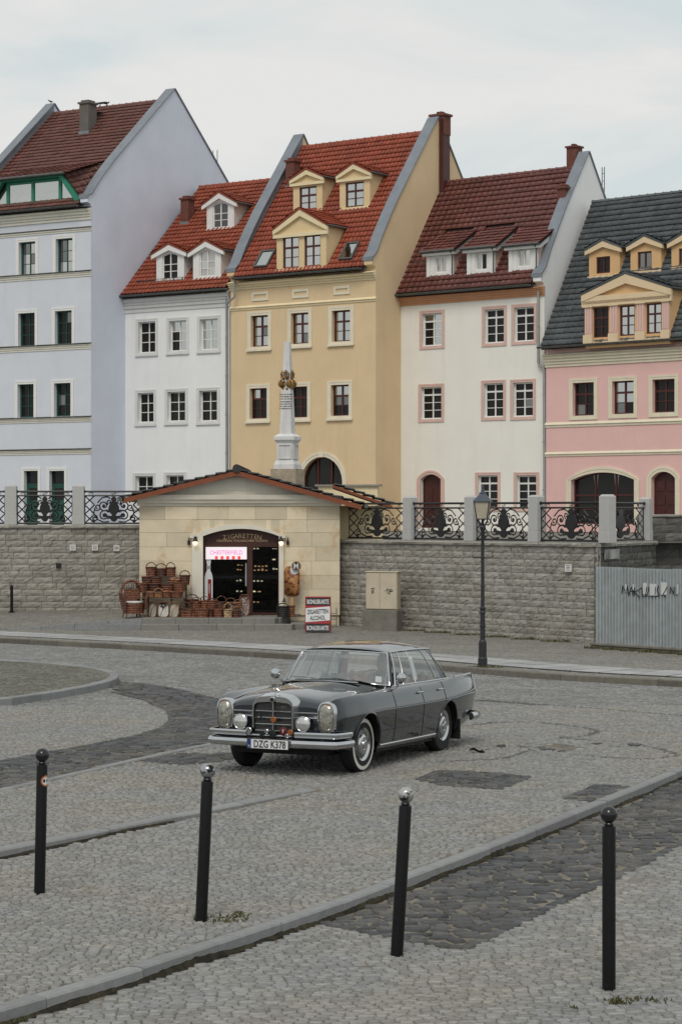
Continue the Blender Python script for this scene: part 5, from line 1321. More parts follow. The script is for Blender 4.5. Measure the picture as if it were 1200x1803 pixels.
# graffiti: black strokes and paler over-painted patches, following the sheet's front
M_SPRAY = mat('black_spray', (.015, .015, .016), .6, .2); M_OVER = mat('over_paint', (.52, .53, .53), .6, .08)
def fpt(px, py):
    x = along(FA.xy, FB.xy, px); Yp = FA.y+(x/Lf)*fv.y; return x, at(px, py, Yp).z
gr = MB()
def strokes(pts, r=.011):
    P_ = [fpt(1040+a/7.5, 980+b/7.5) for a, b in pts]; gr.tube([(x, -.0295, z) for x, z in P_], r, 5)
for st_ in ([(415, 490), (425, 385), (460, 450)], [(465, 470), (490, 390), (505, 520)], [(500, 510), (545, 400), (560, 500)], [(520, 460), (570, 455)], [(575, 525), (585, 410)], [(575, 470), (640, 440)], [(580, 470), (650, 535)], [(640, 440), (680, 410)], [(680, 440), (690, 525), (725, 525), (745, 400)], [(775, 400), (745, 520), (900, 520)], [(860, 400), (855, 500)], [(900, 385), (880, 440), (915, 520)], [(1015, 400), (960, 500), (980, 530)], [(1050, 490), (1055, 400), (1110, 510)], [(1100, 500), (1105, 400)], [(1135, 520), (1140, 500)]): strokes(st_)
gr.build('graffiti', M_SPRAY, fe)
ov = MB()
for a, b, c, d in ((455, 365, 478, 470), (557, 365, 575, 440), (693, 348, 742, 495), (782, 360, 872, 515), (930, 340, 1005, 500), (1145, 370, 1160, 495)):
    x0, z0 = fpt(1040+a/7.5, 980+d/7.5); x1, z1 = fpt(1040+c/7.5, 980+b/7.5); ov.box(x0, x1, -.0285, -.0272, z0, z1)
ov.build('over_painted_patch', M_OVER, fe)

# ================================================================== KIOSK SHOP
M_SAND1 = mat('sandstone', (.63, .55, .41), .9, .08, 2.0, rnd=.13, bump=.25, bscale=60, spec=.2, col2=(.50, .31, .13), c2scale=1.1, c2pos=(.55, .70))
M_CREAMS = mat('cream_render', (.66, .63, .54), .85, .05, 2.0, dirt=.12)
M_FASC = mat('orange_fascia', (.20, .058, .024), .55, .15, 3.0)
T_BLACK = mat('tile_anthracite', (.022, .022, .024), .55, .2, 2.0, rnd=.25)
M_BROWN = mat('brown_joinery', (.055, .018, .013), .45, .12, 4.0)
M_ROOM = mat('dark_room', (.018, .015, .013), .9, .2)
M_STEP = mat('step_granite', (.19, .186, .17), .85, .12, 8.0, rnd=.1, bump=.3, bscale=60, dirt=.3)
M_GOLDL = mat('sign_lettering', (.50, .38, .22), .5, .05)
M_LEDW = mat('led_panel', (.8, .75, .8), .4, .0, emit=(.9, .76, .84), estr=.42)
M_LEDP = mat('led_pink', (.7, .2, .4), .4, .0, emit=(.45, .10, .42), estr=.6)
M_LEDR = mat('led_red', (.6, .05, .05), .4, .0, emit=(.7, .06, .05), estr=.7)
M_BULB = mat('warm_bulb', (1, .85, .6), .4, .0, emit=(1.0, .78, .5), estr=4.0)
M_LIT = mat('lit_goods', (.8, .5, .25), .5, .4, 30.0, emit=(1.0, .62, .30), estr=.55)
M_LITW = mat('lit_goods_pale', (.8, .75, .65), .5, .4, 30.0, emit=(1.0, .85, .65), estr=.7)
M_PRINTW = mat('print_white', (.62, .63, .64), .5, .05); M_PRINTR = mat('print_red', (.20, .015, .012), .5, .08); M_PRINTK = mat('print_black', (.010, .010, .011), .5, .05); M_SILV = mat('print_silver', (.28, .29, .31), .4, .1)
GC = glass_clear('shop_glass', (.7, .72, .7), -.03)
YS = 56.0; PZ = .37
sx = lambda px: (px-CX)/F*YS
sz = lambda py: CAMH+(CY-py)/F*YS
shop = empty('kiosk_shop', (sx(421), YS, PZ)); tag(shop, 'sandstone kiosk shop with low dark gable roof and arched brown shop front', 'shop')
OX = sx(421)
lx = lambda px: sx(px)-OX
lz = lambda py: sz(py)-PZ
def band_(a, b, c, d, e, f, nm, m, par=None, **k): return MB().box(a, b, c, d, e, f).build(nm, m, par or shop, **k)
x0, x1 = lx(245.5), lx(598); zc = lz(891)
oL, oR, oS, oT = lx(338.5), lx(499.5), lz(944), lz(923)          # outer outline of the door surround
iL, iR, iT = lx(357.5), lx(491), lz(931)
# core: walls with the opening left free
cw = MB(); cw.box(x0+.02, iL, .05, .3, -.3, zc); cw.box(iR, x1-.02, .05, .3, -.3, zc); cw.box(iL, iR, .05, .3, iT+.02, zc)
cw.box(x0+.02, x0+.3, .3, 6.5, -.3, zc).box(x1-.3, x1-.02, .3, 6.5, -.3, zc); cw.box(x0+.3, x1-.3, 6.2, 6.5, -.3, zc)
wall = cw.build('wall', M_SAND1, shop)
# sandstone blocks in courses
zs = [0.0]+[lz(y) for y in (1062, 1037.5, 1013, 988, 963, 938, 915)]+[zc]
for r_ in range(8):
    z0, z1 = zs[r_]+.004, zs[r_+1]-.004; segs = []
    if z0 >= oT: segs = [(x0, x1)]
    else: segs = [(x0, oL), (oR, x1)]
    for a, b in segs:
        n = max(1, round((b-a)/(.72 if r_ % 2 else .95))); cuts = [a]+[lerp(a, b, (i+(0 if n == 1 else rng.uniform(-.22, .22)))/n) for i in range(1, n)]+[b]
        for c, d in zip(cuts[:-1], cuts[1:]):
            MB().cbox(c+.002, d-.002, rng.uniform(-.002, .002), .049, z0-.002, z1+.002, .004).build('stone_block', M_SAND1, wall)
    # pieces beside the arch
    if z0 < oT <= z1+.2:
        pass
ap = arc_pts(oL, oR, oS, oT-oS, 20)
sp_ = MB()
zcap = next(z for z in zs if z >= oT)
for i in range(20):
    (a, b), (c, d) = ap[i], ap[i+1]; sp_.add([(a, .002, b), (c, .002, d), (c, .002, zcap-.004), (a, .002, zcap-.004), (a, .05, b), (c, .05, d), (c, .05, zcap-.004), (a, .05, zcap-.004)], [(0, 1, 2, 3), (4, 5, 1, 0)])
sp_.build('spandrel', M_SAND1, wall, fix=False)
# door surround
su = MB(); su.box(oL, iL, -.06, .12, 0, oS); su.box(iR, oR, -.06, .12, 0, oS)
ip = arc_pts(iL, iR, oS, iT-oS, 20)
for i in range(20): su.prism([ip[i], ip[i+1], ap[i+1], ap[i]], -.06, .12, 'y')
for xx in (oL, oR): su.box(xx-.05, xx+.05, -.09, .04, oS-.05, oS+.03)
surround = su.build('door_surround', M_CREAMS, shop)
# cornice and pediment
MB().prism([(.05, zc), (-.03, zc), (-.05, zc+.05), (-.10, zc+.08), (-.12, zc+.14), (-.16, zc+.17), (-.18, zc+.29), (.05, zc+.29)], x0-.05, x1+.05, 'x').build('cornice', M_CREAMS, shop)
apx, apz = lx(418), lz(829); eL, eLz, eR, eRz = lx(221), lz(877), lx(636), lz(889)
sL = (apz-eLz)/(apx-eL); sR = (apz-eRz)/(eR-apx)
zt = zc+.29
MB().prism([(x0, zt), (x1, zt), (x1, apz-sR*(x1-apx)-.02), (apx, apz-.02), (x0, apz-sL*(apx-x0)-.02)], .0, .3, 'y').build('pediment', M_CREAMS, shop)
tri = MB(); tri.prism([(lx(285), zt+.12), (lx(552), zt+.12), (apx, apz-.16)], -.02, -.001, 'y'); tri.build('pediment_panel', M_CREAMW, shop)
# roof: fascia boards, deck, tiles
fb_ = MB(); t = .13
fb_.prism([(eL, eLz-t), (apx, apz-t), (apx, apz), (eL, eLz)], -.38, -.33, 'y'); fL = fb_.build('fascia_board', M_FASC, shop)
MB().prism([(apx, apz-t), (eR, eRz-t), (eR, eRz), (apx, apz)], -.38, -.33, 'y').build('fascia_board', M_FASC, shop)
dk = MB().prism([(eL, eLz-.03), (apx, apz-.03), (eR, eRz-.03), (eR, eRz), (apx, apz+.003), (eL, eLz)], -.325, 6.6, 'y').build('roof', M_FASC, shop)
tiles(dk, (eL-.06, 6.6, eLz+.005), (apx-eL+.06, 0, apz-eLz), 7.0, math.hypot(apx-eL+.06, apz-eLz), T_BLACK, .28, .30, .035, 60, xdir=(0, -1, 0))
tiles(dk, (eR+.06, -.4, eRz+.005), (apx-eR-.06, 0, apz-eRz), 7.0, math.hypot(apx-eR-.06, apz-eRz), T_BLACK, .28, .30, .035, 60, xdir=(0, 1, 0))
for k in range(18): MB().tube([(apx, -.42+k*.38, apz+.055), (apx, -.42+k*.38+.40, apz+.045)], [.115, .10], 8).build('ridge_tile', T_BLACK, dk, smooth=True)
g_ = MB().tube([(eR+.12, -.3, eRz-.03), (eR+.12, 6.6, eRz-.03)], .06, 8).tube([(eL-.10, -.3, eLz-.03), (eL-.10, 6.6, eLz-.03)], .06, 8); g_.build('gutter', M_GUT, shop, smooth=True)
# lower side wing roof on the right, and its wall
wy0, wy1 = 2.6, 6.4
w_ = lambda px, py, Y: (at(px, py, Y).x-OX, at(px, py, Y).z-PZ)
a = w_(640, 868, YS+3); b = w_(690, 889, YS+3)
wg = MB().prism([(x1-.2, a[1]+.22), (b[0], b[1]-.02), (b[0], b[1]-.10), (x1-.2, a[1]+.14)], wy0, wy1, 'y').build('wing_roof', M_FASC, shop)
tiles(wg, (b[0]+.05, wy0, b[1]), (x1-.2-b[0], 0, a[1]+.22-b[1]), wy1-wy0, math.hypot(x1-.2-b[0], a[1]+.22-b[1]), T_BLACK, .28, .3, .035, 40, xdir=(0, 1, 0))
MB().box(x1-.02, b[0]-.25, wy0+.5, wy1-.3, 1.5, b[1]-.02).build('wing_wall', M_YTRIM, shop)
# shop front joinery
yF = .16
ip2 = arc_pts(iL, iR, oS, iT-oS, 20)
zS = lz(963); zB = lz(985)
hd = MB().prism([(iL, zS), (iR, zS)]+ip2[::-1], yF, yF+.06, 'y').build('sign_board', M_BROWN, shop)
jm = MB(); xm0, xm1 = lx(434.5), lx(444)
jm.box(iL, lx(361.5), yF, yF+.08, 0, zS).box(iR-.03, iR, yF, yF+.08, 0, zS).box(xm0, xm1, yF, yF+.08, 0, zS).box(lx(361.5), xm0, yF, yF+.08, 0, .12).box(xm1, iR-.03, yF, yF+.08, 0, .06)
fr_ = jm.build('shop_front_frame', M_BROWN, shop)
MB().box(lx(361.5), xm0, yF+.03, yF+.04, .12, zB).build('pane', GC, fr_); MB().box(xm1, iR-.03, yF+.03, yF+.04, .06, zS).build('pane', GC, fr_)
hb_ = MB().box(lx(431.5), lx(433.5), yF-.02, yF, .75, zB-.1).build('door_handle', mat('steel', (.42, .45, .46), .35, .1, metal=.7), fr_)
rm_ = MB(); rm_.box(iL-.3, iR+.3, 3.2, 3.25, -.02, 2.6).box(iL-.35, iL-.3, .31, 3.2, -.02, 2.6).box(iR+.3, iR+.35, .31, 3.2, -.02, 2.6).box(iL-.3, iR+.3, .31, 3.2, 2.35, 2.4); rm_.box(iL-.3, iR+.3, .31, 3.2, -.05, 0)
rm_.build('room', M_ROOM, shop)
sh = MB()
for k, z in enumerate((.35, .75, 1.1, 1.4, 1.75)):
    sh.box(iL+.6, iR-.1, 2.7, 3.15, z, z+.025)
sho = sh.build('shelf', M_ROOM, shop)
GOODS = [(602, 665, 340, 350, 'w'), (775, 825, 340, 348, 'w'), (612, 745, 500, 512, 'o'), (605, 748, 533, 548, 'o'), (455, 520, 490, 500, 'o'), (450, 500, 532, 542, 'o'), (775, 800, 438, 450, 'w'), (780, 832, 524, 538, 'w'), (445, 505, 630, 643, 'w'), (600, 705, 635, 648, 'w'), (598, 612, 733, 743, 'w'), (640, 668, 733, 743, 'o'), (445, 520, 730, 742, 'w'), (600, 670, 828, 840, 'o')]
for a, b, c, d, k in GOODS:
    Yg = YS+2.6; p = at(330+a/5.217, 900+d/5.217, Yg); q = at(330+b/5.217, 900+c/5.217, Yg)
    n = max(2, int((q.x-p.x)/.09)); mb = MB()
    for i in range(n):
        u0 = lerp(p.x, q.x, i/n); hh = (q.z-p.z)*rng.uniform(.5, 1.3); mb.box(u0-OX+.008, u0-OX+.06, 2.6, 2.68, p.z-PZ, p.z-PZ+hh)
    mb.build('lit_goods', M_LIT if k == 'o' else M_LITW, shop)  # goods glow themselves; the shelf lighting is put into their material
# illuminated banner
bn = band_(lx(361.7), lx(434), yF-.05, yF-.01, zB, zS-.005, 'led_banner', M_LEDW)
tx = text_mb('CHESTERFIELD', .105, .004, sx=.86); tx.v = [(a+(lx(361.7)+lx(434))/2, b+yF-.056, c+zB+.13) for a, b, c in tx.v]; tx.build('lettering', M_LEDP, bn)
rd = MB()
for k in range(5):
    c = lerp(lx(378), lx(428), k/5); rd.box(c, c+.075, yF-.056, yF-.051, zB+.005, zB+.085)
rd.build('red_stripe', M_LEDR, bn)
# signboard lettering
def arched_text(s_, h_, zc_, xc_, width, rad, m, par, y):
    for i, chh in enumerate(s_):
        if chh == ' ': continue
        u = (i+.5)/len(s_)-.5; x = xc_+u*width; th = u*width/rad
        tb = text_mb(chh, h_, .006); c, s2 = math.cos(-th), math.sin(-th)
        tb.v = [(x+a*c-d*s2, y+b, zc_-(1-math.cos(th))*rad+a*s2+d*c) for a, b, d in tb.v]; tb.build('letter', m, par)
xc_ = (iL+iR)/2+.02
arched_text('ZIGARETTEN', .115, lz(947.5), xc_, .98, 2.6, M_GOLDL, hd, yF-.005)
tb = text_mb('ORIGINAL POLNISCHER VODKA', .055, .006, sx=1.15); tb.v = [(a+xc_, yF-.005+b, c+lz(954)) for a, b, c in tb.v]; tb.build('lettering', M_GOLDL, hd)
# bottle poster in the window
pz0, pz1 = .12, lz(983.5); pxL, pxR = lx(359.5), lx(374); pc = (pxL+pxR)/2; w2 = (pxR-pxL)/2
half = [(w2*.98, pz0), (w2*.98, lerp(pz0, pz1, .62)), (w2*.80, lerp(pz0, pz1, .70)), (w2*.42, lerp(pz0, pz1, .77)), (w2*.40, lerp(pz0, pz1, .90)), (w2*.52, lerp(pz0, pz1, .91)), (w2*.52, pz1), ]
bt = MB().prism([(pc+a, b) for a, b in half]+[(pc-a, b) for a, b in half[::-1]], yF-.02, yF-.008, 'y').build('bottle_poster', M_PRINTW, shop)
MB().box(pc-.02, pc+.07, yF-.026, yF-.021, lerp(pz0, pz1, .16), lerp(pz0, pz1, .60)).build('label_band', M_PRINTR, bt)
MB().box(pc-w2*.5, pc+w2*.5, yF-.026, yF-.021, lerp(pz0, pz1, .80), lerp(pz0, pz1, .86)).build('neck_band', M_SILV, bt)
vt = text_mb('WODKA', .045, .003); vt.v = [(pc+.025-c+.02, yF-.028+b, lerp(pz0, pz1, .26)+a+.22) for a, b, c in vt.v]; vt.build('lettering', M_PRINTW, bt)
# wall lanterns beside the arch
for px, dx in ((344.5, -1), (495, 1)):
    x = lx(px); z = lz(953)
    mb = MB().tube([(x, -.06, z+.09), (x, -.16, z+.13), (x, -.17, z+.07)], .012, 6).lathe([(.0, .07), (.05, .055), (.075, .0), (.07, -.01), (0, -.012)], 10, (x, -.17, z)).box(x-.04, x+.04, -.075, -.06, z-.02, z+.12)
    ln = mb.build('wall_lantern', M_BLACK, shop, smooth=True)
    MB().lathe([(0, -.10), (.025, -.095), (.05, -.05), (.055, -.015), (.0, -.013)], 10, (x, -.17, z)).build('bulb', M_BULB, ln, smooth=True)
    MB().box(x+dx*.17-.035, x+dx*.17+.035, -.07, -.0, z-.09, z+.02).box(x+dx*.17-.012, x+dx*.17+.012, -.05, -.02, z+.02, z+.10).build('bell_box', M_BLACK, shop)
# steps, each stone its own piece
stp = empty('shop_steps', (sx(375), 54.6, 0)); tag(stp, 'two wide granite steps and landing in front of the kiosk', 'steps')
SX = sx(375)
def stone_row(xa, xb, ya, yb, za, zb, n, skew=0.0):
    for i in range(n):
        a, b = lerp(xa, xb, i/n)+.003, lerp(xa, xb, (i+1)/n)-.003
        sk = skew if i == n-1 else 0
        mb = MB(); mb.cbox(a-SX, b-SX, ya-54.6, yb-54.6, za, zb, .008)
        if sk: mb.v = [((x+sk*(y+54.6-ya)/(yb-ya) if abs(x-(b-SX)) < .02 else x), y, z) for x, y, z in mb.v]
        mb.build('step_stone', M_STEP, stp)
stone_row(-5.0, -1.22, 54.02, 54.36, -.05, .235, 4, .06); stone_row(-1.28, -.92, 54.36, 56.0, -.05, .232, 1, .12)
stone_row(-5.0, -1.66, 54.36, 54.72, .0, .375, 4, .08); stone_row(-5.0, -1.52, 54.723, 55.35, .0, .371, 5, .1); stone_row(-5.0, -1.40, 55.353, 55.99, .0, .372, 6, .1)

# ---------------------------------------------------------------- obelisk
YO = 67.0
ob = at(506, 842, YO); oz = 2.28
M_OBE = mat('obelisk_stone', (.60, .60, .60), .85, .08, 3.0, bump=.2, bscale=40, dirt=.35)
M_RUB = mat('rubble_base', (.33, .28, .21), .9, .25, 6.0, bump=.6, bscale=20)
M_GOLD = mat('gilding', (.30, .17, .055), .5, .4, 14.0, metal=.5, col2=(.03, .02, .015), c2scale=9.0, c2pos=(.5, .6))
obr = empty('obelisk', (ob.x, ob.y, oz), R(-18)); tag(obr, 'pale stone obelisk with gilded coat of arms standing behind the kiosk roof', 'obelisk')
pzz = lambda py: at(506, py, YO).z-oz
def frustum(mb, a, za, b, zb): mb.add([(-a, -a, za), (a, -a, za), (a, a, za), (-a, a, za), (-b, -b, zb), (b, -b, zb), (b, b, zb), (-b, b, zb)], [(0,3,2,1),(4,5,6,7),(0,1,5,4),(1,2,6,5),(2,3,7,6),(3,0,4,7)])
k_ = YO/F/2/1.32
mb = MB(); frustum(mb, 62*k_, 0, 62*k_, pzz(826)); mb.build('rubble_base', M_RUB, obr)
mb = MB(); frustum(mb, 50*k_, pzz(826)+.002, 50*k_, pzz(818)); frustum(mb, 50*k_, pzz(818), 42*k_, pzz(811)); frustum(mb, 39*k_, pzz(811), 39*k_, pzz(780)); frustum(mb, 40*k_, pzz(780), 48*k_, pzz(775)); frustum(mb, 50*k_, pzz(775), 50*k_, pzz(769)); frustum(mb, 50*k_, pzz(769), 33*k_, pzz(764)); ped = mb.build('pedestal', M_OBE, obr)
for sgx, sgy in ((0, -1), (1, 0)):
    q = MB(); w = 39*k_
    for (a, b, c, d) in ((-.8, .8, .08, .14), (-.8, .8, .86, .92), (-.8, -.68, .14, .86), (.68, .8, .14, .86)):
        z0, z1 = lerp(pzz(811), pzz(780), c), lerp(pzz(811), pzz(780), d)
        if sgy: q.box(a*w, b*w, -w-.03, -w-.001, z0, z1)
        else: q.box(w+.001, w+.03, a*w, b*w, z0, z1)
    q.build('panel_moulding', M_OBE, ped)
mb = MB(); frustum(mb, 29*k_, pzz(764)+.002, 12.5*k_, pzz(602)); sh_ = mb.build('shaft', M_OBE, obr)
def shaft_w(z): return lerp(29*k_, 12.5*k_, (z-pzz(764))/(pzz(602)-pzz(764)))
cr_ = MB()
for face in range(4):
    Mf = Matrix.Rotation(face*math.pi/2, 4, 'Z')
    z = pzz(676); w = shaft_w(z); t_ = MB()
    for dx in (-.13, .13):
        t_.lathe([(0, -.03), (.10, -.015), (.13, .0), (.10, .02), (0, .03)], 9, (dx, -w-.03, z), axis='y'); t_.lathe([(.05, -.012), (.06, 0), (.05, .012)], 8, (dx, -w-.06, z), axis='y')
    for a in range(9):
        an = math.pi*2*a/9; t_.lathe([(0, -.02), (.045, 0), (0, .02)], 6, (.20*math.cos(an), -w-.015, z+.16*math.sin(an)), axis='y')
    for dx in (-.09, -.045, 0, .045, .09): t_.tube([(dx, -w-.03, z+.22), (dx*1.3, -w-.05, z+.31), (dx*.5, -w-.03, z+.38)], .016, 5)
    t_.box(-.11, .11, -w-.06, -w, z+.18, z+.22); t_.lathe([(0, -.03), (.03, 0), (0, .03)], 6, (0, -w-.03, z+.41))
    t_.xf(Mf); cr_.add(t_.v, t_.f)
cr_.build('coat_of_arms', M_GOLD, obr)
ins = MB()
r5 = random.Random(5)
for row, py in enumerate((695, 699, 703, 708, 712, 716, 720)):
    z = pzz(py); w = shaft_w(z); x = -.20
    while x < .2:
        l_ = r5.uniform(.02, .05); ins.box(x, min(x+l_, .21), -w-.006, -w+.01, z-.012, z+.016); x += l_+r5.uniform(.008, .03)
ins.build('inscription', M_PRINTK, sh_)
# low wall stub with coping seen above the wing roof
lw2 = empty('garden_wall', (at(640, 852, 70).x, 70, 2.28), R(-10)); tag(lw2, 'low yellow wall with thin slab coping in front of the yellow house', 'wall')
zc2 = at(640, 853, 70).z-2.28
MB().box(-1.5, .45, 0, .3, 0, zc2-.06).build('wall', M_YTRIM, lw2); MB().box(-1.6, .55, -.08, .38, zc2-.06, zc2).build('coping', M_COPE, lw2)

# ================================================================== STREET FURNITURE
M_LAMP = mat('lamp_iron', (.022, .023, .026), .5, .15, 6.0); M_LAMPR = mat('lamp_roof', (.06, .075, .095), .4, .12, 6.0, metal=.3); M_LGL = mat('lamp_glass', (.42, .38, .30), .25, .12, 4.0, spec=.5)
lb = G(849, 1173, PV); Yl = lb.y; kl = Yl/F
lamp = empty('street_lamp', lb); tag(lamp, 'black cast-iron lamp post with square lantern on the far pavement', 'street lamp')
zl = lambda py: at(849, py, Yl).z-PV
pr = [(8.3, 1173), (8.3, 1159), (7, 1157), (7, 1130), (6.3, 1129), (5.6, 1127), (4.6, 1126), (4.6, 1104), (5.8, 1103), (5.8, 1101), (4.4, 1100), (4.2, 1081), (5.8, 1080), (5.8, 1078), (4.6, 1076), (4.6, 1073), (6, 1072), (6, 1070), (3.4, 1068), (3.2, 1033), (4, 1032), (4, 1031), (3.1, 1030), (3.0, 984), (4.2, 983), (4.2, 981), (3, 980), (2.9, 936), (4.6, 933), (5.6, 928), (3.4, 924), (2.4, 920), (2.4, 915)]
MB().lathe([(a*kl, zl(b)) for a, b in pr], 14).build('post', M_LAMP, lamp, smooth=30)
cb = MB().tube([(-18*kl, 0, zl(981)), (18*kl, 0, zl(981))], .012, 6)
for s_ in (-1, 1): cb.tube([(s_*17*kl, 0, zl(981)), (s_*18.5*kl, 0, zl(978.5))], .012, 6)
cb.build('ladder_bar', M_LAMP, lamp)
def frus4(mb, a, za, b, zb):
    mb.lathe([(a*1.414, za), (b*1.414, zb)], 4, a0=math.pi/4+R(0))
lrot = R(-12)
br2 = MB()
for s_ in (-1, 1):
    br2.tube([(0, 0, zl(926)), (s_*6*kl, 0, zl(922)), (s_*9.5*kl, 0, zl(914))], .013, 6); br2.tube([(0, 0, zl(926)), (0, s_*6*kl, zl(922)), (0, s_*9.5*kl, zl(914))], .013, 6)
br2.lathe([(11.6*kl*1.2, zl(915)), (11.6*kl*1.2, zl(913))], 4, a0=math.pi/4+lrot)
br2.build('lantern_bracket', M_LAMP, lamp)
lant = MB().lathe([(10.0*kl*1.28, zl(913)), (14.6*kl*1.28, zl(884))], 4, a0=math.pi/4+lrot).build('lantern_glass', M_LGL, lamp)
edg = MB()
for q in range(4):
    an = math.pi/4+lrot+q*math.pi/2; c, s_ = math.cos(an), math.sin(an); a, b = 10.1*kl*1.28, 14.7*kl*1.28
    edg.tube([(a*c, a*s_, zl(913)), (b*c, b*s_, zl(884))], .011, 5)
edg.build('lantern_frame', M_LAMP, lant)
rf_ = MB().lathe([(18*kl*1.2, zl(884)), (18*kl*1.2, zl(882.5)), (7*kl*1.2, zl(871)), (6.2*kl*1.2, zl(870))], 4, a0=math.pi/4+lrot).lathe([(6*kl, zl(870)), (6*kl, zl(867.5)), (3.5*kl, zl(866)), (2*kl, zl(860)), (2.4*kl, zl(858)), (1.2*kl, zl(855)), (0, zl(853))], 8).build('lantern_roof', M_LAMPR, lamp)
MB().lathe([(0, 0), (.035, .02), (.05, .07), (.03, .12), (0, .13)], 8, (0, 0, zl(893))).build('gas_mantle', M_PRINTW, lant, smooth=True)

# bollards
M_BOLL = mat('bollard_black', (.005, .005, .006), .42, .2, 20.0, spec=.25, col2=(.05, .048, .044), c2scale=38.0, c2pos=(.66, .72), bump=.15, bscale=30); M_BALL = mat('ball_black', (.012, .012, .014), .16, .2, 20.0, spec=.5)
M_CHROMEW = mat('worn_ball', (.34, .35, .37), .22, .25, 14.0, metal=.85, col2=(.02, .02, .022), c2scale=16.0, c2pos=(.50, .54))
M_SILVB = mat('silver_ball', (.42, .42, .41), .32, .15, 14.0, metal=.7, col2=(.03, .03, .032), c2scale=7.0, c2pos=(.56, .60))
BLAB = ['leftmost black bollard in front, with a round white and orange sticker', 'black bollard with worn chrome ball top beside the kerb weeds', 'black bollard with bare silver ball top standing before the dark cobbles', 'rightmost and nearest black bollard with glossy black ball top']
LEAN = [(.006, .02), (.0, .045), (-.01, .058), (.0, .0)]
for i, ((px, py, pt_, e), lab) in enumerate(zip(BOLL, BLAB)):
    gx, gy = BOLL_G[i]; gz = h1(gx, gy); H = (py-pt_)*gy/F; r = .0455
    b = empty('bollard', (gx, gy, gz)); b.rotation_euler = (0, LEAN[i][1], 0); tag(b, lab, 'bollard', 'black bollards in the foreground')
    rb_ = .058; zc_ = H-rb_
    MB().lathe([(r, -.05), (r, zc_-.085), (r*.96, zc_-.078), (.022, zc_-.075)], 20).build('shaft', M_BOLL, b, smooth=30)
    MB().lathe([(.03, zc_-.077), (.034, zc_-.06), (.028, zc_-.05), (.03, zc_-.04)], 14).build('neck', M_BALL, b, smooth=True)
    MB().lathe([(rb_*math.sin(a), -rb_*math.cos(a)+zc_) for a in [math.pi*k/14 for k in range(15)]], 24).build('ball', (M_BALL, M_CHROMEW, M_SILVB, M_BALL)[i], b, smooth='all')
    if i == 0:  # round pale mark with an orange rim, wrapped on the shaft
        def mark(r0, r1, m, nm, off):
            mb = MB(); n = 16; zc2 = H-(1374-1317)*gy/F
            for k in range(n):
                vs = []
                for rr, aa in ((r0, k), (r1, k), (r1, k+1), (r0, k+1)):
                    an = 2*math.pi*aa/n; dx = rr*math.cos(an); dz = rr*math.sin(an); ph = dx/r+R(56); vs.append(((r+off)*math.sin(ph), -(r+off)*math.cos(ph), zc2+dz))
                mb.add(vs, [(0, 1, 2, 3)])
            return mb.build(nm, m, b, fix=False)
        mark(0, .034, M_PRINTW, 'sticker', .0012); mark(.034, .046, mat('sticker_orange', (.42, .13, .03), .5, .1), 'sticker_rim', .0012)
gp_ = Vector(((21-CX)/F*59.5, 59.5, .27)); b = empty('bollard', gp_); tag(b, 'small dark bollard at far left against the stone wall', 'bollard'); 
MB().lathe([(.06, -.02), (.06, .05), (.042, .06), (.042, .68), (.05, .69), (.05, .72), (.03, .76), (0, .78)], 10).build('shaft', M_BOLL, b, smooth=30)
MB().box(-.08, .08, -.08, .08, -.02, .03).build('base', M_BOLL, b)

# utility cabinet
M_CAB = mat('cabinet_beige', (.48, .42, .32), .6, .08, 4.0, dirt=.25)
cb_ = G(671, 1110, .08); Yc = cb_.y; cab = empty('utility_cabinet', cb_, R(-20)); tag(cab, 'beige two-door utility cabinet on a concrete base against the stone wall', 'cabinet')
kc = Yc/F; zk = lambda py: at(671, py, Yc).z-.08
wC = 29*kc
MB().cbox(-wC-.06, wC+.02, -.08, .34, -.05, zk(1074), .015).build('base', M_CONC, cab)
bd = MB().cbox(-wC, wC, 0, .30, zk(1073.5), zk(1008), .012).build('body', M_CAB, cab); MB().cbox(-wC-.02, wC+.02, -.025, .32, zk(1008)+.001, zk(1006), .006).build('lid', M_CAB, cab)
tgs = []
for a, b, s_ in ((-wC+.012, -.045, 0), (-.035, wC-.012, 1)):
    d = MB().cbox(a, b, -.018, -.001, zk(1073.5)+.02, zk(1008)-.02, .005).build('door', M_CAB, cab)
    g = MB(); c = (a+b)/2; z = zk(1040)
    if s_ == 0: P_ = [[(-.05, .05), (.03, .06), (.05, .03)], [(.0, .06), (-.02, -.08)], [(-.03, -.02), (.03, .0), (.02, -.06), (-.01, -.05)]]
    else: P_ = [[(-.10, .0), (-.08, .0)], [(-.06, .0), (-.045, .0)], [(-.02, .06), (-.01, -.06), (.03, -.06)], [(-.04, .02), (.03, .03)], [(.05, .04), (.04, -.09)], [(.05, .04), (.10, .03), (.09, -.02), (.05, -.02)], [(.02, -.01), (.14, -.0)]]
    for pl in P_: g.tube([(c+x, -.0185, z+y) for x, y in pl], .009, 5)
    g.build('graffiti', M_SPRAY, d)
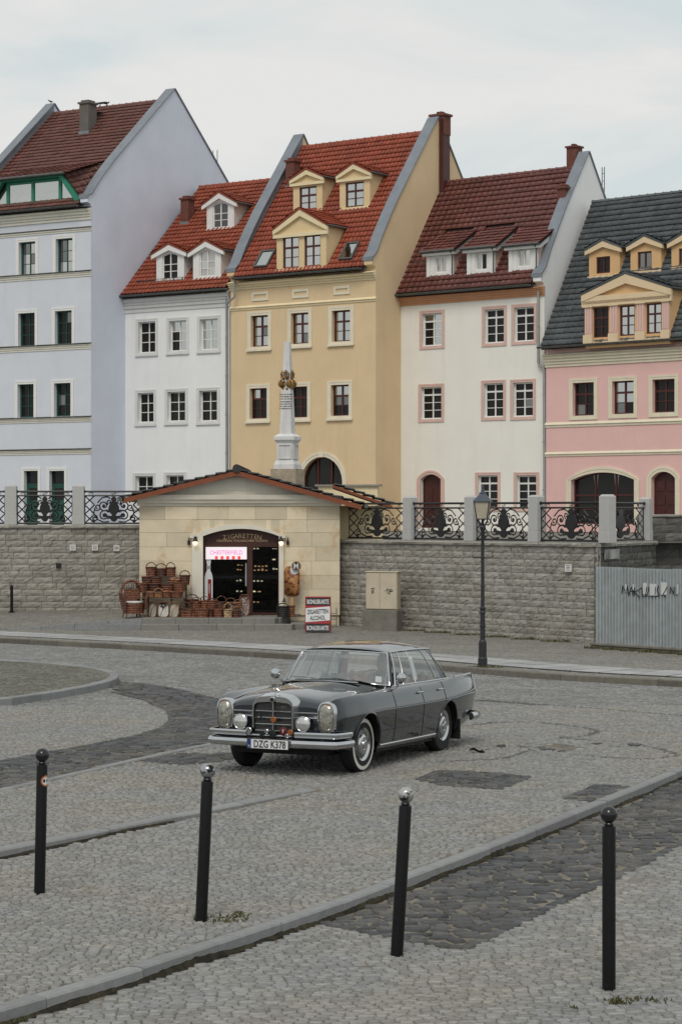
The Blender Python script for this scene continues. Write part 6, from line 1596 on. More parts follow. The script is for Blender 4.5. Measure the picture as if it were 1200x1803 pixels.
# A-board
ab = G(559, 1115, .085); Ya = ab.y; ka = Ya/F
bo = empty('sandwich_board', ab, R(-3)); tag(bo, 'red and black sandwich board reading BONUSKARTE ZIGARETTEN ALCOHOL on the pavement', 'sign')
za = lambda py: at(559, py, Ya).z-.085
M_RED = mat('board_red', (.30, .02, .022), .5, .06)
wA = 22.5*ka; HT = za(1050); til = .16
Mt = Matrix.Rotation(-til, 4, 'X')
def ap_(mb): return mb.xf(Mt)
pn = ap_(MB().cbox(-wA, wA, -.012, .012, .03, HT, .006)).build('panel', M_RED, bo)
MB().cbox(-wA, wA, -.012, .012, .03, HT, .006).xf(Matrix.Translation((0, .33, 0)) @ Matrix.Rotation(til, 4, 'X')).build('panel', M_RED, bo)
MB().tube([(-wA*.7, .02, .12), (-wA*.7, .30, .12)], .01, 5).tube([(wA*.7, .02, .12), (wA*.7, .30, .12)], .01, 5).build('brace', M_BLACK, bo)
z_ = lambda py: (1115-py)*ka
tan_ = MB()
ap_(MB().box(-wA+.02, wA-.02, -.0155, -.0125, z_(1066), z_(1052))).build('black_band', M_PRINTK, pn); ap_(MB().box(-wA+.02, wA-.02, -.0155, -.0125, z_(1113), z_(1098))).build('black_band', M_PRINTK, pn)
ap_(MB().prism([(-wA+.015, z_(1095.5)), (wA-.015, z_(1092)), (wA-.015, z_(1067.5)), (-wA+.015, z_(1071))], -.0155, -.0125, 'y')).build('white_field', M_PRINTW, pn)
def btxt(s_, h_, z, m, sxx, rot=0.0):
    tb = text_mb(s_, h_, .003, sx=1.0, off=.003); fw_ = max(a for a, b, d in tb.v)-min(a for a, b, d in tb.v); tb.v = [(a*sxx*2*(wA-.035)/fw_, b, d) for a, b, d in tb.v]; c, q = math.cos(rot), math.sin(rot); tb.v = [(a*c-d*q, b-.0175, a*q+d*c+z) for a, b, d in tb.v]; ap_(tb).build('lettering', m, pn)
btxt('BONUSKARTE', .105, z_(1063), M_PRINTW, .96); btxt('BONUSKARTE', .105, z_(1109.5), M_PRINTW, .96)
btxt('ZIGARETTEN', .105, z_(1080.5), M_PRINTK, .93, .05); btxt('ALCOHOL', .105, z_(1091.5), M_PRINTK, .68, .05)
# ice-cream display
M_ALM = mat('ice_cream_coat', (.36, .17, .06), .5, .25, 18.0, bump=1.0, bscale=26, col2=(.12, .028, .012), c2scale=11.0, c2pos=(.48, .56)); M_CHOC = mat('chocolate', (.03, .012, .008), .4, .1); M_STICK = mat('wood_stick', (.42, .24, .12), .7, .1)
ic = Vector((sx(513), 55.62, PZ)); ki = 55.62/F; ice = empty('ice_cream_display', ic, R(-14)); tag(ice, 'giant almond ice-cream bar display with round M sign beside the shop door', 'advertising figure')
zi = lambda py: at(513, py, 55.62).z-PZ
prof = []
hw = 14*ki; n = 10
pl = [(-hw, zi(1046)), (-hw*.8, zi(1050)), (hw*.8, zi(1050)), (hw, zi(1046)), (hw, zi(1006)), (hw*.85, zi(1001)), (hw*.3, zi(1003)), (-hw*.1, zi(997)), (-hw*.5, zi(996)), (-hw*.9, zi(1001)), (-hw, zi(1006))]
bm = bmesh.new(); vsb = [bm.verts.new((a, 0, b)) for a, b in pl]; f = bm.faces.new(vsb); r_ = bmesh.ops.extrude_face_region(bm, geom=[f]); vv_ = [e for e in r_['geom'] if isinstance(e, bmesh.types.BMVert)]; bmesh.ops.translate(bm, verts=vv_, vec=(0, .13, 0)); bmesh.ops.bevel(bm, geom=[e for e in bm.edges], offset=.035, segments=3, affect='EDGES'); bmesh.ops.recalc_face_normals(bm, faces=bm.faces)
me = bpy.data.meshes.new('ice'); bm.to_mesh(me); bm.free(); me.polygons.foreach_set('use_smooth', [True]*len(me.polygons)); link('bar', me, M_ALM, ice)
MB().cbox(-.055, .055, .05, .08, zi(1085), zi(1049), .01).build('stick', M_STICK, ice); MB().cbox(-.12, .2, -.1, .2, 0, .05, .01).build('foot', M_CONC, ice)
MB().lathe([(0, -.03), (hw*.55, -.02), (hw*.6, .0), (0, .01)], 9, (hw*.45, .0, zi(1004)), axis='y').build('bitten_end', M_PRINTW, ice)
ds = MB().lathe([(0, -.02), (8.3*ki, -.02), (8.3*ki, .02), (0, .02)], 20, (10.5*ki, -.06, zi(996.5)), axis='y').build('round_sign', M_CHOC, ice)
MB().lathe([(7.0*ki, -.024), (7.6*ki, -.024)], 20, (10.5*ki, -.06, zi(996.5)), axis='y', cap=False).build('ring', M_GOLDL, ds, fix=False)
tb = text_mb('M', .13, .004, sx=.95, off=.004); tb.v = [(a+10.5*ki, b-.085, c+zi(996.5)-.065) for a, b, c in tb.v]; tb.build('lettering', M_PRINTW, ds)
# small planters at the steps' right end (beside the board): wire rack behind the board
rk = empty('wire_rack', G(586, 1104, .085)); tag(rk, 'small grey wire rack behind the sandwich board', 'rack')
mb = MB()
for x in (-.09, .09):
    mb.tube([(x, 0, 0), (x, 0, .42), (x, .1, .48)], .012, 5)
for z in (.05, .2, .35): mb.tube([(-.09, 0, z), (.09, 0, z)], .01, 5)
mb.tube([(-.09, .2, 0), (-.09, .1, .48)], .012, 5); mb.tube([(.09, .2, 0), (.09, .1, .48)], .012, 5)
mb.build('frame', M_GUT, rk)

# ---------------------------------------------------------------- wickerwork
def wicker_mat(name, col):
    if name in MATS: return MATS[name]
    m = bpy.data.materials.new(name); m.use_nodes = True; nt = m.node_tree; N = nt.nodes; K = nt.links.new; b = N['Principled BSDF']; b.inputs['Roughness'].default_value = .6
    tc = N.new('ShaderNodeTexCoord'); w = N.new('ShaderNodeTexWave'); w.bands_direction = 'Z'; w.inputs['Scale'].default_value = 7; w.inputs['Distortion'].default_value = 1.5; w.inputs['Detail'].default_value = 2; K(tc.outputs['Object'], w.inputs['Vector'])
    n = N.new('ShaderNodeTexNoise'); n.inputs['Scale'].default_value = 22; K(tc.outputs['Object'], n.inputs['Vector'])
    oi = N.new('ShaderNodeObjectInfo'); mr = N.new('ShaderNodeMapRange'); mr.inputs[3].default_value = .7; mr.inputs[4].default_value = 1.35; K(oi.outputs['Random'], mr.inputs[0])
    m2 = N.new('ShaderNodeMapRange'); m2.inputs[3].default_value = .25; m2.inputs[4].default_value = 1.5; K(w.outputs['Fac'], m2.inputs[0])
    m3 = N.new('ShaderNodeMapRange'); m3.inputs[1].default_value = .3; m3.inputs[2].default_value = .7; m3.inputs[3].default_value = .35; m3.inputs[4].default_value = 1.6; K(n.outputs['Fac'], m3.inputs[0])
    a = N.new('ShaderNodeMath'); a.operation = 'MULTIPLY'; K(mr.outputs[0], a.inputs[0]); K(m2.outputs[0], a.inputs[1]); c = N.new('ShaderNodeMath'); c.operation = 'MULTIPLY'; K(a.outputs[0], c.inputs[0]); K(m3.outputs[0], c.inputs[1])
    s = N.new('ShaderNodeVectorMath'); s.operation = 'SCALE'; s.inputs[0].default_value = col; K(c.outputs[0], s.inputs['Scale']); K(s.outputs[0], b.inputs['Base Color'])
    bp = N.new('ShaderNodeBump'); bp.inputs['Strength'].default_value = .8; bp.inputs['Distance'].default_value = .01; K(w.outputs['Fac'], bp.inputs['Height']); K(bp.outputs[0], b.inputs['Normal'])
    MATS[name] = m; return m
W_BR = wicker_mat('wicker_brown', (.125, .042, .019)); W_DK = wicker_mat('wicker_dark', (.085, .028, .014)); W_OR = wicker_mat('wicker_orange', (.19, .066, .027)); W_PALE = wicker_mat('wicker_pale', (.36, .25, .13)); W_TAN = wicker_mat('wicker_tan', (.28, .13, .06))
M_CLOTHW = mat('white_cloth', (.55, .54, .51), .9, .08, 12.0); M_FLOR = mat('floral_cloth', (.34, .30, .28), .9, .2, 20.0, col2=(.12, .02, .03), c2scale=22.0, c2pos=(.5, .55)); M_GREYC = mat('grey_cloth', (.38, .36, .30), .9, .25, 40.0)
zb_of = lambda py, Y: at(0, py, Y).z
def P(zx, zy): return 200+zx/4.8, 980+zy/4.8
def basket(label, zx, ztop, zbot, wpx, Y, m, hz=None, kind='round', lin=None, dep=.8, tilt=0.0, zabs=None, flare=1.15):
    """wicker basket with hollow body, rolled rim and optional hoop handle; picture position turned into place at depth Y"""
    px, pyt = P(zx, ztop); _, pyb = P(zx, zbot); k = Y/F
    w = wpx/4.8*k/2*1.1; H = (pyb-pyt)*k*1.08; b = empty('basket', (at(px, pyb, Y).x, Y, zabs if zabs is not None else at(px, pyb, Y).z)); b.rotation_euler = (tilt, 0, rng.uniform(-.25, .25)); tag(b, label, 'basket', 'wicker baskets outside the shop')
    n = 18; t = .012
    prof = [(w/flare, 0), (lerp(w/flare, w, .5)*1.02, H*.5), (w, H), (w-t, H), (lerp(w/flare, w, .5)-t, H*.5), (w/flare-t, .02), (0.001, .02)]
    mb = MB().lathe(prof, n, cap=False); mb.v = [(x, y*dep, z) for x, y, z in mb.v]
    mb.add([(w/flare*math.cos(2*math.pi*i/n), w/flare*dep*math.sin(2*math.pi*i/n), 0.001) for i in range(n)], [tuple(range(n))])
    mb.build('body', m, b, smooth=True)
    ring = [(w*math.cos(2*math.pi*i/n), w*dep*math.sin(2*math.pi*i/n), H) for i in range(n)]
    MB().tube(ring, .016, 6, closed=True).build('rim', m, b, smooth=True)
    if hz is not None:
        hh = (ztop-hz)/4.8*k; ang = rng.uniform(-.5, .5)
        pts = []
        for i in range(13):
            a = math.pi*i/12; r0 = w*.97; pts.append((r0*math.cos(a)*math.cos(ang), r0*dep*math.cos(a)*math.sin(ang), H-.02+hh*math.sin(a)**.8 if 0 < i < 12 else H-.05))
        MB().tube(pts, .013, 6).build('handle', m, b, smooth=True)
    if lin:
        lt = [(0.001, H*.82), (w*.8, H*.86), (w*.97, H*1.0), (w*1.02, H*.93)]
        mb = MB().lathe(lt, n, cap=False); mb.v = [(x, y*dep, z) for x, y, z in mb.v]; mb.build('lining', lin, b, smooth=True)
    return b
def tray(label, zx, ztop, zbot, wpx, Y, m, lin, lean=-.22):
    """oval tray basket standing on edge, leaning back, its lined inside to the front"""
    px, pyt = P(zx, ztop); _, pyb = P(zx, zbot); k = Y/F; w = wpx/4.8*k/2; H = (pyb-pyt)*k/2
    b = empty('basket', (at(px, pyb, Y).x, Y, PZ)); b.rotation_euler = (lean, 0, rng.uniform(-.1, .1)); tag(b, label, 'basket', 'wicker baskets outside the shop')
    n = 20; rr = lambda a: (math.copysign(abs(math.cos(a))**.6, math.cos(a))*w, math.copysign(abs(math.sin(a))**.6, math.sin(a))*H+H)
    ring = [rr(2*math.pi*i/n) for i in range(n)]
    mb = MB(); vs = [(x, 0, z) for x, z in ring]+[(x*.86, .09, (z-H)*.9+H) for x, z in ring]; mb.add(vs, [(i, (i+1) % n, n+(i+1) % n, n+i) for i in range(n)]); mb.build('body', m, b, smooth=True)
    MB().tube([(x, 0, z) for x, z in ring], .016, 6, closed=True).build('rim', m, b, smooth=True)
    MB().add([(x*.9, .06, (z-H)*.92+H) for x, z in ring], [tuple(range(n))]).build('lining', lin, b, fix=False)
    MB().tube([(-w*.5, .03, H*.3), (-w*.1, -.07, H*.9), (w*.1, -.07, H*1.1), (w*.5, .03, H*1.7)], .010, 5).build('handle', m, b, smooth=True)
    return b
# tiered stand under the baskets
zr = {1: 1.385, 2: 1.19, 3: 1.02, 4: .86}; yr = {1: 55.78, 2: 55.58, 3: 55.36, 4: 55.14}
stx0, stx1 = at(238, 1000, 55.5).x, at(333, 1000, 55.5).x
sd_ = empty('display_stand', ((stx0+stx1)/2, 55.5, PZ)); tag(sd_, 'stepped wooden stand carrying the stacked baskets', 'stand')
hw_ = (stx1-stx0)/2; M_PLK = mat('stand_plank', (.10, .075, .055), .85, .2, 8.0)
for k in (1, 2, 3, 4): 
    q = (1.0, .98, .95, .9)[k-1]
    MB().cbox(-hw_*(.62 if k == 1 else q), hw_*(.35 if k == 1 else q), yr[k]-55.5-.11, yr[k]-55.5+.11, zr[k]-PZ-.025, zr[k]-PZ-.001, .004).build('shelf', M_PLK, sd_)
for x in (-hw_*.88, hw_*.86):
    MB().box(x-.02, x+.02, .30, .34, 0, zr[2]-PZ-.03).build('leg', M_PLK, sd_); MB().box(x-.02, x+.02, -.40, -.36, 0, zr[4]-PZ-.03).build('leg', M_PLK, sd_)
for x in (-hw_*.55, hw_*.3): MB().box(x-.02, x+.02, .35, .39, 0, zr[1]-PZ-.03).build('leg', M_PLK, sd_)
BK = [
 ('first basket from the left on the top shelf, with tall handle', 318, 105, 176, 84, 1, W_BR, 58), ('middle basket on the top shelf, dark with upright handle', 402, 115, 176, 86, 1, W_DK, 66), ('right basket on the top shelf with narrow hoop handle', 483, 108, 176, 80, 1, W_BR, 58),
 ('dark basket at the left end of the second shelf', 285, 178, 236, 88, 2, W_DK, 168), ('round brown basket second from left on the second shelf', 358, 185, 238, 75, 2, W_BR, 178), ('wide basket third from left on the second shelf', 515, 204, 238, 95, 2, W_TAN, 182), ('tall basket at the right end of the second shelf', 602, 178, 246, 82, 2, W_BR, 130),
 ('wide basket at the left end of the third shelf', 243, 236, 296, 105, 3, W_BR, None), ('brown basket second from left on the third shelf', 346, 238, 296, 98, 3, W_DK, 180), ('large hooped basket third from left on the third shelf', 452, 242, 296, 108, 3, W_BR, 194), ('two-tone basket at the right end of the third shelf', 556, 232, 296, 104, 3, W_OR, 176),
 ('small bowl basket at the left end of the lowest shelf', 308, 306, 346, 72, 4, W_TAN, 290), ('pale banded small basket with hoop on the lowest shelf', 380, 308, 346, 76, 4, W_TAN, 264), ('small orange basket beside the box on the lowest shelf', 452, 300, 348, 68, 4, W_OR, 288), ('flat box-shaped basket at the right end of the lowest shelf', 532, 306, 350, 98, 4, W_OR, None)]
for lab, zx, zt_, zb2, wp, row, m, hz in BK: basket(lab, zx, zt_, zb2, wp, yr[row], m, hz, zabs=zr[row])
YG = 54.95
ca, cb2 = at(318, 1060, 55.25).x, at(424, 1060, 55.25).x
for lab, a, b in (('low slatted wooden crate carrying baskets right of the stepped stand', ca, lerp(ca, cb2, .48)), ('low slatted wooden crate carrying baskets before the shop window', lerp(ca, cb2, .52), cb2)):
    cr = empty('wooden_crate', ((a+b)/2, 55.22, PZ)); tag(cr, lab, 'crate', 'crates under the baskets'); w = (b-a)/2
    for k in range(3): MB().cbox(-w, w, -.20, -.185, .01+k*.065, .06+k*.065, .003).build('slat', M_PLK, cr); MB().cbox(-w, w, .185, .20, .01+k*.065, .06+k*.065, .003).build('slat', M_PLK, cr)
    for k in range(5): MB().cbox(-w, w, -.18+k*.074, -.12+k*.074, .185, .198, .003).build('slat', M_PLK, cr)
    for x in (-w+.02, w-.02): MB().box(x-.015, x+.015, -.183, .183, .0, .184).build('end_board', M_PLK, cr)
GB = [
 ('hooped basket standing right of the grey lined tray on the landing', 606, 425, 492, 92, 55.0, W_DK, 365, None, 1.15), ('small round basket inside the row right of the trays', 604, 452, 494, 70, 54.85, W_BR, None, None, 1.1),
 ('dark basket with tall hoops right of the display stand', 660, 350, 420, 110, 55.35, W_DK, 298, None, 1.2), ('small orange tub left of the big front basket', 676, 438, 498, 44, 54.85, W_OR, None, None, 1.05),
 ('big wide front basket with double hoop handle', 742, 432, 499, 124, 54.8, W_OR, 356, None, 1.25), ('deep basket behind the big front basket', 830, 372, 436, 96, 55.15, W_BR, 345, None, 1.15), ('small dark tub right of the big front basket', 815, 438, 495, 52, 54.9, W_DK, None, None, 1.05),
 ('shopping basket with hoop behind the pale basket', 910, 385, 440, 84, 55.1, W_BR, 328, None, 1.15), ('brown basket left of the pale basket at the front', 885, 436, 498, 80, 54.85, W_BR, 378, None, 1.15), ('small pale straw basket with upright hoop at the front', 966, 436, 499, 66, 54.75, W_PALE, 374, None, 1.1),
 ('round basket stacked between the hooped baskets on the left crate', 700, 372, 430, 84, 55.2, W_BR, 330, None, 1.15), ('flat basket at the right end of the right crate', 1050, 380, 430, 70, 55.2, W_TAN, 350, None, 1.1), ('deep brown basket before the left crate', 640, 430, 494, 60, 54.82, W_BR, None, None, 1.1), ('squat dark basket right of the small pale basket', 1030, 446, 497, 66, 54.85, W_DK, 410, None, 1.15), ('open basket in front of the bottle poster', 770, 360, 425, 80, 55.25, W_OR, 318, None, 1.15),
 ('basket with white cloth lying before the window', 990, 330, 380, 92, 55.35, W_BR, 288, M_CLOTHW, 1.1)]
for lab, zx, zt_, zb2, wp, Y, m, hz, lin, fl in GB:
    zz = PZ if zb2 > 430 else (PZ+.30 if zb2 < 400 else PZ+.16)
    basket(lab, zx, zt_, zb2, wp, Y, m, hz, lin=lin, zabs=PZ if zb2 > 445 else PZ+.20, flare=fl)
for lab, zx, zt_, zb2, wp, Y, m, lin in (('tall brown tray basket leaning beside the wicker chair', 328, 352, 486, 70, 54.95, W_BR, M_GREYC), ('white lined tray basket with dark flower leaning on the stand', 420, 358, 487, 98, 54.93, W_BR, M_CLOTHW), ('grey lined oval tray basket leaning on the stand', 508, 356, 487, 84, 54.93, W_TAN, M_GREYC),
    ('floral lined tray basket leaning behind the pale basket', 1014, 368, 484, 92, 55.05, W_BR, M_FLOR), ('tall floral lined basket leaning on the shop front post', 1104, 302, 487, 88, 55.45, W_BR, M_FLOR), ('tilted brown tray basket leaning on the shop window', 845, 290, 400, 110, 55.45, W_BR, W_DK)): tray(lab, zx, zt_, zb2, wp, Y, m, lin)
fl_ = [o for o in bpy.data.objects if o.get('label', '').startswith('white lined tray')][0]
mb = MB()
for k in range(5): a = k*1.2; mb.lathe([(0, -.006), (.035, 0), (0, .006)], 6, (.05*math.cos(a), .045, .32+.05*math.sin(a)), axis='y')
mb.tube([(0, .045, .3), (-.02, .045, .2)], .008, 4).build('printed_flower', M_PRINTK, fl_)
# black and brown pots right of the door
basket('black wicker tub at the right corner of the landing', (498-200)*4.8, (1069-980)*4.8, (1086-980)*4.8, 21*4.8, 55.1, W_DK, (1062-980)*4.8, zabs=PZ); MATS['wicker_black'] = None
del MATS['wicker_black']; W_BK = wicker_mat('wicker_black', (.012, .011, .010)); bk_ = [o for o in bpy.data.objects if o.get('label', '').startswith('black wicker tub')][0]
for c in bk_.children: c.data.materials[0] = W_BK
basket('brown wicker tub tucked behind the black tub on the landing', (512-200)*4.8, (1068-980)*4.8, (1085-980)*4.8, 13*4.8, 55.35, W_OR, None, zabs=PZ)
bl_ = MB().lathe([(0, .10), (.02, .09), (.035, .03), (.06, 0), (.0, -.005)], 8); o = bl_.build('hanging_bell', M_BLACK, loc=tuple(at(500, 1060, 55.75)), smooth=True); tag(o, 'small black bell-shaped weight hanging beside the ice-cream display', 'bell')
MB().tube([(0, 0, .1), (0, 0, .42)], .004, 4).build('cord', M_BLACK, o)
# wicker armchair
kx = 54.95/F; cx_ = at(235, 1083, 54.95).x
ch = empty('wicker_armchair', (cx_, 54.95, PZ), R(18)); tag(ch, 'brown wicker armchair with white seat cushion left of the baskets', 'chair')
W_, D_, SH = .27, .26, .36
MB().grid(lambda u, v: (W_*1.0*math.cos(math.pi+u*2*math.pi)*(1+.08*v), D_*math.sin(math.pi+u*2*math.pi)*(1+.08*v), .10+v*(SH-.10)), 20, 3).build('seat_skirt', W_BR, ch, smooth=True)
MB().lathe([(0.001, SH), (W_*.95, SH), (W_*.98, SH-.03)], 20, cap=False).build('seat', W_BR, ch)
MB().lathe([(0.001, SH+.055), (W_*.7, SH+.05), (W_*.8, SH+.025), (W_*.75, SH+.002)], 16, (0, -.02, 0), cap=False).build('cushion', M_CLOTHW, ch, smooth=True)
for sx_, sy_ in ((-1, -1), (1, -1), (-1, 1), (1, 1)): MB().tube([(sx_*W_*.72, sy_*D_*.72, .14), (sx_*W_*.86, sy_*D_*.86, 0)], .016, 6).build('leg', W_BR, ch)
bkp = []
for i in range(17):
    a = math.pi*i/16; bkp.append((-.30*math.cos(a)*(1 if i in (0, 16) else 1.02), .17+.05*math.sin(a), .42+.50*math.sin(a)**.75))
MB().tube(bkp, .035, 8).build('back_frame', W_BR, ch, smooth=True)
MB().grid(lambda u, v: ((u-.5)*.48*(1-.25*v), .23, SH+.02+v*.34), 8, 6).build('back_panel', W_BR, ch, fix=False)
ig = MB()
for i in range(7): x = lerp(-.2, .2, i/6); ig.tube([(x*.85, .225, SH+.34), (x, .22, SH+.50-abs(x)*.4)], .006, 4)
ig.build('back_spindle', W_BR, ch)
for s_ in (-1, 1):
    MB().tube([(s_*.30, .18, .60), (s_*.35, .0, .62), (s_*.33, -.20, .60), (s_*.28, -.26, .48), (s_*.26, -.25, .2)], .035, 8).build('arm', W_BR, ch, smooth=True)
    MB().grid(lambda u, v: (s_*lerp(.27, .33, v), lerp(-.22, .18, u), lerp(.2, .60, v)), 6, 4).build('side_panel', W_BR, ch, fix=False)

# ================================================================== THE CAR (old saloon with small tail fins)
def paint_mat(name, col, coat=1.0):
    m = mat(name, col, .22, .05, 2.0, metal=.35, spec=.5, coat=coat); return m
M_PAINT = paint_mat('car_paint', (.016, .021, .027)); M_CHROME = mat('chrome', (.54, .55, .56), .10, .06, 6.0, metal=1.0); M_RUB2 = mat('tyre_rubber', (.014, .013, .013), .75, .15, 20.0); M_WWALL = mat('whitewall', (.62, .60, .56), .6, .05)
M_BLK = mat('car_black', (.006, .006, .006), .7, .1); M_LEATH = mat('grey_leather', (.30, .28, .25), .55, .08, 6.0); M_DASH = mat('dash', (.02, .018, .016), .5, .1); M_LENS = mat('headlamp_lens', (.30, .29, .25), .10, .5, 18.0, metal=.6, bump=.9, bscale=26, coat=1.0); M_AMBER = mat('amber_lens', (.22, .075, .02), .2, .1); M_FOG = mat('fog_lens', (.55, .56, .55), .12, .2, 18.0, metal=.65, bump=.3, bscale=30, coat=1.0)
M_GRIL = mat('grille_mesh', (.028, .028, .030), .45, .2, 60.0, metal=.4); M_HUB = mat('hub_paint', (.10, .105, .11), .3, .05, metal=.3)
GCAR = glass_clear('windscreen_glass', (.78, .82, .80), .20); GSIDE = glass_clear('side_glass', (.80, .82, .80), .05)
car_a = R(65.1); CLS = .90
car = empty('car', (-.465, 25.67, 0.0), car_a); car.scale = (CLS, 1, 1); tag(car, 'vintage dark grey four-door saloon with chrome grille and small tail fins driving across the square', 'car')
def pch(xs, ys, x):
    xs = np.asarray(xs, float); ys = np.asarray(ys, float); h_ = np.diff(xs); d = np.diff(ys)/h_; m = np.zeros_like(ys); m[1:-1] = np.where(d[:-1]*d[1:] > 0, 2*d[:-1]*d[1:]/(d[:-1]+d[1:]+1e-12), 0); m[0], m[-1] = d[0], d[-1]
    x = np.clip(x, xs[0], xs[-1]); i = np.clip(np.searchsorted(xs, x)-1, 0, len(h_)-1); t = (x-xs[i])/h_[i]
    return (2*t**3-3*t**2+1)*ys[i]+(t**3-2*t**2+t)*h_[i]*m[i]+(-2*t**3+3*t**2)*ys[i+1]+(t**3-t**2)*h_[i]*m[i+1]
SX_ = [-.77, -.72, -.60, -.3, 0.0, .6, 1.1, 1.7, 2.4, 2.75, 3.1, 3.5, 3.85, 4.0]
Wd = [.765, .805, .838, .868, .886, .893, .895, .897, .897, .895, .888, .868, .83, .80]
# per section point: (y scale or value, z) along the stations
ZB = [.36, .33, .30, .26, .24, .225, .22, .22, .225, .24, .27, .31, .36, .40]
Z4 = [.64, .665, .68, .69, .695, .70, .70, .70, .70, .705, .715, .725, .73, .73]
Z6 = [.83, .855, .873, .888, .895, .905, .908, .91, .912, .922, .94, .955, .965, .962]
Z7 = [.872, .900, .918, .934, .938, .95, .955, .957, .958, .968, .985, 1.0, 1.008, 1.004]
Z8 = [.80, .838, .868, .900, .920, .942, .955, .957, .957, .955, .945, .915, .87, .85]
Z9 = [.80, .845, .885, .925, .948, .972, .985, .985, .985, .982, .962, .915, .862, .84]
Z10 = [.805, .865, .915, .955, .978, 1.002, 1.015, 1.015, 1.01, 1.0, .975, .922, .866, .842]
Z11 = [.81, .875, .930, .970, .993, 1.015, 1.027, 1.02, 1.012, 1.002, .978, .925, .868, .844]
Y8 = [.60, .625, .635, .645, .65, .66, .668, .672, .68, .695, .71, .715, .70, .68]
def section(x):
    w = pch(SX_, Wd, x); zb, z4, z6, z7, z8, z9, z10, z11, y8 = [pch(SX_, a, x) for a in (ZB, Z4, Z6, Z7, Z8, Z9, Z10, Z11, Y8)]
    z6, z7, z8, z9, z10, z11 = [z-.018 for z in (z6, z7, z8, z9, z10, z11)]; z8 -= .02*max(0, min(1, (.9-x)/.8)); y7 = lerp(y8, w, .55)-.01
    if x > 2.6: z7 -= .02*min(1, x-2.6); z6 -= .02*min(1, x-2.6)
    return [(w-.28, zb), (w-.09, zb+.005), (w-.035, lerp(zb, z4, .28)), (w-.010, lerp(zb, z4, .70)), (w+.001, z4), (w-.022, lerp(z4, z6, .50)), (w-.058, z6), (y7, z7), (y8, z8), (y8*.78, lerp(z8, z9, 1.0)), (y8*.42, z10), (0.0, z11)]
NS = 5
def fine(sec):
    """densify a half section with a Catmull-Rom spline"""
    P_ = [Vector((2*sec[0][0]-sec[1][0], 2*sec[0][1]-sec[1][1]))]+[Vector(p) for p in sec]+[Vector((-sec[-2][0], sec[-2][1]))]; out = []
    for i in range(1, len(P_)-2):
        for k in range(NS):
            t = k/NS; a, b, c, d = P_[i-1], P_[i], P_[i+1], P_[i+2]; out.append(tuple(.5*((2*b)+(c-a)*t+(2*a-5*b+4*c-d)*t*t+(3*b-a-3*c+d)*t**3)))
    out.append(tuple(P_[-2])); return out
DX0, DXM, DX1, COWL, REARW, BOOT0, BOOT1 = .84, 1.80, 2.60, .93, 3.04, 3.22, 3.93
stn = sorted(set([round(float(v), 4) for v in np.concatenate([np.linspace(-.77, -.60, 7), np.linspace(-.6, 4.0, 86)])] + [DX0, DXM, DX1, COWL, REARW, BOOT0, BOOT1]))
half = [fine(section(x)) for x in stn]; nh = len(half[0])
row = lambda i: [( -1, k) for k in range(nh)]
verts = []; nrow = 2*nh-1
for i, x in enumerate(stn):
    h_ = half[i]; r_ = [(x, y, z) for y, z in h_]+[(x, -y, z) for y, z in h_[:-1][::-1]]; verts.append(r_)
V = np.array(verts)           # stations x ring
AR = {'f': (0.0, .325, .375), 'r': (2.75, .325, .365)}
def inside(p):
    for c, z, r_ in AR.values():
        if (p[0]-c)**2+(p[2]-z)**2 < r_*r_ and abs(p[1]) > .55 and p[2] < .80: return (c, z, r_)
    return None
gi = lambda i, k: i*nrow+k
faces = {}
def kidx(k): return k if k < nh else nrow-1-k        # mirror index in the half section
for i in range(len(stn)-1):
    xm = (stn[i]+stn[i+1])/2
    for k in range(nrow-1):
        q = [V[i, k], V[i+1, k], V[i+1, k+1], V[i, k+1]]
        if all(inside(p) for p in q): continue
        kk = min(kidx(k), kidx(k+1)); side = 'r' if k < nh-1 else 'l'
        ctr = k in (nh-1, nh-2)
        if kk >= 8*NS:
            if COWL < xm < REARW: continue
            nm = 'bonnet' if -.70 < xm < COWL and kk >= 8*NS else ('boot_lid' if BOOT0 < xm < BOOT1 and kk >= 8*NS+1 else 'body')
        elif kk >= 2 and kk < 7*NS+2 and DX0 < xm < DXM: nm = 'front_door_'+side
        elif kk >= 2 and kk < 7*NS+2 and DXM < xm < DX1: nm = 'rear_door_'+side
        else: nm = 'body'
        faces.setdefault(nm, []).append((gi(i, k), gi(i+1, k), gi(i+1, k+1), gi(i, k+1)))
FV = V.reshape(-1, 3).copy()
for j, p in enumerate(FV):
    a = inside(p)
    if a:
        c, z, r_ = a; d = math.hypot(p[0]-c, p[2]-z) or 1e-6; FV[j] = (c+(p[0]-c)*r_/d, p[1], z+(p[2]-z)*r_/d)
# shared smooth normals
nrm = np.zeros_like(FV); allf = np.array([f for fs in faces.values() for f in fs])
n_ = np.cross(FV[allf[:, 2]]-FV[allf[:, 0]], FV[allf[:, 3]]-FV[allf[:, 1]])
for c in range(4): np.add.at(nrm, allf[:, c], n_)
nrm /= (np.linalg.norm(nrm, axis=1, keepdims=True)+1e-12)
ctrp = np.array([2.0, 0, .55]); flip = ((FV-ctrp)*nrm).sum() < 0
if flip: nrm = -nrm
def shell(name, fs, parent, nice):
    used = sorted({i for f in fs for i in f}); mp = {u: j for j, u in enumerate(used)}
    me = bpy.data.meshes.new(nice); me.from_pydata([tuple(FV[u]) for u in used], [], [tuple(mp[i] for i in (f[::-1] if flip else f)) for f in fs])
    me.polygons.foreach_set('use_smooth', [True]*len(me.polygons)); me.update()
    me.normals_split_custom_set_from_vertices([tuple(nrm[u]) for u in used])
    return link(nice, me, M_PAINT, parent)
body = shell('body', faces['body'], car, 'body')
bon = shell('bonnet', faces['bonnet'], car, 'bonnet'); boot = shell('boot_lid', faces['boot_lid'], car, 'boot_lid')
doors = {}
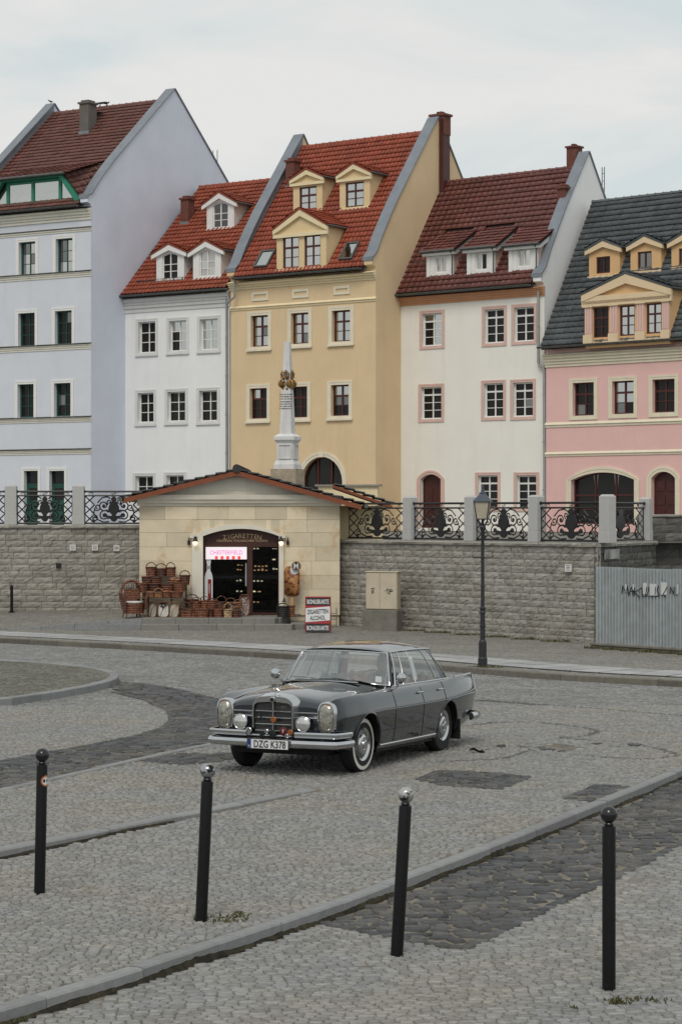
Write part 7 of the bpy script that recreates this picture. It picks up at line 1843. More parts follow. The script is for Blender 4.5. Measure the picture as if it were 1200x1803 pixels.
for k in ('front_door_l', 'front_door_r', 'rear_door_l', 'rear_door_r'): doors[k] = shell(k, faces[k], car, k[:-2])
def surf(x, kf):
    """point on the right flank at station x, section parameter kf (0..11)"""
    f_ = fine(section(x)); t = kf*NS; i = int(min(len(f_)-2, t)); a, b = f_[i], f_[i+1]; u = t-i; return Vector((x, lerp(a[0], b[0], u), lerp(a[1], b[1], u)))
def flank_at_z(x, z, lo=0.5, hi=7.2):
    for _ in range(30):
        m_ = (lo+hi)/2
        if surf(x, m_).z < z: lo = m_
        else: hi = m_
    return surf(x, lo)
def both(fn, name, m, parent, smooth=True):
    for s_ in (1, -1):
        mb = MB(); fn(mb, s_); mb.build(name, m, parent, smooth=smooth)
# shut lines, trims
def line_z(mb, s_, x, z0, z1, r_, n=14):
    pts = []
    for i in range(n+1):
        p = flank_at_z(x, lerp(z0, z1, i/n)); pts.append((p.x, s_*p.y, p.z))
    mb.tube(pts, r_, 5)
for x, z1 in ((DX0, .945), (DXM, .945)): both(lambda mb, s_, x=x, z1=z1: line_z(mb, s_, x, .26, z1, .005), 'shut_line', M_BLK, body)
both(lambda mb, s_: line_z(mb, s_, DX1, .66, .945, .005), 'shut_line', M_BLK, body)
def hood_line(mb, s_):
    pts = []
    for i in range(24): 
        p = surf(lerp(-.70, COWL, i/23), 8.0); pts.append((p.x, s_*p.y, p.z+.001))
    mb.tube(pts, .005, 5)
both(hood_line, 'shut_line', M_BLK, body)
def sill_trim(mb, s_):
    pts = []
    for i in range(16):
        x = lerp(.42, 2.33, i/15); p = flank_at_z(x, .285); pts.append((x, s_*(p.y+.004), .285))
    mb.tube(pts, .011, 6)
both(sill_trim, 'sill_trim', M_CHROME, body)
def belt_trim(mb, s_):
    pts = []
    for i in range(24):
        x = lerp(1.06, 3.02, i/23); p = surf(x, 7.35); pts.append((x, s_*p.y, p.z+.006))
    mb.tube(pts, .012, 6)
both(belt_trim, 'belt_trim', M_CHROME, body)
def crease(mb, s_):
    pts = []
    for i in range(60):
        x = lerp(-.62, 3.86, i/59); p = surf(x, 4.0); pts.append((x, s_*(p.y+.001), p.z))
    mb.tube(pts, .006, 5)
both(crease, 'crease', M_PAINT, body)
for key in ('f', 'r'):
    c, z, r_ = AR[key]
    def lip(mb, s_, c=c, z=z, r_=r_):
        pts = []
        for i in range(25):
            a = lerp(R(-8), R(188), i/24); x = c+r_*math.cos(a); zz = z+r_*math.sin(a); zz = max(zz, pch(SX_, ZB, x)+.02); p = flank_at_z(x, zz); pts.append((x, s_*(p.y+.002), zz))
        mb.tube(pts, .012, 6)
    both(lip, 'wheel_arch', M_PAINT, body)
    for s_ in (1, -1): MB().grid(lambda u, v: (c+(r_+.02)*math.cos(lerp(0, math.pi, u)), s_*lerp(.45, .86, v), max(z-.02, z+(r_+.02)*math.sin(lerp(0, math.pi, u)))), 20, 1).add([(c+(r_+.02)*math.cos(lerp(0, math.pi, i/20)), s_*.45, z+(r_+.02)*math.sin(lerp(0, math.pi, i/20))) for i in range(21)], [tuple(range(21))]).build('wheel_well', M_BLK, body, fix=False)
# fin edges and rear lamps
def fin(mb, s_):
    pts = []
    for i in range(14):
        x = lerp(3.15, 3.99, i/13); p = surf(x, 7.0); pts.append((x, s_*p.y, p.z+.004))
    for z in (.95, .85, .76): p = flank_at_z(3.99, z); pts.append((4.0, s_*p.y, z))
    mb.tube(pts, .010, 6)
both(fin, 'fin_trim', M_CHROME, body)
M_TAILR = mat('tail_lens', (.09, .008, .008), .2, .1)
both(lambda mb, s_: mb.cbox(3.97, 4.035, s_*.66-.10, s_*.66+.10, .56, .70, .02), 'tail_lamp', M_TAILR, car)
# closing panels
end = half[-1]; MB().add([(4.0, y, z) for y, z in end]+[(4.0, -y, z) for y, z in end[:-1][::-1]], [tuple(range(2*len(end)-1))]).build('rear_panel', M_PAINT, body, fix=False)
fr0 = half[0]; MB().add([(-.765, y, z) for y, z in fr0]+[(-.765, -y, z) for y, z in fr0[:-1][::-1]], [tuple(range(2*len(fr0)-1))]).build('front_panel', M_PAINT, body, fix=False)
MB().box(-.60, 3.75, -.58, .58, .22, .32).build('underbody', M_BLK, body); MB().box(.42, 2.33, -.80, .80, .20, .26).build('floor', M_BLK, body)
# ---- glasshouse
def ws(u, v):
    a = abs(u); return Vector((lerp(.90, 1.18, v)+a**2.6*lerp(.20, .15, v), u*lerp(.70, .575, v), lerp(.985, 1.355, v)-a**2*lerp(.035, .022, v)))
def rw(u, v):
    a = abs(u); return Vector((lerp(3.20, 2.92, v)-a**2.6*lerp(.18, .09, v), u*lerp(.675, .565, v), lerp(.97, 1.345, v)-a**2*lerp(.03, .02, v)))
MB().grid(lambda u, v: tuple(ws(u*2-1, v)), 24, 8).build('windscreen', GCAR, car, smooth=True, fix=False)
MB().grid(lambda u, v: tuple(rw(u*2-1, v)), 20, 8).build('rear_window', GSIDE, car, smooth=True, fix=False)
def roof_f(s, u):
    f0 = ws(u, 1.03); r0 = rw(u, 1.03); a = abs(u); x = lerp(f0.x, r0.x, s); yy = lerp(f0.y, r0.y, s)*(1+.035*math.sin(math.pi*s)); e = math.sin(math.pi*min(1, max(0, s)))
    z = lerp(f0.z, r0.z, s)+e**.7*.055*(1-a**4)+.022*(1-a**2.5)+e**.6*.012; return (x, yy, z)
MB().grid(lambda s, u: roof_f(s, u*2-1), 24, 24).build('roof', M_PAINT, car, smooth=True, fix=False)
MB().grid(lambda s, u: (lambda p: (p[0], p[1]*.985, p[2]-.03))(roof_f(s, u*2-1)), 12, 12).build('headlining', M_LEATH, car, smooth=True, fix=False)
def chromeloop(fn, nm, r_=.011):
    pts = [fn(lerp(-1, 1, i/20), 0) for i in range(21)]+[fn(1, v/8) for v in range(1, 8)]+[fn(lerp(1, -1, i/20), 1) for i in range(21)]+[fn(-1, 1-v/8) for v in range(1, 8)]
    MB().tube([tuple(p) for p in pts], r_, 6, closed=True).build(nm, M_CHROME, car, smooth=True)
chromeloop(ws, 'windscreen_trim'); chromeloop(rw, 'rear_window_trim')
def rail(s, s_): p = roof_f(s, 1.0); return Vector((p[0], s_*p[1], p[2]))
def belt(x, s_): p = surf(x, 7.35); return Vector((x, s_*p.y, p.z+.01))
for s_ in (1, -1):
    MB().tube([tuple(rail(i/16, s_)+Vector((0, s_*.008, -.004))) for i in range(17)], .012, 6).build('drip_rail', M_CHROME, car, smooth=True)
    # A pillar
    mb = MB()
    b0, b1 = ws(1, 0), ws(1, 1); pts0 = [ws(1, v/6) for v in range(7)]
    mb.tube([(p.x+.03, s_*(p.y+.006), p.z) for p in pts0], .024, 8); mb.build('a_pillar', M_PAINT, car, smooth=True)
    # side glass: vent, front door, rear door, quarter
    top = lambda x: None
    fx0 = ws(1, 0).x+.05; tx0 = ws(1, 1).x+.05; bx1 = 2.94; tx1 = rw(1, 1).x-.10
    def edge(t): 
        """line from belt to rail: t = 0 front .. 1 rear"""
        bx = lerp(fx0, bx1, t); s = lerp(.06, .90, t); return belt(bx, s_), rail(s, s_)
    def sp(t, v): a, b = edge(t); p = a.lerp(b, v); return (p.x, p.y+s_*.02*math.sin(math.pi*v), p.z)
    T = [0.0, .17, .385, .40, .80, .815, 1.0]
    for (t0, t1, nm) in ((.005, .155, 'vent_window'), (.165, .385, 'side_window'), (.415, .78, 'side_window'), (.795, .985, 'quarter_window')):
        MB().grid(lambda u, v: sp(lerp(t0, t1, u), lerp(.02, .97, v)), 8, 6).build(nm, GSIDE, car, smooth=True, fix=False)
    ch = MB()
    for t in (.16, .79): ch.tube([sp(t, v/6) for v in range(7)], .009, 6)
    ch.build('window_bar', M_CHROME, car, smooth=True)
    bp = MB(); bp.grid(lambda u, v: sp(lerp(.388, .412, u), v), 2, 6); bp.build('b_pillar', M_CHROME, car, fix=False)
    ch2 = MB().tube([sp(.0, v/6) for v in range(7)]+[sp(t/20, 1.0) for t in range(1, 21)]+[sp(1.0, 1-v/6) for v in range(1, 7)], .010, 6); ch2.build('window_trim', M_CHROME, car, smooth=True)
    # C pillar
    MB().grid(lambda u, v: tuple(Vector(sp(1.0, v)).lerp(Vector((rw(1, v).x, s_*rw(1, v).y, rw(1, v).z)), u)), 6, 8).build('c_pillar', M_PAINT, car, smooth=True, fix=False)
    # roof side skirt
    MB().grid(lambda u, v: tuple(rail(u, s_)-Vector((0, -s_*.004, .028*v))), 16, 1).build('roof_side', M_PAINT, car, fix=False)
# deck between belt and rear window, cowl
MB().grid(lambda u, v: tuple(Vector((REARW+.0, (u*2-1)*.69, .957)).lerp(rw(u*2-1, 0)+Vector((0, 0, -.012)), v)), 12, 2).build('rear_deck', M_PAINT, car, smooth=True, fix=False)
cwl = lambda u: Vector((COWL-.02, u*.668, pch(SX_, Z11, COWL)-abs(u)**2*.07))
MB().grid(lambda u, v: tuple(cwl(u*2-1).lerp(ws(u*2-1, 0)+Vector((0.01, 0, -.008)), v)), 14, 2).build('cowl', M_PAINT, car, smooth=True, fix=False)
gv = MB()
for i in range(5): gv.box(.72+i*.025, .732+i*.025, -.42, .42, 1.000+i*.0006, 1.012+i*.0006)
gv.build('air_intake', M_BLK, bon)
MB().tube([(.705, -.44, 1.0), (.695, 0, 1.010), (.705, .44, 1.0)], .007, 5).tube([(.85, -.44, 1.006), (.84, 0, 1.016), (.85, .44, 1.006)], .006, 5).build('air_intake_trim', M_CHROME, bon)
wp = MB()
for y0, y1 in ((-.35, .12), (.10, .55)):
    wp.tube([(.86, y0, 1.005), (.915, lerp(y0, y1, .5), 1.03), (.96, y1, 1.03)], .006, 5); wp.tube([(.90, y0+.05, 1.02), (.925, lerp(y0, y1, .6), 1.035), (.985, y1+.05, 1.035)], .008, 5)
wp.build('wiper', M_CHROME, car)
# ---- front: grille, lamps, bumper
def gr_out(hw, zb, zt, r_, n=8):
    pts = [(-hw, zb)]
    for i in range(n+1): a = math.pi-math.pi/2*i/n; pts.append((-hw+r_+r_*math.cos(a), zt-r_*.75+r_*.75*math.sin(a)))
    m_ = [(-p[0], p[1]) for p in pts[::-1]]
    return pts[:-1]+[(pts[-1][0], pts[-1][1]), (0, zt+.012)]+m_[:-1]+[m_[-1]]
o1 = gr_out(.268, .44, .905, .16); o2 = gr_out(.262, .445, .900, .15); o3 = gr_out(.246, .452, .832, .08); o0 = gr_out(.285, .44, .915, .17); oB = gr_out(.305, .44, .93, .18)
mb = MB(); n = len(o1); rings = [(-.71, oB), (-.80, o0), (-.845, o1), (-.862, o2), (-.862, o3), (-.80, o3)]
vs = [(x, y, z) for x, o in rings for y, z in o]; mb.add(vs, [(r_*n+i, r_*n+i+1, (r_+1)*n+i+1, (r_+1)*n+i) for r_ in range(len(rings)-1) for i in range(n-1)])
gs = mb.build('grille', M_CHROME, car, smooth=35)
MB().add([(-.81, y, z) for y, z in o3], [tuple(range(len(o3)))]).build('grille_mesh', M_GRIL, gs, fix=False)
for z in (.505, .58, .655, .73): MB().cbox(-.852, -.825, -.232, .232, z-.006, z+.006, .003).build('grille_bar', M_CHROME, gs)
MB().cbox(-.858, -.83, -.009, .009, .455, .83, .003).build('grille_bar', M_CHROME, gs)
fine_ = MB()
for i in range(24): z = .46+i*.0155; fine_.box(-.822, -.812, -.228, .228, z, z+.006)
fine_.build('grille_fin', mat('grille_grey', (.10, .10, .10), .4, .1, metal=.5), gs)
eb = MB().lathe([(0, -.02), (.034, -.018), (.036, .0), (0, .002)], 16, (-.868, 0, .868), axis='x').build('badge', M_CHROME, gs, smooth=30)
MB().lathe([(0, -.024), (.024, -.022), (.024, -.019), (0, -.019)], 14, (-.868, 0, .868), axis='x').build('badge_centre', M_BLK, eb)
tb = text_mb('220 S', .022, .003); tb.v = [(-.858+b, -a-.14+.0, c+.772) for a, b, c in tb.v]; tb.build('badge_lettering', M_CHROME, gs)
# standing star in a ring on the bonnet front
ring = [(-.745, .042*math.cos(2*math.pi*i/24), .985+.042*math.sin(2*math.pi*i/24)) for i in range(24)]
sb = MB().tube(ring, .0042, 6, closed=True)
for k in range(3):
    a = math.pi/2+k*2*math.pi/3; sb.tube([(-.745, 0, .985), (-.745, .04*math.cos(a), .985+.04*math.sin(a))], [.008, .002], 5)
sb.lathe([(.022, 0), (.02, .008), (.007, .014), (.005, .03)], 10, (-.745, 0, .915)).tube([(-.745, 0, .93), (-.745, 0, .945)], .004, 5)
sb.build('bonnet_star', M_CHROME, car, smooth=True)
def superell(cy, cz, a, b, x, n=28, e=.72): return [(x, cy+a*math.copysign(abs(math.cos(t))**e, math.cos(t)), cz+b*math.copysign(abs(math.sin(t))**e, math.sin(t))) for t in [2*math.pi*i/n for i in range(n)]]
for s_ in (1, -1):
    cy, cz = s_*.655, .665; n = 28
    def lo(rings, m, nm, par, cap=False):
        mb = MB(); vs = [p for r_ in rings for p in r_]; fs = [(j*n+i, j*n+(i+1) % n, (j+1)*n+(i+1) % n, (j+1)*n+i) for j in range(len(rings)-1) for i in range(n)]
        if cap: fs.append(tuple((len(rings)-1)*n+i for i in range(n)))
        return mb.add(vs, fs).build(nm, m, par, smooth=True)
    hl = lo([superell(cy, cz, 0.119, 0.195, -.70), superell(cy, cz, 0.119, 0.198, -.765), superell(cy, cz, 0.113, 0.192, -.795), superell(cy, cz, 0.099, 0.177, -.800), superell(cy, cz, 0.095, 0.173, -.785)], M_CHROME, 'headlight', car)
    lo([superell(cy, cz, 0.095, 0.173, -.786), superell(cy, cz, .085, .160, -.808), superell(cy, cz, .062, .128, -.826), superell(cy, cz, .03, .07, -.834), superell(cy, cz, .004, .01, -.836)], M_LENS, 'lens', hl, True)
    MB().lathe([(0, -.012), (.05, -.008), (.062, 0)], 16, (-.822, cy, cz+.02), axis='x', cap=False).build('inner_lamp', M_FOG, hl, smooth=True)
    mb = MB(); mb.lathe([(0, -.006), (.024, -.003), (.03, .004)], 12, (-.806, cy+s_*.02, cz+.145), axis='x', cap=False); mb.build('indicator', M_AMBER, hl, smooth=True)
    fg = MB().lathe([(.0, .05), (.06, .045), (.090, .0), (.092, -.03), (.084, -.035), (.080, -.03)], 20, (-.87, s_*.405, .60), axis='x', cap=False).build('fog_lamp', M_CHROME, car, smooth=40)
    MB().lathe([(.082, -.03), (.06, -.045), (.03, -.052), (.001, -.054)], 20, (-.87, s_*.405, .60), axis='x', cap=False).build('lens', M_FOG, fg, smooth=True)
    MB().tube([(-.84, s_*.405, .52), (-.80, s_*.405, .48)], .012, 6).build('bracket', M_CHROME, fg)
    for z in (.665, .72): MB().cbox(-.785, -.767, min(s_*.29, s_*.575), max(s_*.29, s_*.55), z-.008, z+.008, .003).build('front_trim', M_CHROME, car)
def sweep(path, sec, nm, m, par):
    """closed cross-section (out, up) swept along a path with sideways normals"""
    mb = MB(); P_ = [Vector(p) for p in path]; k = len(sec); vs = []
    for i, p in enumerate(P_):
        t = (P_[min(i+1, len(P_)-1)]-P_[max(i-1, 0)]).normalized(); nn = Vector((t.y, -t.x, 0))
        for a, b in sec: q = p+nn*a; vs.append((q.x, q.y, q.z+b))
    fs = [(i*k+j, i*k+(j+1) % k, (i+1)*k+(j+1) % k, (i+1)*k+j) for i in range(len(P_)-1) for j in range(k)]+[tuple(range(k)), tuple((len(P_)-1)*k+j for j in range(k))]
    return mb.add(vs, fs).build(nm, m, par, smooth=35)
def bpath(y0, y1, z, off=0.0, n=26, back=-.42):
    out = []
    for i in range(n+1):
        t = lerp(y0, y1, i/n); a = abs(t)
        x = -.935+off+.05*min(1, a/.80)**2; y = t*.945
        if a > .80: e = (a-.80)/.24; y = math.copysign(.756+.105*math.sin(min(1, e)*math.pi/2), t); x = -.885+off+(1-math.cos(min(1, e)*math.pi/2))*.10+max(0, e-.3)*.42
        out.append((x, y, z))
    return out
sec_b = [(a, b*.80) for a, b in ((-.028, -.060), (-.008, -.068), (.018, -.055), (.034, -.02), (.036, .01), (.024, .045), (.0, .062), (-.028, .06))]
bm_ = sweep(bpath(1.04, -1.04, .375, n=60), sec_b, 'front_bumper', M_CHROME, car)
sec_s = [(-.02, -.028), (.01, -.034), (.028, -.012), (.028, .012), (.012, .030), (-.02, .028)]
for a, b in ((1.02, .33), (-.33, -1.02)): sweep(bpath(a, b, .478, .015, 30), sec_s, 'bumper_bar', M_CHROME, bm_)
MB().cbox(-.80, -.70, -.62, .62, .36, .46, .02).build('valance', M_BLK, body)
# number plate
pl_ = MB().cbox(-1.0, -.985, -.265, .265, .305, .42, .004).build('number_plate', M_PRINTW, car)
M_EU = mat('plate_blue', (.01, .03, .16), .5, .05)
MB().box(-1.0035, -1.0005, .215, .259, .311, .414).build('euro_band', M_EU, pl_)
tb = text_mb('DZG K378', .080, .003, sx=.88, off=.0012); mxw = max(abs(a) for a, b, c in tb.v); f_ = .205/mxw; tb.v = [(-1.003+b, -a*f_-.025, c+.322) for a, b, c in tb.v]; tb.build('plate_lettering', M_PRINTK, pl_)
tb = text_mb('PL', .020, .003); tb.v = [(-1.0045+b, -a+.237, c+.325) for a, b, c in tb.v]; tb.build('plate_lettering', M_PRINTW, pl_)
bd_ = MB()
for (a, b, c, d) in ((-.268, .268, .303, .309), (-.268, .268, .416, .422), (-.268, -.262, .309, .416), (.262, .268, .309, .416)): bd_.box(-1.002, -.99, a, b, c, d)
bd_.build('plate_frame', M_BLK, pl_)
# car-club badges along a bar under the grille
BD = [(.29, .50, .04, M_CHROME), (-.03, .64, .036, M_AMBER), (.12, .47, .03, M_BLK), (.06, .50, .028, M_CHROME), (-.02, .475, .045, M_BLK), (-.16, .51, .05, M_TAILR), (-.25, .50, .036, M_AMBER), (-.20, .46, .026, M_CHROME), (-.28, .47, .024, M_BLK)]
bar = MB().tube([(-.885, -.33, .455), (-.885, .33, .455)], .009, 6).build('badge_bar', M_CHROME, car)
for y, z, r_, m in BD: MB().lathe([(0, -.008), (r_*.8, -.008), (r_, -.003), (r_, .004), (0, .004)], 14, (-.905, y, z), axis='x').build('badge', m, bar, smooth=30)
hs = [(-.905, .16+.034*math.sin(a), .685-.045*math.cos(a)) for a in [lerp(.5, 2*math.pi-.5, i/14) for i in range(15)]]
MB().tube([(x, y, .685-(z-.685)) for x, y, z in hs], .009, 6).build('horseshoe', M_BLK, bar)
tb = text_mb('F', .04, .003); tb.v = [(-.915+b, -a-.16, c+.492) for a, b, c in tb.v]; tb.build('badge_lettering', M_PRINTW, bar)
# rear bumper ends
sec_r = [(a, b) for a, b in sec_b]
rp_ = [(3.62, .875, .43), (3.75, .88, .43), (3.90, .87, .43), (4.0, .82, .43), (4.06, .68, .43), (4.08, .35, .43), (4.085, 0, .43)]; rp_ += [(x, -y, z) for x, y, z in rp_[:-1][::-1]]
sweep([(x, y, z) for x, y, z in rp_[::-1]][::-1], [(-a, b) for a, b in sec_r], 'rear_bumper', M_CHROME, car)
both(lambda mb, s_: mb.cbox(4.03, 4.11, s_*.70-.03, s_*.70+.03, .37, .54, .02), 'over_rider', M_CHROME, car)
# mirrors, aerial, handles, stickers
for s_ in (1, -1):
    mb = MB().tube([(1.17, s_*.77, .935), (1.14, s_*.81, .99), (1.14, s_*.83, 1.03)], .009, 6).lathe([(0, -.05), (.045, -.04), (.066, -.01), (.064, .012), (.058, .016)], 16, (1.10, s_*.85, 1.05), axis='x'); mr_ = mb.build('door_mirror', M_CHROME, car, smooth=True)
    MB().lathe([(.001, .017), (.058, .017)], 16, (1.10, s_*.85, 1.05), axis='x', cap=False).build('mirror_glass', GM, mr_, fix=False)
    for x, d in ((1.74, 'front_door_'), (2.48, 'rear_door_')):
        p = flank_at_z(x, .845); sd_k = d+('r' if s_ > 0 else 'l')
        MB().tube([(x-.10, s_*(p.y+.002), .845), (x-.08, s_*(p.y+.03), .848), (x+.02, s_*(p.y+.032), .848), (x+.045, s_*(p.y+.005), .845)], .010, 6).lathe([(.013, -.004), (.013, .012)], 8, (x+.055, s_*p.y, .845), axis='y').build('door_handle', M_CHROME, doors[sd_k], smooth=True)
MB().tube([(.86, -.735, .93), (.96, -.74, 1.36)], [.004, .002], 5).lathe([(.014, 0), (.008, .025)], 8, (.86, -.735, .925)).build('aerial', M_CHROME, car)
p0 = ws(-.88, .08); p1 = ws(-.78, .08); p2 = ws(-.78, .26); p3 = ws(-.88, .26)
MB().add([tuple(p+Vector((.006, 0, 0))) for p in (p0, p1, p2, p3)], [(0, 1, 2, 3)]).build('windscreen_sticker', M_PRINTW, car, fix=False)
s_ = -1
pp = [Vector((lerp(1.98, 2.06, v), -(lerp(.735, .615, v)), lerp(.99, 1.33, v))) for v in (0, 1)]
MB().add([(1.88, -.715, .98), (2.04, -.715, .98), (2.02, -.64, 1.27), (1.88, -.64, 1.27)], [(0, 1, 2, 3)]).build('window_notice', M_PRINTW, car, fix=False)
both(lambda mb, s_: mb.cbox(3.20, 3.225, s_*.76-.11, s_*.76+.11, .16, .42, .004), 'mud_flap', M_BLK, car)
# ---- wheels
def wheel(cx_, s_, white):
    w = empty('wheel', (cx_, s_*.715, .325), parent=car); w.scale = (1/CLS, 1, 1)
    if s_ < 0: w.rotation_euler = (0, 0, 0)
    o = s_
    ty = MB().lathe([(.20, -.08), (.26, -.088), (.305, -.085), (.325, -.06), (.328, -.03), (.328, .03), (.325, .06), (.305, .085), (.26, .088), (.20, .08)], 36, axis='y', cap=False).build('tyre', M_RUB2, w, smooth=True)
    if white: MB().lathe([(.258, o*.0915), (.280, o*.0915), (.300, o*.0885)], 36, axis='y', cap=False).build('whitewall', M_WWALL, w, smooth=True, fix=False)
    MB().lathe([(.20, o*.075), (.195, o*.088), (.185, o*.084), (.165, o*.065)], 36, axis='y', cap=False).build('rim_trim', M_CHROME, w, smooth=True, fix=False)
    MB().lathe([(.168, o*.064), (.14, o*.075), (.12, o*.078)], 36, axis='y', cap=False).build('rim', M_HUB, w, smooth=True, fix=False)
    MB().lathe([(.122, o*.078), (.115, o*.092), (.085, o*.105), (.055, o*.098), (.05, o*.112), (.03, o*.116), (.001, o*.117)], 28, axis='y', cap=False).build('hub_cap', M_CHROME, w, smooth=True, fix=False)
    MB().lathe([(.20, -.07*o), (.001, -.07*o)], 24, axis='y', cap=False).build('wheel_disc', M_BLK, w, fix=False)
for cx_, s_, wh in ((0, 1, True), (0, -1, True), (2.75, 1, False), (2.75, -1, False)): wheel(cx_, s_, wh)
# ---- interior
def cushion(x0, x1, y0, y1, z0, z1, nm, par, m=M_LEATH, b=.05, n=8, tilt=0.0):
    o = empty(nm, ((x0+x1)/2, 0, z0), parent=car) if False else None
    mb = MB(); nn = n
    for i in range(nn):
        a, c = lerp(y0, y1, i/nn)+.003, lerp(y0, y1, (i+1)/nn)-.003; mb.cbox(x0, x1, a, c, z0, z1, min(b, (c-a)*.35, (x1-x0)*.4))
    mb.v = [(x+tilt*(z-z0), y, z) for x, y, z in mb.v]
    return mb.build(nm, m, car)
cushion(1.45, 1.90, -.62, .62, .34, .52, 'front_seat', car, n=10); cushion(1.86, 2.00, -.62, .62, .45, 1.03, 'front_seat_back', car, n=10, tilt=.14)
cushion(2.50, 2.85, -.62, .62, .36, .54, 'rear_seat', car, n=10); cushion(2.82, 2.92, -.62, .62, .45, 1.02, 'rear_seat_back', car, n=10, tilt=.12)
MB().cbox(1.02, 1.30, -.66, .66, .68, .93, .04).build('dashboard', M_DASH, car); MB().cbox(.96, 1.24, -.62, .62, .90, .935, .01).build('dash_top', M_DASH, car)
for s_ in (1, -1): MB().box(1.10, 2.90, min(s_*.66, s_*.70), max(s_*.66, s_*.70), .30, .93).build('door_lining', M_LEATH, car)
MB().box(1.1, 2.9, -.70, .70, .26, .30).build('carpet', M_DASH, car); MB().box(.6, 1.06, -.62, .62, .3, .9).build('bulkhead', M_BLK, car)
SWC = Vector((1.34, -.34, .935)); tl_ = R(28)
Ms = Matrix.Translation(SWC) @ Matrix.Rotation(-R(62), 4, 'Y')
st = MB().tube([(.205*math.cos(2*math.pi*i/28), .205*math.sin(2*math.pi*i/28), 0) for i in range(28)], .013, 6, closed=True).tube([(-.2, 0, 0), (.2, 0, 0)], .011, 5).tube([(0, -.2, 0), (0, .2, 0)], .009, 5).lathe([(.05, -.02), (.045, .02), (0, .025)], 12)
st.xf(Ms).build('steering_wheel', mat('wheel_ivory', (.05, .045, .04), .4, .05), car, smooth=True)
MB().tube([tuple(SWC), (1.10, -.34, .80)], .022, 8).build('steering_column', M_DASH, car)
MB().cbox(1.32, 1.335, -.09, .11, 1.25, 1.31, .006).build('rear_view_mirror', M_CHROME, car)
# ---- driver
Mcar = Matrix.Translation(car.location) @ Matrix.Rotation(car_a, 4, 'Z') @ Matrix.Diagonal((CLS, 1, 1, 1))
def to_w(p): return Mcar @ Vector(p)
M_SHIRT = mat('dark_purple_shirt', (.022, .018, .030), .85, .15, 10.0); M_SKIN = mat('skin', (.36, .20, .14), .6, .06, 10.0); M_HAIR = mat('dark_hair', (.02, .015, .012), .7, .2, 40.0)
def skin_body(name, pts, edges, rad, m, parent, sub=2):
    me = bpy.data.meshes.new(name); me.from_pydata(pts, edges, []); o = link(name, me, m, parent)
    sk = o.modifiers.new('skin', 'SKIN'); sk.use_smooth_shade = True; 
    for i, r_ in enumerate(rad): me.skin_vertices[0].data[i].radius = r_ if hasattr(r_, '__len__') else (r_, r_)
    me.skin_vertices[0].data[0].use_root = True
    sb_ = o.modifiers.new('sub', 'SUBSURF'); sb_.levels = sub; sb_.render_levels = sub
    dg = bpy.context.evaluated_depsgraph_get(); m2 = bpy.data.meshes.new_from_object(o.evaluated_get(dg)); o.modifiers.clear(); o.data = m2
    if not m2.materials: m2.materials.append(m)
    m2.polygons.foreach_set('use_smooth', [True]*len(m2.polygons)); return o
per = empty('person', to_w((1.77, -.34, .50)), car_a); per.scale = (CLS, 1, 1); tag(per, 'driver in a dark shirt holding the steering wheel inside the car', 'person')
off = Vector((1.95, -.34, .52))
J = {'pel': (1.95, -.34, .60), 'wai': (1.99, -.34, .74), 'che': (2.02, -.34, .92), 'nkb': (2.01, -.34, 1.035), 'nk': (1.985, -.34, 1.09),
     'shl': (2.00, -.50, 1.00), 'ell': (1.80, -.57, .84), 'wrl': (1.60, -.50, .94), 'shr': (2.00, -.18, 1.00), 'elr': (1.80, -.12, .83), 'wrr': (1.59, -.20, .93),
     'hpl': (1.92, -.44, .60), 'knl': (1.52, -.46, .62), 'ftl': (1.38, -.46, .34), 'hpr': (1.92, -.24, .60), 'knr': (1.52, -.22, .62), 'ftr': (1.36, -.22, .34)}
names = list(J); E = [('pel', 'wai'), ('wai', 'che'), ('che', 'nkb'), ('nkb', 'nk'), ('che', 'shl'), ('shl', 'ell'), ('ell', 'wrl'), ('che', 'shr'), ('shr', 'elr'), ('elr', 'wrr'), ('pel', 'hpl'), ('hpl', 'knl'), ('knl', 'ftl'), ('pel', 'hpr'), ('hpr', 'knr'), ('knr', 'ftr')]
RD = dict(pel=.14, wai=.13, che=.14, nkb=.075, nk=.055, shl=.075, ell=.05, wrl=.036, shr=.075, elr=.05, wrr=.036, hpl=.10, knl=.07, ftl=.045, hpr=.10, knr=.07, ftr=.045)
skin_body('body', [tuple(Vector(J[n_])-off) for n_ in names], [(names.index(a), names.index(b)) for a, b in E], [RD[n_] for n_ in names], M_SHIRT, per)
# head: facing forward (-x), with nose, brow, ears, hair
def headf(u, v):
    th = u*2*math.pi; ph = (v-.5)*math.pi; cx0 = math.cos(ph)*math.cos(th); cy0 = math.cos(ph)*math.sin(th); cz0 = math.sin(ph)
    x, y, z = cx0*.098, cy0*.076, cz0*.122
    if z < 0: y *= 1-.28*(-z/.122)**1.5; x = x*(1-.05*(-z/.122))-(.012*(-z/.122))
    fr_ = max(0, -cx0)**8
    x -= .024*fr_*math.exp(-((cz0+.10)/.20)**2)*math.exp(-(cy0/.20)**2)        # nose
    x += .012*fr_*math.exp(-((cz0-.12)/.10)**2)*math.exp(-((abs(cy0)-.35)/.15)**2)   # eye sockets
    x -= .006*fr_*math.exp(-((cz0+.52)/.10)**2)*math.exp(-(cy0/.35)**2)   # lips
    return (x, y, z)
HC = Vector((1.955, -.345, 1.175))-off
hd_ = MB().grid(headf, 32, 24).build('head', M_SKIN, per, smooth='all', loc=tuple(HC), rot=(0, R(8), R(6)))
MB().grid(lambda u, v: (lambda p: (p[0]*1.07+.012, p[1]*1.09, p[2]*1.07+.008))(headf(u, lerp(.50, 1, v))) if True else None, 28, 10).build('hair', M_HAIR, hd_, smooth='all', loc=(.012, 0, .012), rot=(0, R(14), 0))
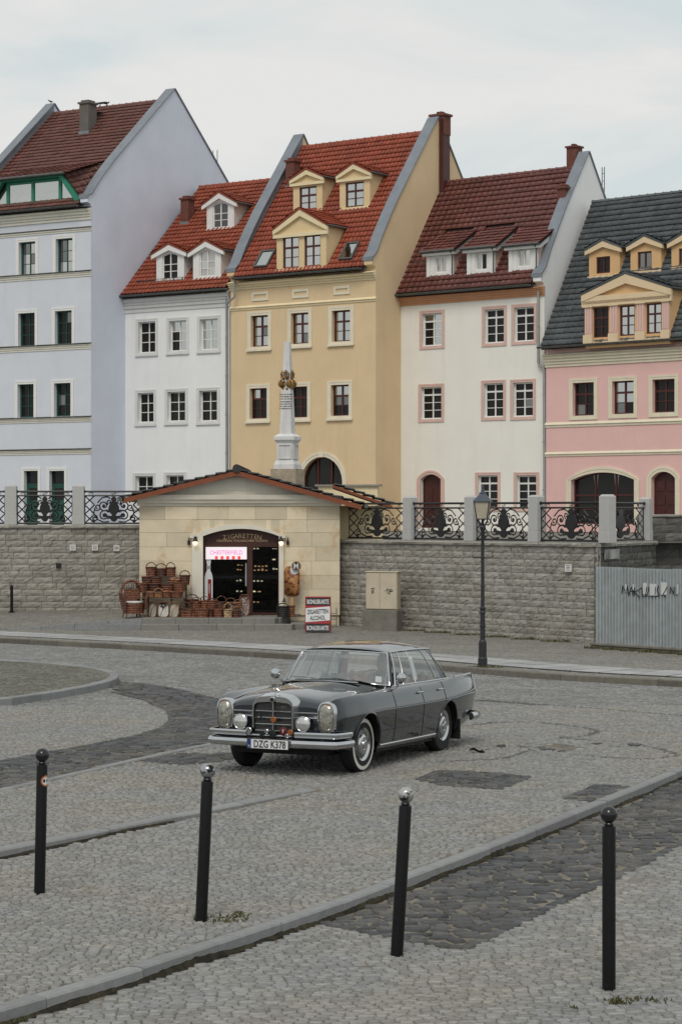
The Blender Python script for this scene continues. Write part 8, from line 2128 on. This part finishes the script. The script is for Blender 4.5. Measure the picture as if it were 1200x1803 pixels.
for s_ in (-1, 1):
    MB().lathe([(0, -.008), (.022, -.004), (.026, .004), (.0, .01)], 10, (.008, s_*.077, -.005), axis='y').build('ear', M_SKIN, hd_, smooth=True)
    MB().lathe([(0, -.004), (.009, 0), (0, .004)], 8, (-.088, s_*.03, .016), axis='x').build('eye', M_HAIR, hd_, smooth=True)
for s_, w_n in ((-1, 'wrl'), (1, 'wrr')):
    wv = Vector(J[w_n])-off; rim = Vector((1.505 if s_ < 0 else 1.50, -.34+s_*.175, 1.0))-off
    pts = [tuple(wv), tuple(wv.lerp(rim, .55)), tuple(wv.lerp(rim, .85))]; ed = [(0, 1), (1, 2)]; rd_ = [.028, (.036, .022), (.034, .02)]
    for f_i in range(4):
        o_ = Vector((.012*f_i-.02, s_*.006*f_i, -.018*f_i+.03)); b0 = len(pts)
        pts += [tuple(rim+o_*1.0), tuple(rim+o_+Vector((-.022, s_*.012, .006))), tuple(rim+o_+Vector((-.012, s_*.03, -.014)))]; ed += [(2, b0), (b0, b0+1), (b0+1, b0+2)]; rd_ += [.011, .0095, .008]
    b0 = len(pts); pts += [tuple(wv.lerp(rim, .55)+Vector((0, -s_*.03, .02))), tuple(rim+Vector((.01, -s_*.03, .02)))]; ed += [(1, b0), (b0, b0+1)]; rd_ += [.012, .010]
    skin_body('hand', pts, ed, rd_, M_SKIN, per, 1)

# the body sits slightly tail-down on its springs; wheels stay on the ground
pit_ = Matrix.Translation((0, 0, .3)) @ Matrix.Rotation(R(.8), 4, 'Y') @ Matrix.Translation((0, 0, -.3))
for o in car.children:
    if not o.name.startswith('wheel.') and o.name != 'wheel': o.matrix_local = pit_ @ o.matrix_local

# ================================================================== SMALL THINGS
pa = G(60, 1776, -.13); ps = MB().add([(-.05, -.012, .004), (.045, -.02, .012), (.05, .012, .006), (-.045, .018, .016)], [(0, 1, 2, 3)]).build('paper_scrap', M_PRINTW, loc=(pa.x, pa.y, h1(pa.x, pa.y)+.004), fix=False); tag(ps, 'white paper scrap lying against the foreground kerb', 'litter')
lf = empty('dead_leaf', (*G(838, 1325)[:2], .0)); tag(lf, 'dark curled dead leaf on the setts right of the car', 'leaf')
MB().grid(lambda u, v: ((u-.5)*.22*(1-.6*abs(v-.5)), (v-.5)*.10, .012+.03*(2*v-1)**2+.02*math.sin(u*6)), 6, 4).build('blade', mat('leaf_dark', (.02, .016, .012), .8, .2), lf, fix=False); MB().tube([(.1, 0, .03), (.16, .01, .045)], .004, 4).build('stalk', MATS['leaf_dark'], lf)
# birds on the blue house
def bird(px, py, Y, lab, rz):
    p = at(px, py, Y); b = empty('bird', p, rz); b.scale = (.62, .62, .62); tag(b, lab, 'bird', 'dark birds on the blue house roof')
    pts = [(.0, 0, .13), (.08, 0, .16), (.15, 0, .22), (.20, 0, .27), (-.10, 0, .10), (-.22, 0, .07)]; rd = [.062, .062, .04, .038, .04, .012]
    skin_body('body', pts, [(0, 1), (1, 2), (2, 3), (0, 4), (4, 5)], rd, mat('bird_black', (.012, .012, .014), .6, .1), b, 1)
    MB().tube([(.23, 0, .27), (.29, 0, .262)], [.014, .002], 5).build('beak', MATS['bird_black'], b)
    for s_ in (-1, 1): MB().tube([(.01, s_*.03, .10), (.0, s_*.03, 0)], .007, 4).build('leg', MATS['bird_black'], b)
YB = HB.M @ Vector((.19, HB.vr, 0)); zt_ = (HB.M @ Vector((.19, HB.vr, HB.wr))).z
pk = .34/math.cos(math.atan(HB.k))
q = HB.M @ Vector((.19, HB.vr, HB.wr+pk+.05)); b_px = CX+F*q.x/q.y; b_py = CY+F*(CAMH-q.z)/q.y
bird(b_px, b_py, q.y, 'dark bird perched on the left parapet top of the blue house', R(170))
q = HB.M @ Vector((3.4, HB.vr, HB.wr+.10)); bird(CX+F*q.x/q.y, CY+F*(CAMH-q.z)/q.y, q.y, 'dark bird perched on the roof ridge right of the grey chimney', R(20))
